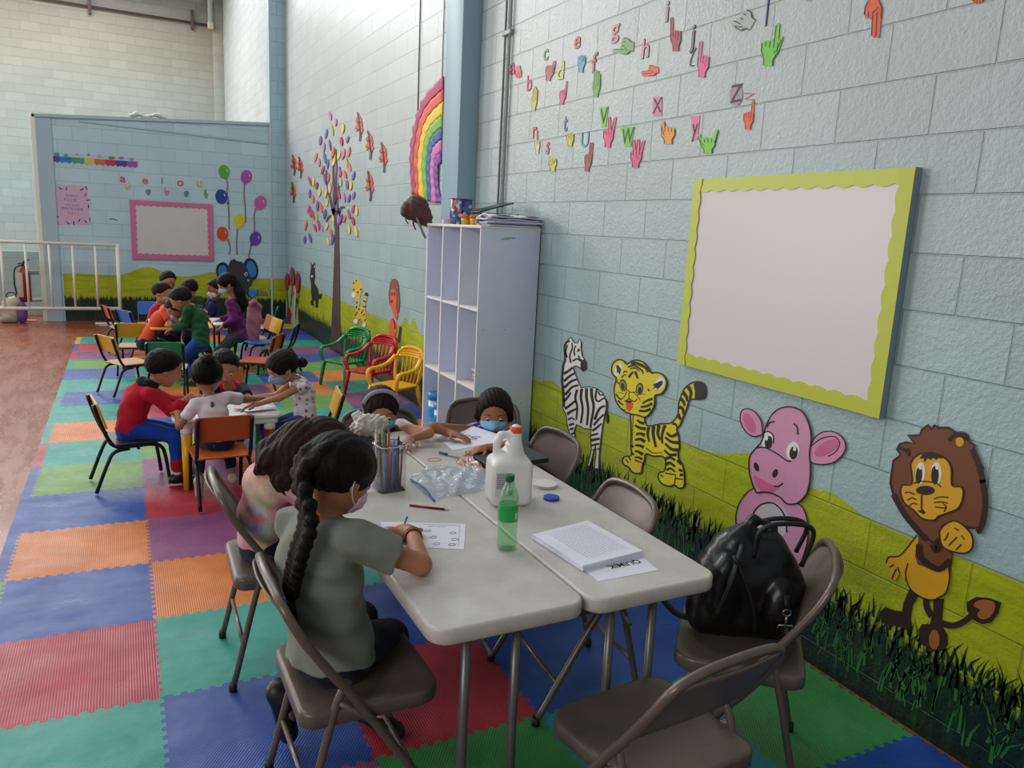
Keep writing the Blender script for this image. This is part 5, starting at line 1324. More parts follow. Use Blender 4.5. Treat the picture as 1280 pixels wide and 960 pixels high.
for i in range(8):
    mb = MB(); a, b = xs[i], xs[i+1]
    K.poly(mb, [(a, ty(a)), (b, ty(b)), (b, ty(b)+52), (b-20, ty(b)+58), (a+20, ty(a)+58), (a, ty(a)+50)], 0, 0.005)
    for wx in (a+28, b-28): K.ell(mb, wx, ty(wx)+58, 13, 11, 0.005, 0.007, n=10)
    mb.build('carriage', M(tc[i], 0.5), t, True)
for x_, y_, w_, h_, col in ((85, 100, 26, 40, '#a05060'), (140, 108, 55, 46, '#2f8f90'), (238, 118, 50, 28, '#3f9f6c'), (360, 108, 44, 14, '#c08aa0'), (486, 112, 36, 16, '#9a5a60'), (604, 128, 46, 36, '#a89aa8'), (738, 148, 70, 38, '#3f8a4c'), (842, 148, 60, 30, '#a06a78'), (958, 162, 46, 30, '#9a7aa0')):
    mb = MB(); K.ell(mb, x_, y_+4, w_/2, h_/2, 0, 0.006, n=12); mb.build('passenger', M(col, 0.5), t, True)
t = cutout('wall_hook', 'small bent dark wire hook on the partition left of the board', 'hook', plane_back(K.q((760, 830)), 0))
mb = MB(); K.stroke(mb, [(705, 822), (740, 815), (770, 820), (800, 835)], 6, 0, 0.008); mb.build('wire', m_blk, t, True)
# ================================================================== things on the tables
def tp(px, py, z=TZ): return on_floor(px, py, z)
def sheet(mb, pts, z, th=0.0006):
    """paper on a table: corner points (photo survey) at height z"""
    P = [tp(*p, z) for p in pts]
    mb.prism([(p.x, p.y) for p in P], lambda p: (p[0], p[1], z), lambda p: (p[0], p[1], z+th))
    return P
m_pap = M('#e6e3ee', 0.7); m_prt = M('#a9a5bd', 0.8); m_ink = M('#4a4640', 0.8)
def lines(mb, P, rows, u0, u1, v0, v1, z, w=0.0016, words=True):
    """rows of print inside the quad P (corner order round)"""
    for r in range(rows):
        v = v0+(v1-v0)*(r+0.5)/rows; u = u0
        while u < u1-0.02:
            du = random.uniform(0.04, 0.16) if words else (u1-u0)
            ue = min(u1, u+du)
            def pt(a, b):
                top = Vector(P[0]).lerp(Vector(P[1]), a); bot = Vector(P[3]).lerp(Vector(P[2]), a); return top.lerp(bot, b)
            a, b = pt(u, v), pt(ue, v)
            e = (b-a).normalized(); n_ = Vector((-e.y, e.x, 0))*w/2
            vs = [mb.bm.verts.new((q.x, q.y, z)) for q in (a-n_, b-n_, b+n_, a+n_)]
            mb._fin([mb.bm.faces.new(vs)], False)
            u = ue+0.015
def base_thing(name, label, cat, c, group=None): return thing(name, label, cat, c, 0, group)
random.seed(11)
# worksheets
P = [tp(476, 652), tp(582, 655), tp(580, 687), tp(478, 682)]
t = thing('worksheet', 'white worksheet with small drawings under the braided girl\'s hands', 'paper', tuple(P[3]))
mb = MB(); P = sheet(mb, [(476, 652), (582, 655), (580, 687), (478, 682)], TZ+0.0004); mb.build('page', m_pap, t, True)
mb = MB(); lines(mb, P, 1, 0.55, 0.8, 0.10, 0.2, TZ+0.0014, 0.003)
for u, v in ((0.55, 0.35), (0.62, 0.6), (0.85, 0.4), (0.88, 0.65), (0.85, 0.85), (0.66, 0.85), (0.4, 0.5)):
    q = P[0].lerp(P[1], u).lerp(P[3].lerp(P[2], u), v); ring = [(q.x+0.012*math.cos(k), q.y+0.008*math.sin(k), TZ+0.0018) for k in (0, .8, 1.6, 2.4, 3.2, 4.0, 4.8, 5.6)]
    mb.tube(ring, 0.0007, 4, closed=True)
mb.tube([tuple(P[0].lerp(P[1], 0.5).lerp(P[3].lerp(P[2], 0.5), 0.08)+Vector((0, 0, 0.001))), tuple(P[0].lerp(P[1], 0.93).lerp(P[3].lerp(P[2], 0.93), 0.08)+Vector((0, 0, 0.001))), tuple(P[0].lerp(P[1], 0.93).lerp(P[3].lerp(P[2], 0.93), 0.92)+Vector((0, 0, 0.001)))], 0.0005, 4)
mb.build('drawing', M('#7a86a8', 0.8), t, True)
P0_ = [(545, 545), (566, 563), (642, 549), (592, 533)]
t = thing('worksheet', 'white worksheet before the child in the purple striped shirt', 'paper', tuple(tp(590, 548)))
mb = MB(); P = sheet(mb, P0_, TZ+0.0004); mb.build('page', m_pap, t, True)
mb = MB()
for u, v in ((0.4, 0.5), (0.5, 0.4), (0.55, 0.6), (0.62, 0.5), (0.35, 0.35)):
    q = P[0].lerp(P[1], u).lerp(P[3].lerp(P[2], u), v); mb.tube([(q.x+0.022*math.cos(k), q.y+0.014*math.sin(k), TZ+0.0018) for k in (0, .8, 1.6, 2.4, 3.2, 4.0, 4.8, 5.6)], 0.0012, 4, closed=True)
mb.build('drawing', m_ink, t, True)
t = thing('worksheet', 'white worksheet partly hidden behind the braided girl\'s face', 'paper', tuple(tp(470, 608)))
mb = MB(); sheet(mb, [(448, 596), (478, 592), (482, 612), (446, 618)], TZ+0.0004); mb.build('page', m_pap, t, True)

# stack of printed sheets and the loose sheet under it
P = [tp(731, 712), tp(748, 727), tp(823, 713), tp(800, 695)]
t = thing('loose_sheet', 'white sheet with a handwritten word sticking out under the paper stack', 'paper', tuple(P[0]))
mb = MB(); mb.prism([(p.x, p.y) for p in (P[1], P[2], tp(775, 672), tp(700, 688))], lambda p: (p[0], p[1], TZ+0.0004), lambda p: (p[0], p[1], TZ+0.001)); mb.build('page', m_pap, t, True)
a, b = tp(797, 700), tp(753, 709)
def table_text(s_, a, b, z, size, m_, parent, rev=False):
    c = bpy.data.curves.new('lettering', 'FONT'); c.body = s_; c.size = size; c.align_x = 'LEFT'; c.extrude = 0.0002; c.offset = 0.0004; c.materials.append(m_)
    o = bpy.data.objects.new('handwriting', c); COL.objects.link(o); o.parent = parent; o.matrix_parent_inverse = tree_matrix(parent).inverted()
    e = (b-a); L = e.length; ang = math.atan2(e.y, e.x)
    o.matrix_basis = Matrix.Translation((a.x, a.y, z)) @ Matrix.Rotation(ang, 4, 'Z')
    return o
table_text('QUIMIK', a, b, TZ+0.0016, 0.034, M('#2a2622', 0.8), t)
t = thing('paper_stack', 'thick stack of printed white sheets near the table corner', 'paper stack', tuple(tp(731, 708)))
Q = [tp(666, 668, TZ+0.018), tp(734, 651, TZ+0.018), tp(803, 689, TZ+0.018), tp(729, 708, TZ+0.018)]
for i in range(9):
    j = [Vector((random.uniform(-.003, .003), random.uniform(-.003, .003), 0)) for _ in range(4)]
    dz = 0.0012+0.0021*i
    mb = MB(); pts = [(q.x+k.x, q.y+k.y) for q, k in zip(Q, j)]
    mb.prism(pts, lambda p: (p[0], p[1], TZ+dz-0.0001), lambda p: (p[0], p[1], TZ+dz+0.0019)); mb.build('sheet_bundle', m_pap if i % 3 else M('#d9d6f0', 0.7), t, True)
mb = MB(); lines(mb, [Q[0], Q[1], Q[2], Q[3]], 1, .1, .2, .1, .2, TZ+0.0205)
mb = MB()
lines(mb, [Q[1], Q[2], Q[3], Q[0]], 13, 0.10, 0.88, 0.12, 0.82, TZ+0.0206, 0.0018); mb.build('printed_lines', m_prt, t, True)

# bleach jug
jc = Vector((-1.277, 2.395, TZ))
t = thing('bleach_jug', 'white plastic jug with orange cap and side handle on the table', 'jug', tuple(jc), math.radians(-12)); t.scale = (0.98, 0.98, 0.955)
m_jug = M('#e2dfdc', 0.38, spec=0.4)
v = V()
def rb(c, hx, hy, hz, r):
    c = np.array(c)
    def f(P):
        q = np.abs(P-c)-np.array([hx-r, hy-r, hz-r]); return np.sqrt((np.maximum(q, 0)**2).sum(1))+np.minimum(q.max(1), 0)-r
    return f
v.it.append(('+', rb((0, 0, 0.088), 0.077, 0.072, 0.088, 0.026), 0.0, np.array([0, 0, 0.088]), 0.15, None))
v.seg((0, 0, 0.165), (0.018, 0, 0.262), 0.062, 0.020, 0.03)
v.seg((0.018, 0, 0.25), (0.018, 0, 0.285), 0.019, 0.019, 0.01)
v.path([(-0.048, 0, 0.165), (-0.050, 0, 0.235), (-0.036, 0, 0.262), (0.004, 0, 0.266)], [0.018, 0.0135, 0.0135, 0.014], 0.012)
v.seg((-0.026, -0.08, 0.215), (-0.026, 0.08, 0.215), 0.013, 0.013, 0.008, op='-'); v.seg((-0.018, -0.08, 0.238), (-0.018, 0.08, 0.238), 0.010, 0.010, 0.008, op='-')
v.fn(lambda P: 0.0012*np.exp(-((P[:, 2]-0.145)/0.004)**2)+0.001*np.exp(-((P[:, 2]-0.022)/0.004)**2))
jg = sdf_obj(v, 0.0042, 'body', m_jug); jg.parent = t
MB().lathe([(0.0225, 0.272), (0.023, 0.275), (0.023, 0.292), (0.021, 0.296)], (0.018, 0, 0), 24).build('cap', M('#d8552a', 0.4), t)
mb = MB(); mb.prism([(-0.066, 0.045), (0.004, 0.045), (0.004, 0.138), (-0.066, 0.138)], lambda p: (p[0], -0.0725, p[1]), lambda p: (p[0], -0.0735, p[1])); mb.build('label', M('#d2ccd2', 0.5), t)
mb = MB(); random.seed(4)
for k in range(11): mb.box(-0.063, -0.063+random.uniform(0.03, 0.06), -0.0741, -0.0736, 0.132-0.0055*k, 0.1345-0.0055*k)
mb.build('label_print', M('#6a6470', 0.6), t)
mb = MB()
for k in range(13): mb.box(-0.030+0.0024*k, -0.030+0.0024*k+random.choice((0.0008, 0.0016)), -0.0742, -0.0736, 0.05, 0.070)
mb.build('barcode', M('#3a3438', 0.6), t)

# green soda bottle
bc = Vector((-1.468, 2.012, TZ))
t = thing('soda_bottle', 'clear green plastic soda bottle with green label and cap', 'bottle', tuple(bc))
m, nt, bs = new_mat('green_pet'); bs.inputs['Base Color'].default_value = lin('#d6f3da'); bs.inputs['Transmission Weight'].default_value = 0.92; bs.inputs['Roughness'].default_value = 0.06; bs.inputs['IOR'].default_value = 1.25
prof = [(0.012, 0.004), (0.022, 0.0), (0.030, 0.006), (0.0325, 0.020), (0.0325, 0.040), (0.0305, 0.048), (0.0325, 0.056), (0.0305, 0.064), (0.0325, 0.072), (0.0305, 0.080), (0.0325, 0.088), (0.0312, 0.095), (0.0312, 0.148), (0.0325, 0.152), (0.031, 0.168), (0.024, 0.192), (0.015, 0.210), (0.0125, 0.218), (0.0125, 0.226)]
inner = [(max(0.003, r-0.0012), z+0.0012 if z < 0.03 else z) for r, z in prof]
mb = MB(); mb.lathe(prof+inner[::-1], (0, 0, 0), 28); mb.build('body', m, t)
MB().lathe([(0.0318, 0.097), (0.0322, 0.099), (0.0322, 0.146), (0.0318, 0.148)], (0, 0, 0), 28).build('label', M('#1f9a48', 0.3, var=0.12, vscale=30), t)
MB().lathe([(0.014, 0.220), (0.0145, 0.222), (0.0145, 0.237), (0.013, 0.240)], (0, 0, 0), 24).build('cap', M('#0d5a2c', 0.4), t)
mb = MB()
for k in range(7):
    a = 0.25*0-1.05+0.045*k; mb.box(-0.001, 0.0, -0.0331, -0.0324, 0.105, 0.125, rot=(0, 0, 0))
mb = MB(); m_w = M('#dfe8df', 0.5)
for k in range(6):
    a = math.radians(-72+4.2*k); c_, s_ = math.cos(a)*0.0327, math.sin(a)*0.0327
    mb.tube([(c_, s_, 0.104), (c_, s_, 0.126)], 0.0007, 4)
mb.build('barcode', m_w, t)
mb = MB(); a = math.radians(-40); mb.ball((math.cos(a)*0.0318, math.sin(a)*0.0318, 0.135), (0.004, 0.004, 0.008), 6); mb.build('label_badge', M('#d8c81a', 0.4), t)

# bottle-cap lid, cloth, pen, pencil
c = tp(689, 624); t = tag(rebase(MB().lathe([(0.029, 0.0), (0.0305, 0.002), (0.0305, 0.009), (0.028, 0.0115)], tuple(c), 26).build('jar_lid', M('#2138b0', 0.35))), 'blue round lid lying beside the white jug', 'lid')
mb = MB(); c = tp(680, 607); slab(mb, [(c.x-0.045*math.cos(a*PI/8)*1.0, c.y-0.05*math.sin(a*PI/8)) for a in range(16)][::-1], TZ, TZ+0.012, 0.004); tag(rebase(mb.build('folded_cloth', M('#d8d2c8', 0.8))), 'small folded white cloth behind the white jug', 'cloth')
def stick(a, b, r, z0=0.0): return [(a.x, a.y, TZ+r+z0), (b.x, b.y, TZ+r+z0)]
a, b = tp(512, 633), tp(556, 638)
t = thing('pencil', 'dark red pencil lying alone in the middle of the table', 'pencil', (a.x, a.y, TZ))
mb = MB(); mb.tube(stick(a, b, 0.0042), 0.0040, 6); mb.build('shaft', M('#7c1a1c', 0.4), t, True)
d_ = (b-a).normalized(); e_ = b+d_*0.016
MB().tube([(b.x, b.y, TZ+0.0042), (e_.x, e_.y, TZ+0.003)], [0.0038, 0.0008], 6).build('tip', M('#c9a888', 0.6), t, True)
a, b = tp(549, 567), tp(574, 574)
t = thing('ballpoint_pen', 'clear ballpoint pen with blue cap near the purple-shirted child', 'pen', (a.x, a.y, TZ))
q = a.lerp(b, 0.42); MB().tube(stick(a, q, 0.006), [0.0052, 0.0062], 8).build('cap', M('#1d4aa0', 0.4), t, True)
MB().tube(stick(q, b, 0.006), [0.0042, 0.0036], 8).build('barrel', M('#8f9aa2', 0.3), t, True)

# closed laptop
t = thing('laptop', 'closed dark grey laptop lying on the table behind the white jug', 'laptop', (-1.05, 2.87, TZ), math.radians(4))
mb = MB(); slab(mb, rrect(-0.15, 0.15, -0.11, 0.11, 0.012, 4), 0.002, 0.013, 0.002); mb.build('base', M('#1c1e20', 0.45), t)
mb = MB(); slab(mb, rrect(-0.15, 0.15, -0.11, 0.11, 0.012, 4), 0.014, 0.022, 0.002); mb.build('lid', M('#343638', 0.5), t)

# pencil jar with coloured pencils
jx, jy = -1.643, 2.665
t = thing('pencil_jar', 'clear square plastic jar crammed with coloured pencils', 'jar', (jx, jy, TZ), math.radians(8))
m, nt, bs = new_mat('clear_plastic'); bs.inputs['Base Color'].default_value = (0.93, 0.93, 0.95, 1); bs.inputs['Transmission Weight'].default_value = 0.95; bs.inputs['Roughness'].default_value = 0.05; bs.inputs['IOR'].default_value = 1.15
m_clear = m
mb = MB(); bm = mb.bm; W = 0.052
out_ = [(rrect(-W, W, -W, W, 0.016, 4), 0.0), (rrect(-W, W, -W, W, 0.016, 4), 0.150), (rrect(-W+.006, W-.006, -W+.006, W-.006, 0.016, 4), 0.158), (rrect(-W+.004, W-.004, -W+.004, W-.004, 0.016, 4), 0.178), (rrect(-W+.007, W-.007, -W+.007, W-.007, 0.015, 4), 0.178), (rrect(-W+.008, W-.008, -W+.008, W-.008, 0.015, 4), 0.158), (rrect(-W+.002, W-.002, -W+.002, W-.002, 0.014, 4), 0.149), (rrect(-W+.002, W-.002, -W+.002, W-.002, 0.014, 4), 0.003)]
rings = [[bm.verts.new((x, y, z)) for x, y in r] for r, z in out_]; fs = []
for A, B in zip(rings[:-1], rings[1:]):
    for k in range(len(A)): fs.append(bm.faces.new((A[k], A[(k+1) % len(A)], B[(k+1) % len(A)], B[k])))
fs += [bm.faces.new(rings[0][::-1]), bm.faces.new(rings[-1])]; mb._fin(fs, True); mb.build('body', m_clear, t)
mb = MB(); mb.tube([(x, y, 0.172) for x, y in rrect(-W+.002, W-.002, -W+.002, W-.002, 0.016, 4)], 0.0022, 6, closed=True); mb.build('rim', M('#b9bcc4', 0.3), t)
PCOL = [('orange', '#d8602a'), ('dark red', '#7c1f22'), ('white', '#d8d4d0'), ('sky blue', '#2f7fc0'), ('purple', '#5a2a68'), ('black', '#1a1a1e'), ('brown', '#6a3a24'), ('green', '#3f8a4c'), ('pink', '#c04a7c'), ('navy', '#24305e'), ('red', '#b02a28'), ('grey', '#8a8a90'), ('cream', '#cbb694'), ('teal', '#2f8f9a')]
random.seed(21)
pos = [(gx*0.0165, gy*0.0165) for gx in range(-2, 3) for gy in range(-2, 3)]
random.shuffle(pos)
adj = ['leaning left', 'leaning right', 'standing tall']
for i, (gx, gy) in enumerate(pos[:24]):
    nm, cc_ = PCOL[i % len(PCOL)]; L = random.uniform(0.135, 0.165) if i >= 8 else random.uniform(0.20, 0.255)
    tx, ty = gx*1.05+random.uniform(-.004, .004), gy*1.05+random.uniform(-.004, .004)
    ang = math.radians(8); R2 = lambda x, y: (jx+x*math.cos(ang)-y*math.sin(ang), jy+x*math.sin(ang)+y*math.cos(ang))
    a0 = R2(gx*0.95, gy*0.95); b0 = R2(tx, ty)
    fr = L/0.2; top = (b0[0], b0[1], TZ+0.005+L)
    lab = '%s pencil in the clear jar, %s' % (nm, ('sticking out above the rim' if i < 8 else 'below the rim, pressed among the others') if i < len(PCOL) else 'second of its colour, below the rim')
    t = thing('coloured_pencil', lab, 'pencil', (a0[0], a0[1], TZ+0.004), 0, 'pencils in the clear jar')
    q = Vector((a0[0], a0[1], TZ+0.0045)).lerp(Vector(top), 0.92)
    MB().tube([(a0[0], a0[1], TZ+0.0045), tuple(q)], 0.0042, 6).build('shaft', M(cc_, 0.4), t, True)
    MB().tube([tuple(q), top], [0.0040, 0.0008], 6).build('tip', M('#c9a888' if i % 2 else cc_, 0.6), t, True)

# grey container with a crumpled bag bulging out
t = thing('grey_container', 'dark grey container stuffed with a crumpled pale plastic bag', 'container', (-1.63, 2.98, TZ))
MB().lathe([(0.058, 0.0), (0.062, 0.004), (0.068, 0.125), (0.066, 0.128), (0.060, 0.125), (0.056, 0.01)], (-1.63, 2.98, TZ), 28).build('body', M('#4a4a4c', 0.4), t, True)
v = V(); random.seed(6)
v.ell((-1.63, 2.98, TZ+0.155), (0.062, 0.060, 0.055), k=0.01)
for k in range(16):
    a = random.uniform(0, 2*PI); r = random.uniform(0.02, 0.055); v.ell((-1.63+r*math.cos(a), 2.98+r*math.sin(a), TZ+random.uniform(0.13, 0.20)), (random.uniform(.018, .032), random.uniform(.014, .03), random.uniform(.012, .026)), k=0.006)
v.fn(lambda P: 0.004*np.sin(P[:, 0]*210+np.sin(P[:, 2]*130)*2)*np.sin(P[:, 2]*190+P[:, 1]*120))
m_bagp = M('#b9b2a6', 0.35, var=0.25, vscale=40)
sdf_obj(v, 0.0042, 'plastic_bag', m_bagp, t)

# zipper bag with masks, and a candy packet
def crumpled(name, pts, h, mat_, parent, seed, amp=0.006, n=22):
    P = [tp(*p) for p in pts]; mb = MB(); rnd = random.Random(seed); ph = [rnd.uniform(0, 6) for _ in range(6)]
    g = []
    for i in range(n+1):
        row = []
        for j in range(n+1):
            u, v_ = i/n, j/n
            q = P[0].lerp(P[1], u).lerp(P[3].lerp(P[2], u), v_)
            e = (16*u*(1-u)*v_*(1-v_))**0.45
            z = TZ+0.001+h*e*(0.55+0.25*math.sin(7*u+ph[0])*math.cos(5*v_+ph[1]))+amp*e*(math.sin(19*u+8*v_+ph[2])+math.sin(23*v_-11*u+ph[3])*0.8+abs(math.sin(31*(u+v_)+ph[4])))
            row.append(mb.bm.verts.new((q.x+0.004*math.sin(20*v_+ph[5]), q.y+0.004*math.sin(17*u), max(TZ+0.0008, z))))
        g.append(row)
    fs = []
    for i in range(n):
        for j in range(n): fs.append(mb.bm.faces.new((g[i][j], g[i+1][j], g[i+1][j+1], g[i][j+1])))
    mb._fin(fs, False); o = mb.build(name, mat_, parent, parent is not None)
    s_ = o.modifiers.new('s', 'SOLIDIFY'); s_.thickness = 0.0006
    return o
m, nt, bs = new_mat('bag_film'); bs.inputs['Base Color'].default_value = lin('#d5dae0'); bs.inputs['Roughness'].default_value = 0.18; bs.inputs['Alpha'].default_value = 0.42; m_film = m
t = thing('zipper_bag', 'clear zipper bag with a blue seal holding pale blue face masks', 'bag', tuple(tp(560, 605)))
crumpled('film', [(510, 596), (545, 582), (612, 592), (545, 628)][0:4], 0.030, m_film, t, 3, 0.005)
crumpled('film', [(540, 588), (604, 584), (616, 612), (548, 624)], 0.040, m_film, t, 8, 0.006)
a, b = tp(513, 601), tp(543, 628)
mb = MB(); mb.tube(smooth_path([(a.x, a.y, TZ+0.006), (a.x*.5+b.x*.5+0.006, a.y*.5+b.y*.5, TZ+0.012), (b.x, b.y, TZ+0.006)], 6), 0.0045, 6, flat=0.6); mb.build('zip_seal', M('#2a50a8', 0.4), t, True)
tag(crumpled('face_mask', [(566, 592), (590, 584), (608, 606), (584, 612)], 0.020, M('#8fb6d4', 0.7), None, 5, 0.002, 12), 'folded pale blue face mask inside the zipper bag', 'face mask')
tag(crumpled('candy_packet', [(569, 577), (585, 567), (613, 596), (598, 600)], 0.030, M('#b08a80', 0.22, var=0.5, vscale=60), None, 12, 0.005, 16), 'shiny pinkish-brown snack packet behind the zipper bag', 'packet')
c = tp(543, 588); tag(rebase(MB().tube([(c.x+0.03*math.cos(k*PI/5), c.y+0.02*math.sin(k*PI/5), TZ+0.045) for k in range(10)], 0.0016, 6, closed=True).build('rubber_band', M('#b98a4a', 0.5))), 'tan rubber band lying on the zipper bag', 'rubber band')

# ------------------------------------------------------------------ on and in the shelf
ZT = SH+0.018
t = thing('paper_pile', 'sagging pile of white and lilac papers on top of the shelf', 'paper pile', (-0.22, 4.72, ZT))
random.seed(9)
for i in range(9):
    mb = MB(); dx, dy = random.uniform(-.02, .02), random.uniform(-.02, .02); z = ZT+0.001+i*0.0078
    ny = 10; g = []
    for a_ in range(13):
        row = []
        for b_ in range(ny+1):
            x = -0.385+dx+0.36*a_/12; y = 4.59+dy+0.19*b_/ny; sag = 0.010*max(0, (i-3)/6)*math.sin(a_*0.9+i)*math.cos(b_*0.6+i*2)
            row.append((mb.bm.verts.new((x, y, z+sag)), mb.bm.verts.new((x, y, z+0.0068+sag))))
        g.append(row)
    fs = []
    for a_ in range(12):
        for b_ in range(ny):
            fs.append(mb.bm.faces.new((g[a_][b_][1], g[a_+1][b_][1], g[a_+1][b_+1][1], g[a_][b_+1][1]))); fs.append(mb.bm.faces.new((g[a_][b_][0], g[a_][b_+1][0], g[a_+1][b_+1][0], g[a_+1][b_][0])))
        for b_ in (0, ny): fs.append(mb.bm.faces.new((g[a_][b_][0], g[a_+1][b_][0], g[a_+1][b_][1], g[a_][b_][1])))
    for a_ in (0, 12):
        for b_ in range(ny): fs.append(mb.bm.faces.new((g[a_][b_][0], g[a_][b_][1], g[a_][b_+1][1], g[a_][b_+1][0])))
    mb._fin(fs, False)
    mb.build('paper_bundle', M(['#d8d6e6', '#8f86c0', '#c9c6e0', '#e2dfe8', '#a8a0cc', '#d8d4e4', '#6f68a0', '#dcd8e2', '#e4e0e2'][i], 0.7), t, True)
t = thing('black_box', 'black box with its lid propped open on the shelf top', 'box', (-0.20, 5.05, ZT))
MB().box(-0.33, -0.06, 4.83, 5.05, ZT, ZT+0.085, 0.004).build('base', M('#1a1a1c', 0.4), t, True)
MB().box(-0.36, -0.10, 4.83, 5.04, ZT+0.118, ZT+0.126, 0.002, rot=(0.0, -0.28, 0)).build('lid', M('#232426', 0.3), t, True)
MB().box(-0.335, -0.330, 4.86, 5.00, ZT+0.02, ZT+0.06).build('panel', M('#8a6a60', 0.5), t, True)
t = thing('picture_tin', 'round blue and red patterned tin on the shelf top', 'tin', (-0.30, 5.28, ZT))
m, nt, bs = new_mat('tin_print'); nb = NB(nt); vv = nb.n('ShaderNodeTexVoronoi'); vv.inputs['Scale'].default_value = 42; nt.links.new(nb.wpos(), vv.inputs['Vector'])
nt.links.new(nb.ramp(nb.n('ShaderNodeSeparateXYZ', i_0=vv.outputs['Color']).outputs[0], (0.0, lin('#1c3f86')), (0.35, lin('#16305e')), (0.5, lin('#a02a2a')), (0.62, lin('#2f6a9c')), (0.85, lin('#c0b8a8'))), bs.inputs['Base Color']); bs.inputs['Roughness'].default_value = 0.3
nt.nodes['Color Ramp'].color_ramp.interpolation = 'CONSTANT'
MB().lathe([(0.078, 0), (0.082, 0.003), (0.082, 0.178), (0.078, 0.18)], (-0.30, 5.28, ZT), 32).build('body', m, t, True)
MB().tube([(-0.30+0.082*math.cos(k*PI/12), 5.28+0.082*math.sin(k*PI/12), ZT+0.178) for k in range(24)], 0.004, 6, closed=True).build('rim', M('#9a3038', 0.3), t, True)
for y_, x_, lab in ((4.985, -0.39, 'yellow dough tub with orange lid, left of the pair on the shelf'), (4.845, -0.385, 'yellow dough tub with orange lid, right of the pair on the shelf')):
    t = thing('dough_tub', lab, 'tub', (x_, y_, ZT), 0, 'modelling dough tubs')
    MB().lathe([(0.026, 0), (0.031, 0.046)], (x_, y_, ZT), 20).build('body', M('#d8a818', 0.4), t, True)
    MB().lathe([(0.034, 0.046), (0.034, 0.060), (0.031, 0.062)], (x_, y_, ZT), 20).build('lid', M('#d8602a', 0.4), t, True)
t = thing('glue_bottle', 'small white tub with dark green side at the shelf edge', 'tub', (-0.39, 4.745, ZT))
MB().lathe([(0.022, 0), (0.023, 0.044)], (-0.39, 4.745, ZT), 18).build('body', M('#cdd2cc', 0.4), t, True); MB().lathe([(0.024, 0.044), (0.024, 0.054)], (-0.39, 4.745, ZT), 18).build('lid', M('#e2e0da', 0.4), t, True); MB().lathe([(0.0235, 0.010), (0.0240, 0.012), (0.0240, 0.036), (0.0235, 0.038)], (-0.39, 4.745, ZT), 18).build('label', M('#1f5a48', 0.4), t, True)
t = thing('craft_supplies', 'heap of small pink, blue and clear craft packs on the shelf', 'craft supplies', (-0.2, 5.45, ZT))
for (x, y, dx, dy, dz, c_) in ((-0.22, 5.47, .10, .06, .05, '#c8b8c0'), (-0.15, 5.52, .07, .05, .11, '#2f5f9c'), (-0.33, 5.50, .05, .06, .035, '#d8a0b4'), (-0.10, 5.42, .05, .05, .08, '#a8c0c8'), (-0.36, 5.43, .05, .04, .025, '#d8c8d8')):
    MB().box(x-dx/2, x+dx/2, y-dy/2, y+dy/2, ZT, ZT+dz, 0.004).build('pack', M(c_, 0.4), t, True)
t = thing('leather_glove', 'brown leather glove-like bundle with straps hanging at the shelf corner', 'leather bundle', (-0.50, 5.66, 1.72))
v = V(); c0 = np.array([-0.50, 5.68, 1.84])
v.ell(c0, (0.10, 0.055, 0.095), k=0.02); v.ell(c0+(-0.05, -0.02, -0.02), (0.085, 0.05, 0.075), k=0.015); v.ell(c0+(0.05, 0.0, -0.06), (0.08, 0.05, 0.07), k=0.02); v.seg(c0+(0.0, 0, -0.03), c0+(0.09, -0.02, -0.10), 0.05, 0.03)
v.fn(lambda P: 0.005*np.sin(P[:, 0]*90+P[:, 2]*60)*np.sin(P[:, 2]*80-P[:, 0]*30))
m_le = M('#5c362b', 0.45, var=0.2, vscale=20); sdf_obj(v, 0.008, 'body', m_le, t)
for k, (dx, dz) in enumerate(((-0.10, -0.12), (-0.04, -0.16), (0.02, -0.18), (0.07, -0.20), (-0.08, -0.05))):
    MB().tube(smooth_path([tuple(c0+(dx*0.4, -0.03, -0.05)), tuple(c0+(dx, -0.05, dz*0.7)), tuple(c0+(dx+0.03, -0.02, dz))], 5), 0.008, 6, flat=0.5).build('strap', m_le, t, True)
t = thing('wooden_stick', 'pale wooden handle poking down from the brown leather bundle', 'stick', (-0.46, 5.62, 1.62)); MB().tube([(-0.53, 5.64, 1.80), (-0.452, 5.60, 1.62)], 0.009, 8).build('handle', M('#8f8f86', 0.5), t, True)
# contents of the cubbies
t = thing('folder', 'yellow folder standing in the upper right cubby', 'folder', (-0.2, 4.635, 1.195)); MB().box(-0.425, -0.12, 4.628, 4.640, 1.194, 1.45, 0.002).build('cover', M('#c9bf86', 0.6), t, True)
t = thing('notebook', 'dark notebook standing in the upper left cubby', 'notebook', (-0.2, 5.29, 1.195)); MB().box(-0.36, -0.12, 5.278, 5.30, 1.194, 1.33, 0.003).build('cover', M('#3a3f55', 0.5), t, True)
random.seed(14)
for i in range(7):
    y0 = 4.625+random.uniform(0, .03); z0 = 0.664+0.014*i
    tag(rebase(MB().box(-0.36+random.uniform(-.02, .02), -0.08, y0, y0+0.20, z0, z0+0.0135, 0.002).build('booklet', M(['#b89a90', '#d8d0cc', '#c08a84', '#e0dcd8', '#a86a66', '#d4c8c0', '#cfc0b8'][i], 0.6))), '%s booklet in the right middle cubby pile, %s' % (['brownish', 'cream', 'salmon', 'white', 'dull red', 'beige', 'pale tan'][i], ['at the bottom', 'second from bottom', 'third from bottom', 'in the middle', 'above the middle', 'just under the top', 'on top'][i]), 'booklet', 'booklets in the middle cubby')
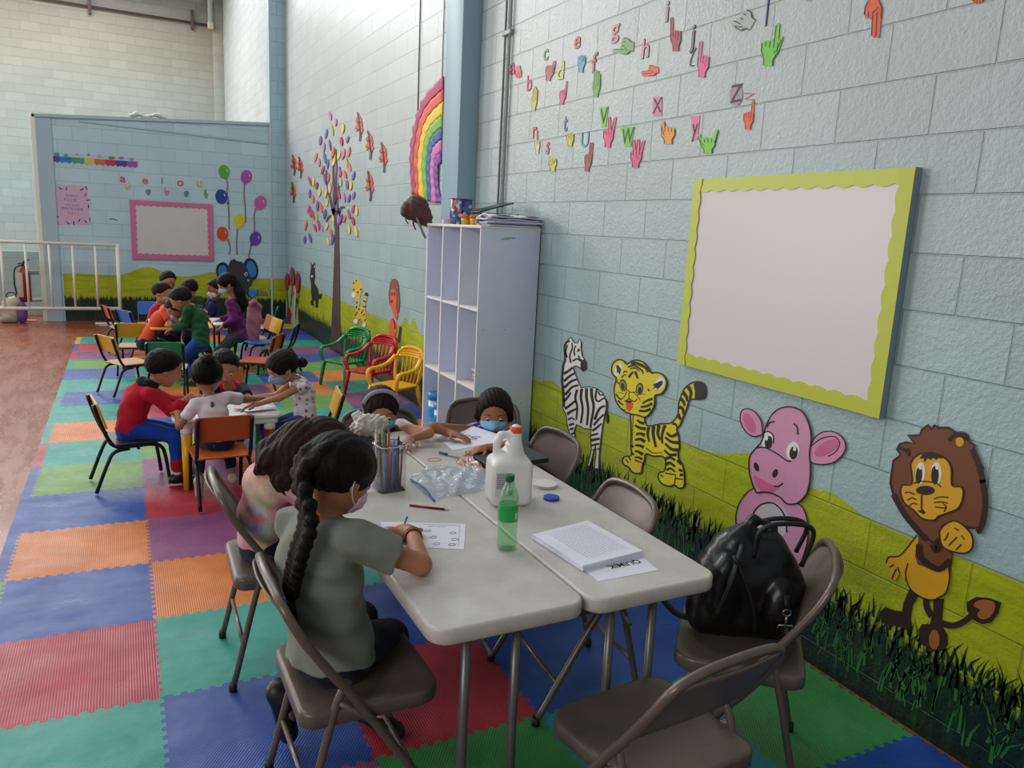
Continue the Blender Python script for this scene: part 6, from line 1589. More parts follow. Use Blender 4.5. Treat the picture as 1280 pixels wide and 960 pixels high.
for i in range(6):
    y0 = 4.955+random.uniform(0, .02); z0 = 0.104+0.021*i
    tag(rebase(MB().box(-0.38+random.uniform(-.02, .02), -0.1, y0, y0+0.16, z0, z0+0.0205, 0.002).build('book', M(['#4a3f3c', '#a89a8c', '#5a4a44', '#c0b4a8', '#3f3a3a', '#8f7a70'][i], 0.6))), '%s book in the lower middle cubby pile, %s' % (['dark brown', 'beige', 'brown', 'cream', 'black', 'tan'][i], ['lowest', 'second', 'third', 'fourth', 'fifth', 'topmost']
[i]), 'book', 'books in the lower cubby')
for x_, y_, s_, lab in ((-0.375, 5.47, 1.0, 'wipes tub with blue lid, taller one in the lower left cubby'), (-0.385, 5.335, 0.85, 'wipes tub with blue lid, shorter one in the lower left cubby')):
    t = thing('wipes_tub', lab, 'tub', (x_, y_, 0.104), 0, 'wipes tubs')
    MB().lathe([(0.055*s_, 0), (0.060*s_, 0.01), (0.060*s_, 0.30*s_)], (x_, y_, 0.104), 24).build('body', M('#c9d4dc', 0.4), t, True)
    MB().lathe([(0.066*s_, 0.30*s_), (0.067*s_, 0.345*s_), (0.055*s_, 0.355*s_)], (x_, y_, 0.104), 24).build('lid', M('#1f7fc0', 0.35), t, True)
    MB().lathe([(0.061*s_, 0.06), (0.0615*s_, 0.07), (0.0615*s_, 0.24*s_), (0.061*s_, 0.25*s_)], (x_, y_, 0.104), 24).build('label', M('#2f8fcf', 0.4, var=0.6, vscale=14), t, True)

# ------------------------------------------------------------------ black bag on the chair
t = thing('leather_bag', 'large black leather bag with handles sitting on a folding chair', 'bag', (-0.72, 1.74, 0.435), 0)
m_bl = M('#0e0e10', 0.33, spec=0.45, bump=0.0012, bscale=70); m_bl2 = M('#0a0a0b', 0.55)
m_mtl = M('#b9ac90', 0.3, 0.9)
B0 = np.array([-0.705, 1.745, 0.44]); fx = np.array([math.cos(math.radians(-28)), math.sin(math.radians(-28)), 0]); fy = np.array([-fx[1], fx[0], 0]); zz_ = np.array([0, 0, 1.0])
def bl(x, y, z): return B0+fx*x+fy*y+zz_*z
v = V()
for (za, zb, xa, xb, ra, rb_) in ((0.06, 0.20, 0.135, 0.115, 0.062, 0.066), (0.20, 0.33, 0.115, 0.060, 0.066, 0.048)):
    for n_ in range(4):
        u0 = n_/4; zc = za+(zb-za)*u0; xc = xa+(xb-xa)*u0; rc = ra+(rb_-ra)*u0
        v.seg(bl(-xc, 0.005*n_, zc), bl(xc-0.005, 0, zc-0.01), rc, rc*0.95, 0.02, flat=(fy, 0.80))
v.seg(bl(-0.05, 0.0, 0.33), bl(0.05, 0.0, 0.325), 0.040, 0.040, 0.03, flat=(fy, 0.9))
v.seg(bl(-0.055, -0.01, 0.33), bl(-0.01, 0.0, 0.40), 0.030, 0.014, 0.02)
v.seg(bl(-0.01, 0.0, 0.40), bl(0.06, 0.0, 0.375), 0.014, 0.012, 0.02)
v.ell(bl(0.085, -0.070, 0.13), (0.065, 0.05, 0.10), k=0.015); v.ell(bl(-0.09, -0.055, 0.17), (0.06, 0.045, 0.13), k=0.012)
v.half(bl(0, 0, 0.004), (0, 0, -1), 0.004)
v.fn(lambda P: 0.0022*np.sin((P@fx)*38+np.sin(P[:, 2]*22)*1.6)*np.sin(P[:, 2]*26+(P@fy)*30)+0.0014*np.abs(np.sin((P@fx)*60+P[:, 2]*45)))
sdf_obj(v, 0.0065, 'body', m_bl, t)
for k, (x, y, h) in enumerate(((0.03, -0.055, 0.055), (0.05, 0.06, 0.03))):
    MB().tube(smooth_path([tuple(bl(x-0.045, y, 0.29)), tuple(bl(x-0.03, y-0.01, 0.335+h)), tuple(bl(x+0.06, y-0.015, 0.36+h)), tuple(bl(x+0.13, y-0.01, 0.335+h)), tuple(bl(x+0.11, y, 0.27))], 7), 0.0085, 8, flat=0.9).build('handle', m_bl2, t, True)
MB().tube(smooth_path([tuple(bl(-0.13, -0.105, 0.10)), tuple(bl(-0.10, -0.122, 0.22)), tuple(bl(-0.06, -0.075, 0.34))], 6), 0.009, 8, flat=0.5).build('strap', m_bl2, t, True)
MB().tube(smooth_path([tuple(bl(0.0, -0.115, 0.06)), tuple(bl(-0.03, -0.125, 0.18)), tuple(bl(-0.09, -0.10, 0.31))], 6), 0.009, 8, flat=0.5).build('strap', m_bl2, t, True)
MB().tube(smooth_path([tuple(bl(-0.16, 0.02, 0.03)), tuple(bl(-0.22, 0.03, 0.04)), tuple(bl(-0.275, 0.05, 0.085))], 6), [0.020]*13, 8, flat=0.4).build('strap', m_bl2, t, True)
c = bl(0.085, -0.13, 0.145)
MB().tube([tuple(c+fx*0.013*math.cos(k*PI/6)+zz_*0.011*math.sin(k*PI/6)) for k in range(12)], 0.0024, 6, closed=True).build('ring', m_mtl, t, True)
MB().tube([tuple(c+zz_*(-0.011)), tuple(c+zz_*(-0.042))], 0.0036, 8).build('snap_hook', m_mtl, t, True)
MB().tube([tuple(c+fx*-0.022+zz_*-0.055), tuple(c+fx*-0.021+zz_*-0.043), tuple(c+fx*0.021+zz_*-0.043), tuple(c+fx*0.022+zz_*-0.055)], 0.0026, 6).build('buckle', m_mtl, t, True)
MB().tube([tuple(c+zz_*0.011), tuple(c+zz_*0.05+fy*0.02)], 0.012, 6, flat=0.4).build('strap', m_bl2, t, True)
MB().tube([tuple(c+zz_*-0.046), tuple(c+zz_*-0.10)], 0.020, 6, flat=0.3).build('strap', m_bl2, t, True)

# ------------------------------------------------------------------ beyond the railing
t = thing('fire_extinguisher', 'red fire extinguisher hanging beside the partition post', 'fire extinguisher', (-3.86, 13.62, 0.5))
MB().lathe([(0.055, 0.02), (0.085, 0.05), (0.088, 0.42), (0.06, 0.50), (0.03, 0.53), (0.03, 0.56)], (-3.83, 13.60, 0.28), 22).build('cylinder', M('#7c1a18', 0.35), t, True)
MB().box(-3.91, -3.84, 13.50, 13.515, 0.38, 0.74, 0.003).build('label', M('#c0a8a0', 0.5), t, True)
MB().tube([(-3.83, 13.6, 0.84), (-3.83, 13.6, 0.90), (-3.75, 13.57, 0.93)], 0.014, 8).tube([(-3.90, 13.57, 0.87), (-3.78, 13.59, 0.885)], 0.012, 8).build('valve', M('#2a2a2a', 0.4), t, True)
MB().tube(smooth_path([(-3.83, 13.58, 0.85), (-3.93, 13.54, 0.80), (-3.95, 13.53, 0.6), (-3.93, 13.55, 0.42)], 5), 0.011, 8).build('hose', m_blk, t, True)
MB().box(-3.86, -3.63, 13.60, 13.70, 0.30, 0.34, 0.003).box(-3.80, -3.64, 13.68, 13.72, 0.70, 0.76, 0.003).build('bracket', M('#8a8a84', 0.5), t, True)
t = thing('tote_bag', 'cream and purple bag standing behind the railing', 'bag', (-3.90, 13.75, 0.0))
v = V(); v.ell((-4.02, 13.55, 0.17), (0.13, 0.09, 0.20), k=0.03); v.ell((-3.98, 13.54, 0.31), (0.10, 0.08, 0.08), k=0.03); v.ell((-4.08, 13.55, 0.06), (0.09, 0.09, 0.07), k=0.03); v.half((0, 0, 0.004), (0, 0, -1)); v.fn(lambda P: 0.008*np.sin(P[:, 0]*40+P[:, 2]*30)*np.sin(P[:, 2]*35))
sdf_obj(v, 0.012, 'body', M('#b9b09c', 0.7, var=0.1), t)
v = V(); v.ell((-3.88, 13.52, 0.15), (0.075, 0.075, 0.17), k=0.03); v.half((0, 0, 0.004), (0, 0, -1)); sdf_obj(v, 0.012, 'side_pocket', M('#6a4f86', 0.6, var=0.2), t)
MB().tube([(-4.0+0.06*math.cos(k*PI/6), 13.52, 0.40+0.05*math.sin(k*PI/6)) for k in range(12)], 0.010, 6, closed=True).build('handle', m_blk, t, True)
t = thing('backpack', 'black and lilac bag at the left edge behind the railing', 'bag', (-4.25, 13.6, 0.0))
v = V(); v.ell((-4.42, 13.6, 0.13), (0.16, 0.10, 0.17), k=0.03); v.half((0, 0, 0.004), (0, 0, -1)); sdf_obj(v, 0.014, 'body', m_bl2, t)
v = V(); v.ell((-4.50, 13.55, 0.24), (0.10, 0.08, 0.09), k=0.03); sdf_obj(v, 0.014, 'flap', M('#8f7fa0', 0.6), t)
t = thing('plastic_wrap', 'crumpled pale plastic wrapper lying on the partition cap', 'wrapper', (-2.0, 13.75, 3.15))
v = V()
for k in range(9): v.ell((-2.28+0.055*k, 13.72, 3.145+0.02*math.sin(k*1.3)+0.0035*k), (0.05, 0.05, 0.028+0.012*math.sin(k*2.1)), k=0.01)
sdf_obj(v, 0.012, 'film', M('#c9c0b4', 0.4, var=0.1), t)
t = thing('railing_foot_plate', 'flat pale metal strip on the floor at the railing end', 'metal strip', (-2.7, 13.1, 0)); MB().box(-2.86, -2.36, 13.02, 13.10, 0.0, 0.02, 0.004).build('plate', M('#a8a29a', 0.5), t, True)
# papers on the middle and far tables
t = thing('worksheet', 'curled white papers on the low white table before the girl', 'paper', (-1.75, 5.2, 0.49))
mb = MB(); mb.box(-1.86, -1.66, 5.06, 5.32, 0.4905, 0.4925, rot=(0, 0, 0.2)); mb.build('page', m_pap, t, True); MB().box(-1.88, -1.70, 5.10, 5.34, 0.494, 0.496, rot=(0, 0.03, -0.2)).build('page', M('#d8c8cc', 0.7), t, True)
t = thing('worksheet', 'white paper under the hands of the girl in purple', 'paper', (-1.55, 8.95, 0.563)); MB().box(-1.63, -1.43, 8.86, 9.06, 0.563, 0.566).build('page', m_pap, t, True)
# ================================================================== people
def nrm(v): v = np.array(v, float); return v/np.linalg.norm(v)
def A3(px, py, Y): return np.array(at(px, py, Y))
def F3(px, py, z): return np.array(on_floor(px, py, z))
def ik(a, b, l1, l2, hint):
    """middle joint between a and b"""
    d = b-a; L = np.linalg.norm(d)
    if L > (l1+l2)*0.995: s = L/((l1+l2)*0.995); l1, l2 = l1*s, l2*s
    if L < abs(l1-l2)*1.02+0.02: L = abs(l1-l2)*1.02+0.02
    u = d/np.linalg.norm(d); x = (l1*l1-l2*l2+L*L)/(2*L); y = math.sqrt(max(l1*l1-x*x, 0))
    h = np.array(hint, float); h = h-u*(h@u); h = h/np.linalg.norm(h)
    return a+u*x+h*y

def skin(c): 
    key = 'skin'+c
    if key in _M: return _M[key]
    m, nt, bs = new_mat('skin'); nb = NB(nt); cc = lin(c)
    n = nb.noise(nb.wpos(), 30, 4, 0.6); cc = tuple(min(1, x*1.22) for x in cc[:3])
    nt.links.new(nb.ramp(n, (0.3, tuple(x*0.93 for x in cc[:3])), (0.7, tuple(min(1, x*1.05) for x in cc[:3]))), bs.inputs['Base Color'])
    bs.inputs['Roughness'].default_value = 0.5; bs.inputs['Subsurface Weight'].default_value = 0.06; bs.inputs['Subsurface Radius'].default_value = (0.01, 0.004, 0.002); bs.inputs['Subsurface Scale'].default_value = 0.5
    _M[key] = m; return m
def hairm(c):
    key = 'hair'+c
    if key in _M: return _M[key]
    m, nt, bs = new_mat('hair'); nb = NB(nt); cc = lin(c)
    p = nb.wpos(); n = nb.noise(nb.mapping(p, scale=(1, 1, 0.12)), 170, 3, 0.6)
    nt.links.new(nb.ramp(n, (0.3, tuple(x*0.6 for x in cc[:3])), (0.7, tuple(min(1, x*1.5+0.003) for x in cc[:3]))), bs.inputs['Base Color'])
    bs.inputs['Roughness'].default_value = 0.48; bs.inputs['Specular IOR Level'].default_value = 0.09
    nt.links.new(nb.bump(n, 0.6, 0.006), bs.inputs['Normal'])
    _M[key] = m; return m
def cloth(c, bump=0.0015): return M(c, 0.85, var=0.06, vscale=20, bump=bump, bscale=500, sheen=0.1, spec=0.2)

HAND_R = [0.0, 1.0]
def add_hand(v, wr, d, pn, k, side, curl=0.45, h=0.005):
    """palm, four unequal bent fingers and a thumb; d = pointing, pn = palm normal, side = +1 thumb towards s"""
    d = nrm(d); pn = np.array(pn, float); pn = nrm(pn-d*(pn@d)); s = np.cross(d, pn)*side
    L = 0.135*k
    c = wr+d*L*0.30
    R = np.stack([s, d, pn], 1)
    v.ell(c, (0.030*k, 0.042*k, 0.0125*k), R, 0.010)
    v.seg(wr, c, 0.0165*k, 0.0165*k, 0.012)
    fr = max(0.0058*k, h*1.05)
    for i, (off, ln) in enumerate(((0.021, 0.42), (0.0075, 0.47), (-0.0065, 0.44), (-0.0195, 0.35))):
        o = wr+d*L*0.54+s*off*k*1.05
        dirn = nrm(d+s*off*4.0); a = curl*(0.55+0.09*i)
        seglen = [ln*L*0.46, ln*L*0.32, ln*L*0.24]; p = o-d*0.008*k; q = p
        for j, sl in enumerate(seglen):
            dd = dirn*math.cos(a)+pn*math.sin(a); q = p+dd*sl*1.1
            v.seg(p, q, fr*(1.08-0.06*j), fr*(1.0-0.07*j), 0.0025 if j else 0.004); p = q; a += curl*0.75
    p = wr+d*L*0.16+s*0.020*k; q = p+nrm(d*0.6+s*0.75+pn*0.25)*L*0.24; r_ = q+nrm(d*0.95+s*0.15+pn*0.35)*L*0.22
    v.seg(p, q, fr*1.45, fr*1.2, 0.006); v.seg(q, r_, fr*1.2, fr*1.0, 0.003)

def person(label, base, S):
    """S: measurements and pose in world metres"""
    h = S.get('h', 0.006); H = S['H']; k = H/1.2
    t = thing('person', label, 'person', tuple(base), 0)
    pel, neck, hc = np.array(S['pel']), np.array(S['neck']), np.array(S['head'])
    sp = nrm(neck-pel)
    rt = nrm(S['rt']); rt = nrm(rt-sp*(rt@sp)); fw = np.cross(sp, rt)        # rt = the person's right
    hw = 0.105*k*S.get('shw', 1.0)
    rtS = nrm(S.get('rtS', S['rt'])); rtS = nrm(rtS-sp*(rtS@sp))
    shR, shL = neck+rtS*hw-sp*0.030*k, neck-rtS*hw-sp*0.030*k
    fwS = np.cross(sp, rtS)
    la, lf = 0.185*k, 0.165*k
    wR, wL = np.array(S['wR']), np.array(S['wL'])
    eR = ik(shR, wR, la, lf, S.get('hR', (0, 0, -1))); eL = ik(shL, wL, la, lf, S.get('hL', (0, 0, -1)))
    if 'eR' in S: eR = np.array(S['eR'])
    if 'eL' in S: eL = np.array(S['eL'])
    hipR, hipL = pel+rt*0.055*k, pel-rt*0.055*k
    lt, ls = 0.285*k, 0.275*k
    aR, aL = np.array(S['aR']), np.array(S['aL'])
    kh = S.get('kh', (fw[0], fw[1], 0.6))
    kR = ik(hipR, aR, lt, ls, S.get('khR', kh)); kL = ik(hipL, aL, lt, ls, S.get('khL', kh))
    chest = pel+sp*np.linalg.norm(neck-pel)*0.66-fw*0.006*k; waist = pel+sp*np.linalg.norm(neck-pel)*0.33-fw*S.get('hunch', 0.0)
    chest = chest-fw*S.get('hunch', 0.0)*1.1
    # ---- head frame
    F = nrm(S['face']); U = np.array(S.get('headup', (0, 0, 1)), float); U = nrm(U-F*(U@F)); Rr = np.cross(F, U)
    s = S.get('hh', 0.205*(0.88+0.12*k))/2
    R = np.stack([Rr, F, U], 1)
    HP = lambda x, y, z: hc+(Rr*x+F*y+U*z)*s
    E = lambda x, y, z: (x*s, y*s, z*s)
    m_sk = skin(S.get('skin', '#a06a4c'))
    v = V()
    v.ell(HP(0, -0.08, 0.20), E(.76, .94, .80), R, .02)
    v.ell(HP(0, .20, -.30), E(.60, .60, .66), R, .03*1)
    v.ell(HP(0, .44, -.74), E(.24, .22, .20), R, .02)
    for q in (-1, 1): v.ell(HP(q*.33, .42, -.36), E(.25, .25, .26), R, .018)
    v.seg(HP(-.3, .72, .10), HP(.3, .72, .10), .10*s, .10*s, .012)
    for q in (-1, 1): v.ell(HP(q*.30, .92, -.06), E(.17, .15, .11), R, .008, op='-')
    for q in (-1, 1): v.ell(HP(q*.30, .70, -.06), E(.155, .15, .12), R, .004)
    v.seg(HP(0, .78, -.06), HP(0, .96, -.32), .055*s, .095*s, .010)
    for q in (-1, 1): v.ell(HP(q*.09, .88, -.35), E(.07, .09, .06), R, .006)
    v.ell(HP(0, .77, -.56), E(.19, .08, .045), R, .004); v.ell(HP(0, .76, -.645), E(.15, .08, .05), R, .004)
    for q in (-1, 1): v.ell(HP(q*.75, -.05, -.14), E(.065, .15, .22), R, .006)
    # neck, torso, limbs
    v.seg(neck-sp*0.02*k, HP(0, -.18, -.55), .037*k, .034*k, .02)
    fl = (fw, 1.30)
    g_ = S.get('girth', 1.12); v.path([pel, waist, chest, neck-sp*.035*k], [.082*k*g_, .072*k*g_, .080*k*g_, .055*k], .03, flat=fl)
    v.seg(shR, shL, .034*k, .034*k, .02)
    for sh, el, wr in ((shR, eR, wR), (shL, eL, wL)):
        v.seg(sh, el, .034*k, .026*k, .02); v.seg(el, wr, .027*k, .0185*k, .012)
    for hp, kn, an in ((hipR, kR, aR), (hipL, kL, aL)):
        v.seg(hp, kn, .058*k, .040*k, .02); v.seg(kn, an, .040*k, .025*k, .015)
    for q, wr, el, sd in (('R', wR, eR, 1), ('L', wL, eL, -1)):
        hd = S.get('hd'+q, wr-el); pn = S.get('pn'+q, (0, 0, -1))
        add_hand(v, wr, hd, pn, k, -sd if 'flip'+q not in S else sd, S.get('curl'+q, .45), h)
    toeR, toeL = S.get('tR', (fw[0], fw[1], -.1)), S.get('tL', (fw[0], fw[1], -.1))
    for an, td in ((aR, toeR), (aL, toeL)):
        td = nrm(td); dn = np.array((0, 0, -1.0)) if abs(td[2]) < .6 else nrm(np.cross(np.cross(td, (0, 0, -1.0)), td)); v.seg(an+dn*.02*k, an+td*.085*k+dn*.040*k, .024*k, .018*k, .015)
    sdf_obj(v, h, 'body', m_sk, t)
    # eyes, brows
    if not S.get('noface'):
        for q in (-1, 1):
            mb = MB(); mb.ball(Vector(HP(q*.30, .735, -.065)), .118*s, 8); ey = mb.build('eye', M('#d8d2cc', 0.25), t, True)
            mb = MB(); mb.ball(Vector(HP(q*.30, .772, -.085)), .092*s, 8); mb.build('iris', M('#1c100a', 0.2), ey, True)
            mb = MB(); mb.tube([tuple(HP(q*.13, .86, .13)), tuple(HP(q*.30, .85, .19)), tuple(HP(q*.48, .72, .13))], [.018*s, .03*s, .015*s], 6, flat=.6); mb.build('eyebrow', M('#16100c', 0.8), t, True)
        if not S.get('mask'):
            mb = MB(); mb.tube([tuple(HP(-.17, .80, -.60)), tuple(HP(-.06, .87, -.585)), tuple(HP(.06, .87, -.585)), tuple(HP(.17, .80, -.60))], [.015*s, .045*s, .045*s, .015*s], 6, flat=.8); mb.build('lips', M('#8a4238', 0.5), t, True)
    # ---- shirt
    sc = S['shirt']; ot = .011*k*S.get('loose', 1.0)
    v = V()
    hemN = -sp; hem = pel+sp*S.get('hem', -0.02)*k
    clip = [(hem, hemN)]
    v.path([pel-sp*.05*k, waist, chest, neck-sp*.040*k], [.082*k*g_+ot*1.3+S.get('hipx', 0), .074*k*g_+ot*1.3, .080*k*g_+ot, .055*k+ot], .03, flat=fl, clip=clip)
    v.seg(shR, shL, .034*k+ot*.8, .034*k+ot*.8, .025)
    v.seg(neck-sp*.03*k, neck+sp*.012*k, .052*k, .046*k, .012)
    sl = S.get('sleeve', 's'); frac = {'s': .62, 'c': .25, 'l': 1.0, 'n': .05}[sl]
    for sh, el, wr in ((shR, eR, wR), (shL, eL, wL)):
        if sl == 'n': continue
        e = sh+(el-sh)*min(1, frac); dl = nrm(el-sh)
        v.seg(sh, e+dl*(.03 if sl != 'l' else 0), .036*k+ot, (.033*k+ot*1.2) if sl != 'l' else .028*k+ot, .02, clip=[(e, dl)] if sl != 'l' else None)
        if sl == 'l':
            dw = nrm(wr-el); v.seg(el, wr+dw*.02, .029*k+ot, .020*k+ot, .015, clip=[(wr-dw*.006, dw)])
    am = .0032*k*S.get('wr', 1.0); rnd = random.Random(hash(label) % 1000 if False else len(label)*7)
    f1, f2, f3 = rnd.uniform(30, 45), rnd.uniform(20, 32), rnd.uniform(0, 6)
    v.fn(lambda P: am*np.sin((P@sp)*f1/k+np.sin((P@rt)*f2/k+f3)*2.0)*np.sin((P@fw)*f2/k+(P@rt)*12+f3)+am*.5*np.sin((P@sp)*f1*2.3/k+(P@rt)*f2*1.5/k))
    v.half(neck+sp*.012*k, sp, .003)
    o_sh = sdf_obj(v, h, S.get('top_name', 'shirt'), sc if not isinstance(sc, str) else cloth(sc), t)
    # ---- trousers
    if S.get('pants'):
        v = V(); ot2 = .009*k
        v.path([pel+sp*.045*k, pel-sp*.02*k], [.080*k*g_+ot2*.6, .080*k*g_+ot2*.8], .03, flat=(fw, 1.15), clip=[(hem+sp*.022*k, sp)])
        fr = S.get('leg', .92)
        for hp, kn, an in ((hipR, kR, aR), (hipL, kL, aL)):
            e = kn+(an-kn)*fr; dl = nrm(an-kn)
            v.seg(hp, kn, .060*k+ot2, .044*k+ot2, .025); v.seg(kn, e+dl*.03, .044*k+ot2, .030*k+ot2*S.get('flare', 1.0), .02, clip=[(e, dl)])
        v.fn(lambda P: .0025*k*np.sin(P[:, 0]*50+P[:, 2]*60)*np.sin(P[:, 1]*55+P[:, 2]*20))
        sdf_obj(v, h*1.15, 'trousers', cloth(S['pants']), t)
    # ---- shoes
    if S.get('shoe'):
        for an, td in ((aR, toeR), (aL, toeL)):
            td = nrm(td); dn = np.array((0, 0, -1.0)) if abs(td[2]) < .6 else nrm(np.cross(np.cross(td, (0, 0, -1.0)), td))
            v = V(); heel = an-td*.025*k+dn*.038*k; toe = an+td*.105*k+dn*.046*k
            v.seg(heel, toe, .034*k, .030*k, .02, flat=(dn, 1.15)); v.seg(an+dn*.012*k, heel, .034*k, .033*k, .02)
            v.half(an+dn*.070*k, dn, .004); v.half(an+dn*(-.022*k), -dn, .006)
            sdf_obj(v, h, 'shoe', M(S['shoe'], .45), t)
            if S.get('sock'):
                sdf_obj(V().seg(an-nrm(an-(kR if an is aR else kL))*.05*k, an, .031*k, .031*k, .01), h, 'sock', cloth(S['sock']), t)
    # ---- hair
    hm = hairm(S.get('hairc', '#17100d')); ht = S['hair']; v = V()
    th = S.get('hth', .10)
    v.ell(HP(0, -.10, .24), E(.76+th, .94+th, .80+th), R, .01)
    if ht == 'short':
        v.half(HP(0, .60, .50), R@np.array((0, .80, -.60)), .015)
        v.half(HP(0, .02, -.10), R@np.array((0, .50, -.86)), .02); v.half(HP(0, -.3, -.50), R@np.array((0, 0, -1)), .02)
        v.fn(lambda P: .0022*np.sin(P[:, 0]*130+np.sin(P[:, 2]*90)*1.5)*np.sin(P[:, 1]*120+np.sin(P[:, 0]*70)*1.7+P[:, 2]*60))
    elif ht in ('bob', 'fringe'):
        for q in (-1, 1): v.path([HP(q*.70, -.05, .2), HP(q*.80, .02, -.30), HP(q*.74, -.02, -.55)], [.20*s, .16*s, .08*s], .012)
        v.ell(HP(0, -.35, -.25), E(.80, .60, .55), R, .02)
        v.half(HP(0, .64, .34), R@np.array((0, .90, -.42)), .008) if ht == 'bob' else None
        v.ell(HP(0, 1.05, -.50), E(.72, .62, .95), R, .012, op='-')
        v.fn(lambda P: .0018*np.sin((P@Rr)*300+(P@F)*90))
    else:
        v.ell(HP(0, 1.10, -.58), E(.80, .90, 1.10), R, .015, op='-')
        v.half(HP(0, -.2, -.42), R@np.array((0, .25, -1)), .02)
        v.fn(lambda P: .0014*np.sin((P@Rr)*260+(P@U)*60))
    o_h = sdf_obj(v, h*.9, 'hair', hm, t)
    if 'locks' in S:
        v = V()
        for pts, rs in S['locks']:
            v.path([np.array(p) for p in pts], rs, .018)
        v.fn(lambda P: .0026*np.sin((P[:, 0]*.5-P[:, 1]*.8)*230+np.sin(P[:, 2]*38+P[:, 0]*20)*2.2))
        sdf_obj(v, h*.9, 'hair_length', hm, t)
    if 'bun' in S:
        b, r_ = S['bun']; v = V(); v.ell(b, (r_, r_, r_*.9), None, .01); v.fn(lambda P: .003*np.sin(P[:, 0]*160)*np.sin(P[:, 2]*150+P[:, 1]*90)); sdf_obj(v, h*.8, 'hair_bun', hairm(S.get('bunc', '#17100d')), t)
    # ---- face mask
    if S.get('mask'):
        v = V(); v.ell(HP(0, .30, -.42), E(.66, .66, .50), R, .01); v.seg(HP(0, .80, -.12), HP(0, 1.0, -.40), .10*s, .12*s, .03)
        v.half(HP(0, .9, -.10), R@np.array((0, 0, 1)), .004); v.half(HP(0, .35, 0), R@np.array((0, -1, 0)), .004)
        v.half(HP(0, .7, -.86), R@np.array((0, 0.1, -1)), .01)
        v.fn(lambda P: .0012*np.sin((P@U)*300))
        mk = sdf_obj(v, h*.75, 'face_mask', M(S['mask'], .8), t)
        if S.get('loops', True):
            for q in (-1, 1):
                MB().tube(smooth_path([tuple(HP(q*.56, .52, -.20)), tuple(HP(q*.74, .15, .04)), tuple(HP(q*.80, -.12, .03)), tuple(HP(q*.82, -.16, -.20)), tuple(HP(q*.72, .10, -.50)), tuple(HP(q*.54, .50, -.62))], 4), .0016, 5).build('ear_loop', M('#cfc8c8', .7), mk, True)
    S['_'] = dict(HP=HP, s=s, R=R, F=F, U=U, Rr=Rr, shR=shR, shL=shL, eR=eR, eL=eL, sp=sp, fw=fw, rt=rt, k=k, chest=chest, pel=pel, neck=neck, aR=aR, aL=aL, wR=wR, wL=wL)
    return t

def striped(name, axis, stops, scale, rot=(0, 0, 0)):
    m, nt, bs = new_mat(name); nb = NB(nt)
    x = nb.n('ShaderNodeSeparateXYZ', i_0=nb.mapping(nb.wpos(), rot=rot)).outputs[axis]
    f = nb.math('FRACT', nb.math('MULTIPLY', x, scale))
    c = nb.ramp(f, *[(p, lin(c_)) for p, c_ in stops]); nt.nodes['Color Ramp'].color_ramp.interpolation = 'CONSTANT'
    nt.links.new(c, bs.inputs['Base Color']); bs.inputs['Roughness'].default_value = 0.85
    nt.links.new(nb.bump(nb.noise(nb.wpos(), 500, 2), 0.4, 0.001), bs.inputs['Normal'])
    return m

# ---- girl with the long braid (nearest)
A_S = dict(h=.0055, H=1.36, pel=(-2.005, 2.045, .525), neck=A3(402, 650, 2.08), head=A3(424, 594, 2.10), rt=(.30, -.95, 0), rtS=(.42, -.90, 0), face=(.86, .38, -.42),
    wR=F3(516, 668, .772), wL=F3(487, 667, .765), hR=(.6, -.8, -.6), hL=(.3, .6, -.6), eR=F3(526, 706, .775), hdR=(-.10, .9, -.05), hdL=(.8, -.1, -.1), curlR=.95, curlL=.6,
    aR=F3(462, 904, .03)+(.0, .0, .08), aL=A3(366, 872, 2.30), tR=(.45, -.85, -.05), tL=F3(386, 936, .02)-A3(366, 872, 2.30), khR=(.8, .3, .6), khL=(.9, .4, .5),
    shirt=cloth('#7b8071'), sleeve='s', hem=-.038, loose=1.25, wr=1.6, pants='#11122a', leg=1.0, shoe='#0f0f10', hair='long', hairc='#140d0b', mask='#d9b3cf', skin='#9c6444', hunch=.012, hh=.222, shw=1.12, girth=1.32, hipx=.010)
girl = person('girl in an olive t-shirt with a long dark braid writing at the table', (-1.98, 2.05, TT), A_S)
q = A_S['_']; HPq = q['HP']
bp = [HPq(0, -.80, .55), HPq(-.02, -1.02, .25), HPq(-.05, -1.12, -.25), A3(385, 650, 1.97), A3(374, 690, 1.945), A3(366, 722, 1.95), A3(362, 748, 1.955)]
bpth = smooth_path([tuple(p) for p in bp], 6); v = V(); N_ = len(bpth)
for i in range(N_-1):
    f_ = i/(N_-1); d_ = nrm(np.array(bpth[min(i+1, N_-1)])-np.array(bpth[max(i-1, 0)])); sd_ = nrm(np.cross(d_, q['fw'])); r_ = .035*(1-f_)+.022*f_
    c_ = np.array(bpth[i]); sg = 1 if i % 2 else -1
    v.seg(c_+sd_*sg*r_*.75-d_*r_*.45, c_-sd_*sg*r_*.15+d_*r_*.75, r_*.72, r_*.50, .004)
v.fn(lambda P: .0011*np.sin(P[:, 2]*420+P[:, 0]*300))
sdf_obj(v, .0042, 'braid', hairm('#140d0b'), girl)
e_ = bpth[-1]; MB().ball(Vector(e_), (.016, .016, .011), 8).build('hair_tie', M('#5fa0b8', .6), girl, True)
MB().tube([tuple(e_), tuple(A3(365, 770, 1.955)), tuple(A3(371, 788, 1.96))], [.013, .013, .003], 8).build('braid_tail', hairm('#140d0b'), girl, True)
w_ = np.array(q['wR']); d_ = nrm(w_-q['eR']); a_ = nrm(np.cross(d_, (0, 0, 1))); b_ = np.cross(a_, d_)
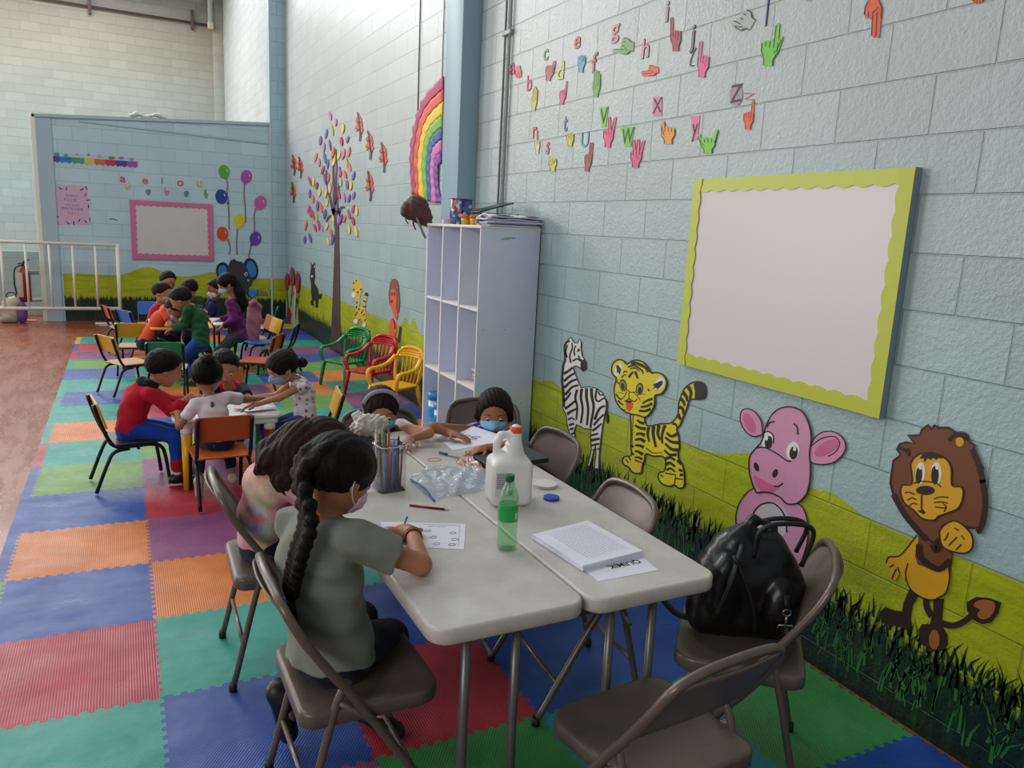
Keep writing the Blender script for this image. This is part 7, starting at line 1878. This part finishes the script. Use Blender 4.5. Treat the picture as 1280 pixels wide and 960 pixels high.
for o_, c_ in ((-.002, '#8a3a2c'), (-.012, '#b8862c'), (-.020, '#7a2f28')):
    MB().tube([tuple(w_+d_*o_+(a_*math.cos(j*PI/8)+b_*math.sin(j*PI/8))*.0245) for j in range(16)], .0028, 6, closed=True).build('bracelet', M(c_, .5), girl, True)
pn_ = w_+np.array((-.01, .055, -.01))
t = thing('writing_pencil', 'purple pencil held in the braided girl\'s fingers', 'pencil', tuple(pn_)); MB().tube([tuple(pn_+(-.035, -.045, -.012)), tuple(pn_+(.02, .03, .035))], .0035, 6).build('shaft', M('#4a3aa8', .4), t, True)
MB().tube([tuple(pn_+(-.046, -.054, -.019)), tuple(pn_+(-.035, -.045, -.012))], [.0008, .0034], 6).build('tip', M('#c9a888', .5), t, True)

# ---- girl in the tie-dye shirt
m, nt, bs = new_mat('tie_dye'); nb = NB(nt); ps = nb.wpos()
g1 = nb.n('ShaderNodeVectorMath', operation='DISTANCE'); nb.put(g1.inputs[0], ps); g1.inputs[1].default_value = (-2.16, 2.72, .62)
rr_ = nb.math('ADD', nb.math('MULTIPLY', g1.outputs['Value'], 5.2), nb.math('MULTIPLY', nb.noise(nb.mapping(ps, scale=(1, 1, .6)), 26, 4, .7), .30))
c_ = nb.ramp(rr_, (0.16, lin('#b58ab8')), (0.45, lin('#9a7ab0')), (0.62, lin('#c9c7d2')), (0.82, lin('#b9b982')), (1.0, lin('#c9a0a8')))
rr2 = nb.noise(ps, 9, 4, .65)
c_ = nb.mix(nb.ramp(rr2, (.46, (0, 0, 0)), (.56, (1, 1, 1))), c_, lin('#d88a96')); z_ = nb.n('ShaderNodeSeparateXYZ', i_0=ps).outputs['Z']
c_ = nb.mix(nb.math('MULTIPLY', nb.math('SUBTRACT', z_, .68), 9, clamp=True), c_, nb.ramp(nb.noise(ps, 14, 4, .7), (.4, lin('#d0c48e')), (.52, lin('#d9a0a0')), (.65, lin('#cf7a8c'))))
nt.links.new(c_, bs.inputs['Base Color']); bs.inputs['Roughness'].default_value = .85
B_S = dict(h=.006, H=1.22, pel=(-2.05, 2.90, .515), neck=A3(362, 580, 2.84), head=A3(402, 562, 2.80), rt=(.10, -1, 0), rtS=(.12, -1, -.05), face=(.72, .15, -.68), headup=(.65, 0, .75),
    wR=(-1.80, 2.72, .765), wL=(-1.82, 2.95, .765), hR=(-.2, -.3, -1), hdR=(.5, .5, -.05), hdL=(.6, -.3, -.05), aR=(-1.86, 2.80, .095), aL=(-1.84, 3.0, .095), hunch=.035, girth=1.25,
    shirt=m, sleeve='s', hem=-.035, loose=1.35, wr=1.8, pants='#141a30', leg=.9, shoe='#1a1a1c', hair='long', hairc='#2a1a12', skin='#94603f', hh=.215, noface=True)
hB = B_S['head']
B_S['locks'] = [([hB+(-.06, 0, .04), hB+(-.11, -.03, -.02), hB+(-.13, -.05, -.08), hB+(-.10, -.08, -.14)], [.085, .07, .06, .03]), ([hB+(-.02, -.07, .02), hB+(-.03, -.11, -.05), hB+(.01, -.12, -.13), hB+(.02, -.12, -.18)], [.06, .05, .045, .02]), ([hB+(-.08, .07, .03), hB+(-.17, .05, -.01), hB+(-.20, .03, -.05)], [.07, .055, .025]), ([hB+(-.10, -.02, .02), hB+(-.19, -.02, -.02), hB+(-.225, 0, -.06)], [.06, .045, .02])]
person('girl in a pastel tie-dye shirt with long wavy brown hair bending over the table', (-2.02, 2.90, TT), B_S)

# ---- child at the table end
C_S = dict(h=.0055, H=1.06, pel=(-1.30, 3.60, .505), neck=A3(478, 541, 3.56), head=A3(476, 512, 3.52), rt=(-1, -.12, 0), face=(-.18, -.94, -.22),
    wR=F3(470, 556, .775), wL=F3(512, 549, .775), hR=(-1, 0, -.3), hL=(1, 0, -.1), eL=F3(536, 541, .80), hdR=(.9, -.2, 0), hdL=(-.4, -.7, 0), curlL=.3, aR=(-1.38, 3.36, .09), aL=(-1.22, 3.36, .09),
    shirt=striped('stripe_bw', 2, [(0, '#16181c'), (.30, '#cfd3d8'), (.50, '#7fb0c8'), (.68, '#16181c'), (.80, '#d8d8dc')], 8.5, (.10, 0, 0)), sleeve='s', hem=-.03, pants='#1c2030', shoe='#202024', hair='tied', hairc='#1d120e', mask='#6fb0cc', skin='#9c684e', hh=.205)
c3 = person('child in a black, white and blue striped shirt with a lavender headband', (-1.30, 3.60, TT), C_S)
q = C_S['_']; HPq = q['HP']
MB().tube([tuple(HPq(.86*math.sin(a), .30, .24+.86*math.cos(a))) for a in [(-1.3+2.6*j/14) for j in range(15)]], .008, 8, flat=1.4).build('headband', M('#8f86a0', .6), c3, True)

# ---- child in the purple stripes with the blue mask
D_S = dict(h=.0055, H=1.10, pel=(-.86, 3.56, .51), neck=A3(619, 541, 3.45), head=A3(618, 514, 3.40), rt=(-.90, .42, 0), rtS=(-.92, .35, 0), face=(-.42, -.88, -.20),
    wR=F3(560, 541, .775), wL=F3(608, 560, .775), hR=(-.7, .5, -.2), hL=(.8, -.5, -.4), eR=F3(541, 534, .80), eL=F3(640, 556, .785), hdR=(.5, -.6, -.05), hdL=(-.9, -.2, -.05), curlR=.25, curlL=.35, aR=(-1.00, 3.34, .09), aL=(-.86, 3.30, .09),
    shirt=striped('stripe_purple', 2, [(0, '#3f2f6e'), (.34, '#5a4590'), (.50, '#c9c3dc'), (.62, '#43327a'), (.84, '#b9b4d4')], 19, (.22, .18, 0)), sleeve='s', hem=-.03, pants='#20253a', shoe='#202024', hair='fringe', hairc='#1c110c', mask='#7db4d8', skin='#8f5c3e', hh=.205)
D_S['hair'] = 'bob'
person('child in a purple and white striped shirt wearing a light blue mask', (-.86, 3.56, TT), D_S)

# ---- middle table
E_S = dict(h=.0075, H=1.06, pel=(-2.49, 5.26, .385), neck=A3(188, 484, 5.27), head=A3(206, 461, 5.25), rt=(.05, -1, 0), face=(.90, .12, -.30), wR=A3(240, 494, 5.17), wL=A3(244, 500, 5.35), hR=(-.1, -.3, -1), hdR=(1, 0, -.2), hunch=.03, girth=1.3,
    aR=(-2.245, 5.14, .085), aL=(-2.20, 5.30, .085), khR=(.5, 0, 1), shirt=cloth('#b01226'), sleeve='l', hem=-.05, loose=1.5, wr=2.0, pants='#1540a0', leg=.80, shoe='#111112', sock='#c9c8cc', hair='short', hairc='#120d0b', skin='#9a6548', hh=.225, top_name='hoodie')
e3 = person('boy in a red hoodie and blue trousers sitting on the mustard-backed chair', (-2.45, 5.25, TT), E_S)
q = E_S['_']; v = V(); n0 = q['neck']
v.path([n0+(-.055, -.03, .01), n0+(-.045, .0, .035), n0+(-.01, -.045, .03), n0+(.03, -.05, .02)], [.030, .034, .028, .02], .015); sdf_obj(v, .007, 'hood', cloth('#161618'), e3)
for a_ in (q['aR'], q['aL']):
    sdf_obj(V().seg(np.array(a_)+(0, 0, .075), np.array(a_)+(0, 0, .045), .040, .038, .01), .007, 'cuff', cloth('#a01420'), e3)
F_S = dict(h=.0075, H=.94, pel=(-2.02, 4.84, .375), neck=A3(262, 496, 4.88), head=A3(259, 470, 4.92), rt=(1, 0, 0), face=(.25, .95, -.15), wL=A3(221, 517, 5.03), wR=A3(330, 498, 5.12), hL=(-1, -.6, -.3), hR=(1, -.2, -.3), eL=A3(224, 533, 4.90), hdL=(.2, 1, 0), hdR=(1, .1, 0),
    aR=(-1.93, 4.98, .10), aL=(-2.14, 4.90, .11), khR=(0, 1, .5), khL=(0, 1, .5), tL=(0, .3, -.9), shirt=cloth('#d2cbd2'), sleeve='s', hem=-.03, loose=1.3, wr=1.4, pants='#1a2240', leg=.8, shoe='#b5a694', hair='tied', hairc='#0e0a09', skin='#8f5c40', hh=.215, noface=False)
F_S['bun'] = (np.array(F_S['head'])+(.0, -.05, .105), .045)
f3 = person('small child in a white blouse seen from behind on the orange chair', (-2.02, 4.84, TT), F_S)
q = F_S['_']; kx = q['neck']-q['sp']*.045-q['fw']*.062
MB().ball(Vector(kx), (.010, .008, .022), 8).build('keyhole_opening', M('#6a3f2c', .7), f3, True)
G_S = dict(h=.0075, H=1.04, pel=(-1.86, 5.90, .385), neck=A3(287, 485, 5.72), head=A3(281, 459, 5.66), rt=(-1, -.05, 0), face=(-.05, -.95, -.35), wR=A3(262, 500, 5.52), wL=A3(312, 505, 5.44), hR=(-.8, 0, -.6), hL=(.9, .2, -.6), hunch=.02,
    aR=(-1.93, 5.75, .09), aL=(-1.79, 5.75, .09), shirt=cloth('#a81226'), sleeve='n', hem=-.03, loose=1.2, pants='#1c2440', shoe='#222222', hair='short', hairc='#100c0a', skin='#94603f', hh=.225, top_name='vest')
g3 = person('boy in a red vest with a white chest patch and navy sleeves', (-1.86, 5.90, TT), G_S)
q = G_S['_']
for sh, el in ((q['shR'], q['eR']), (q['shL'], q['eL'])):
    dl = nrm(el-sh); e = sh+(el-sh)*.8; sdf_obj(V().seg(sh, e+dl*.02, .046, .042, .01, clip=[(e, dl)]), .0075, 'sleeve', cloth('#16203a'), g3)
v = V(); c_ = q['chest']+q['fw']*.073-q['rt']*.02+q['sp']*(-.035); v.seg(c_+q['sp']*.03, c_-q['sp']*.035, .042, .036, .01, flat=(q['fw'], 2.2)); sdf_obj(v, .007, 'chest_patch', cloth('#a8a3ac'), g3)
school_chair('o', 'o', -1.86, 5.98, 182, 'small orange chair hidden behind the boy in the red vest')
m, nt, bs = new_mat('fruit_print'); nb = NB(nt); vv = nb.n('ShaderNodeTexVoronoi'); vv.inputs['Scale'].default_value = 26; vv.inputs['Randomness'].default_value = .55; nt.links.new(nb.wpos(), vv.inputs['Vector'])
f_ = nb.math('LESS_THAN', vv.outputs['Distance'], .34); pc = nb.ramp(nb.n('ShaderNodeSeparateXYZ', i_0=vv.outputs['Color']).outputs[0], (0, lin('#b83a6e')), (.38, lin('#6f8796')), (.66, lin('#a84a86')), (.8, lin('#7f9a90'))); nt.nodes['Color Ramp'].color_ramp.interpolation = 'CONSTANT'
nt.links.new(nb.mix(f_, lin('#d5ccd4'), pc), bs.inputs['Base Color']); bs.inputs['Roughness'].default_value = .85
H_S = dict(h=.0075, H=1.04, pel=(-1.44, 5.17, .385), neck=A3(372, 474, 5.16), head=A3(353, 460, 5.14), rt=(-.08, 1, 0), face=(-.88, -.12, -.42), wR=A3(318, 497, 5.28), wL=A3(322, 505, 5.02), hR=(.1, .3, -1), hL=(.1, -.4, -1), hdR=(-1, 0, -.15), hdL=(-1, .05, -.15), hunch=.018,
    aR=(-1.66, 5.30, .09), aL=(-1.66, 5.12, .09), shirt=m, sleeve='c', hem=-.05, loose=1.35, wr=1.3, pants='#26406e', shoe='#b9b3b8', hair='tied', hairc='#1b120e', mask='#7f9cc4', skin='#a06c4c', hh=.215)
H_S['bun'] = (A3(377, 453, 5.16), .040); H_S['bunc'] = '#2a0f14'
h3 = person('girl in a white top with pink and grey fruit print reaching across the table', (-1.44, 5.17, TT), H_S)

# ---- far table
base = dict(h=.010, noface=True)
def far(label, pos, **kw):
    S = dict(base); S.update(kw); return person(label, (pos[0], pos[1], TT), S)
m_i = striped('polo', 0, [(0, '#d8502c'), (1, '#d8502c')], 1.0)
x0 = -2.30
far('boy in an orange and navy polo with a white mask leaning on the yellow table', (-2.33, 8.72), H=1.05, pel=(-2.33, 8.72, .40), neck=A3(208, 385, 8.70), head=A3(217, 388, 8.60), rt=(0, -1, 0), face=(.55, -.35, -.75), headup=(.6, 0, .8), wR=(-1.98, 8.62, .60), wL=(-1.95, 8.85, .60), hR=(-.3, -.8, -.5), aR=(-2.10, 8.6, .09), aL=(-2.10, 8.8, .09),
    shirt=cloth('#cc4a2c'), sleeve='s', hem=-.03, loose=1.4, pants='#161c34', shoe='#222226', hair='short', mask='#c4c0c4', skin='#9a6548', hh=.215)
far('boy in a red shirt with a pale blue mask behind the orange-shirted boy', (-2.22, 9.45), H=1.10, pel=(-2.24, 9.48, .46), neck=A3(200, 380, 9.35), head=A3(203, 366, 9.30), rt=(-.3, -.95, 0), face=(.85, -.45, -.2), wR=(-1.98, 9.2, .60), wL=(-1.95, 9.4, .60), aR=(-2.12, 9.4, .09), aL=(-2.12, 9.55, .09),
    shirt=cloth('#a01426'), sleeve='s', hem=-.03, pants='#1a2038', shoe='#222226', hair='short', mask='#6f98ac', skin='#9a6548', hh=.21)
far('boy in a faded pink shirt standing farthest back at the far table', (-2.02, 10.05), H=1.16, pel=(-2.02, 10.05, .56), neck=A3(213, 361, 9.95), head=A3(210, 351, 9.9), rt=(-.9, -.3, 0), face=(.3, -.9, -.3), wR=(-2.1, 9.75, .6), wL=(-1.85, 9.75, .6), aR=(-2.07, 10.05, .09), aL=(-1.96, 10.05, .09), kh=(0, -1, .2),
    shirt=cloth('#a8646a'), sleeve='s', hem=-.04, pants='#1a2038', shoe='#222226', hair='short', skin='#9a6548', hh=.21)
far('boy with short black hair standing behind the green sweater', (-1.82, 9.75), H=1.12, pel=(-1.82, 9.75, .54), neck=A3(238, 372, 9.65), head=A3(237, 361, 9.6), rt=(.9, .3, 0), face=(-.3, .9, -.25), wR=(-1.7, 9.5, .62), wL=(-1.95, 9.5, .62), aR=(-1.78, 9.75, .09), aL=(-1.88, 9.75, .09), kh=(0, -1, .2),
    shirt=cloth('#3a5a34'), sleeve='s', hem=-.04, pants='#1a2038', shoe='#222226', hair='short', skin='#9a6548', hh=.21)
M_S = dict(h=.009, H=1.10, noface=True, pel=A3(250, 428, 8.36), neck=A3(241, 383, 8.44), head=A3(226, 374, 8.45), rt=(.42, .90, 0), face=(-.80, .30, -.52), headup=(-.4, .1, .9), wR=A3(222, 408, 8.62), wL=A3(217, 411, 8.46), hR=(0, 0, -1), hL=(.3, -.6, -1), hunch=.03,
    aR=(-1.84, 8.36, .09), aL=(-1.92, 8.24, .09), kh=(-.5, .5, .1), shirt=cloth('#1c4a2a'), sleeve='l', hem=-.06, loose=1.7, wr=2.0, pants='#1c3f86', shoe='#222226', hair='short', hairc='#1c120e', skin='#9a6548', hh=.225, shw=1.15, top_name='sweater')
person('boy in a dark green sweater and blue jeans bending over the far table', (-1.87, 8.30, TT), M_S)
N_S = dict(h=.009, H=1.15, noface=True, pel=A3(299, 416, 8.86), neck=A3(291, 374, 8.88), head=A3(284, 355, 8.88), rt=(.45, .88, 0), face=(-.86, .05, -.40), wR=A3(275, 400, 9.0), wL=A3(279, 408, 8.80), hR=(.3, .3, -1), hL=(.5, -.5, -1), aR=(-1.37, 8.95, .09), aL=(-1.42, 8.80, .09), kh=(-.6, 0, .1),
    shirt=cloth('#5c1a58'), sleeve='l', hem=-.09, loose=1.35, wr=1.5, pants='#47474d', leg=.95, flare=1.6, shoe='#2a2a2c', hair='tied', hairc='#100b0a', mask='#8fb2c8', skin='#9a6548', hh=.215, top_name='sweater')
hN = np.array(N_S['head']); N_S['locks'] = [([hN+(.09, 0, .0), A3(300, 366, 8.84), A3(305, 380, 8.82), A3(303, 390, 8.82)], [.05, .052, .045, .015])]
person('girl in a plum sweater and grey trousers with a black ponytail, standing', (-1.40, 8.86, TT), N_S)
far('child in navy with a white mask half hidden behind the girl in plum', (-1.62, 9.72), H=1.10, pel=(-1.60, 9.75, .50), neck=A3(266, 374, 9.6), head=A3(270, 361, 9.55), rt=(.1, 1, 0), face=(-.92, -.25, -.25), wR=(-1.78, 9.62, .60), wL=(-1.78, 9.45, .60), aR=(-1.6, 9.8, .09), aL=(-1.6, 9.68, .09), kh=(-1, 0, .2),
    shirt=cloth('#121c4c'), sleeve='s', hem=-.04, pants='#1a2038', shoe='#222226', hair='short', mask='#b9bcc4', skin='#7a4a34', hh=.21)
t = thing('hooded_jacket', 'pink hooded jacket hanging over a chair behind the girl in plum', 'jacket', (-1.16, 9.42, .30))
a_, b_ = A3(317, 384, 9.35), A3(316, 424, 9.30); v = V()
v.path([a_, A3(318, 400, 9.33), b_], [.075, .080, .070], .03, flat=((0, 1, 0), 1.4)); v.path([A3(313, 380, 9.33), A3(318, 378, 9.30), A3(324, 384, 9.33)], [.035, .032, .035], .02); v.fn(lambda P: .006*np.sin(P[:, 0]*60+P[:, 2]*20)*np.sin(P[:, 2]*30)); sdf_obj(v, .009, 'jacket', cloth('#a06474'), t)
school_chair('o', 'n', -1.15, 9.47, 95, 'small chair under the pink hooded jacket')
# lettering drawn as outlines becomes plain meshes
bpy.context.view_layer.update()
dg = bpy.context.evaluated_depsgraph_get()
for o in [q for q in bpy.data.objects if q.type == 'FONT']:
    me = bpy.data.meshes.new_from_object(o.evaluated_get(dg))
    n = bpy.data.objects.new(o.name.split('.')[0], me); COL.objects.link(n)
    n.parent = o.parent; n.matrix_parent_inverse = o.matrix_parent_inverse.copy(); n.matrix_basis = o.matrix_basis.copy()
    bpy.data.objects.remove(o)
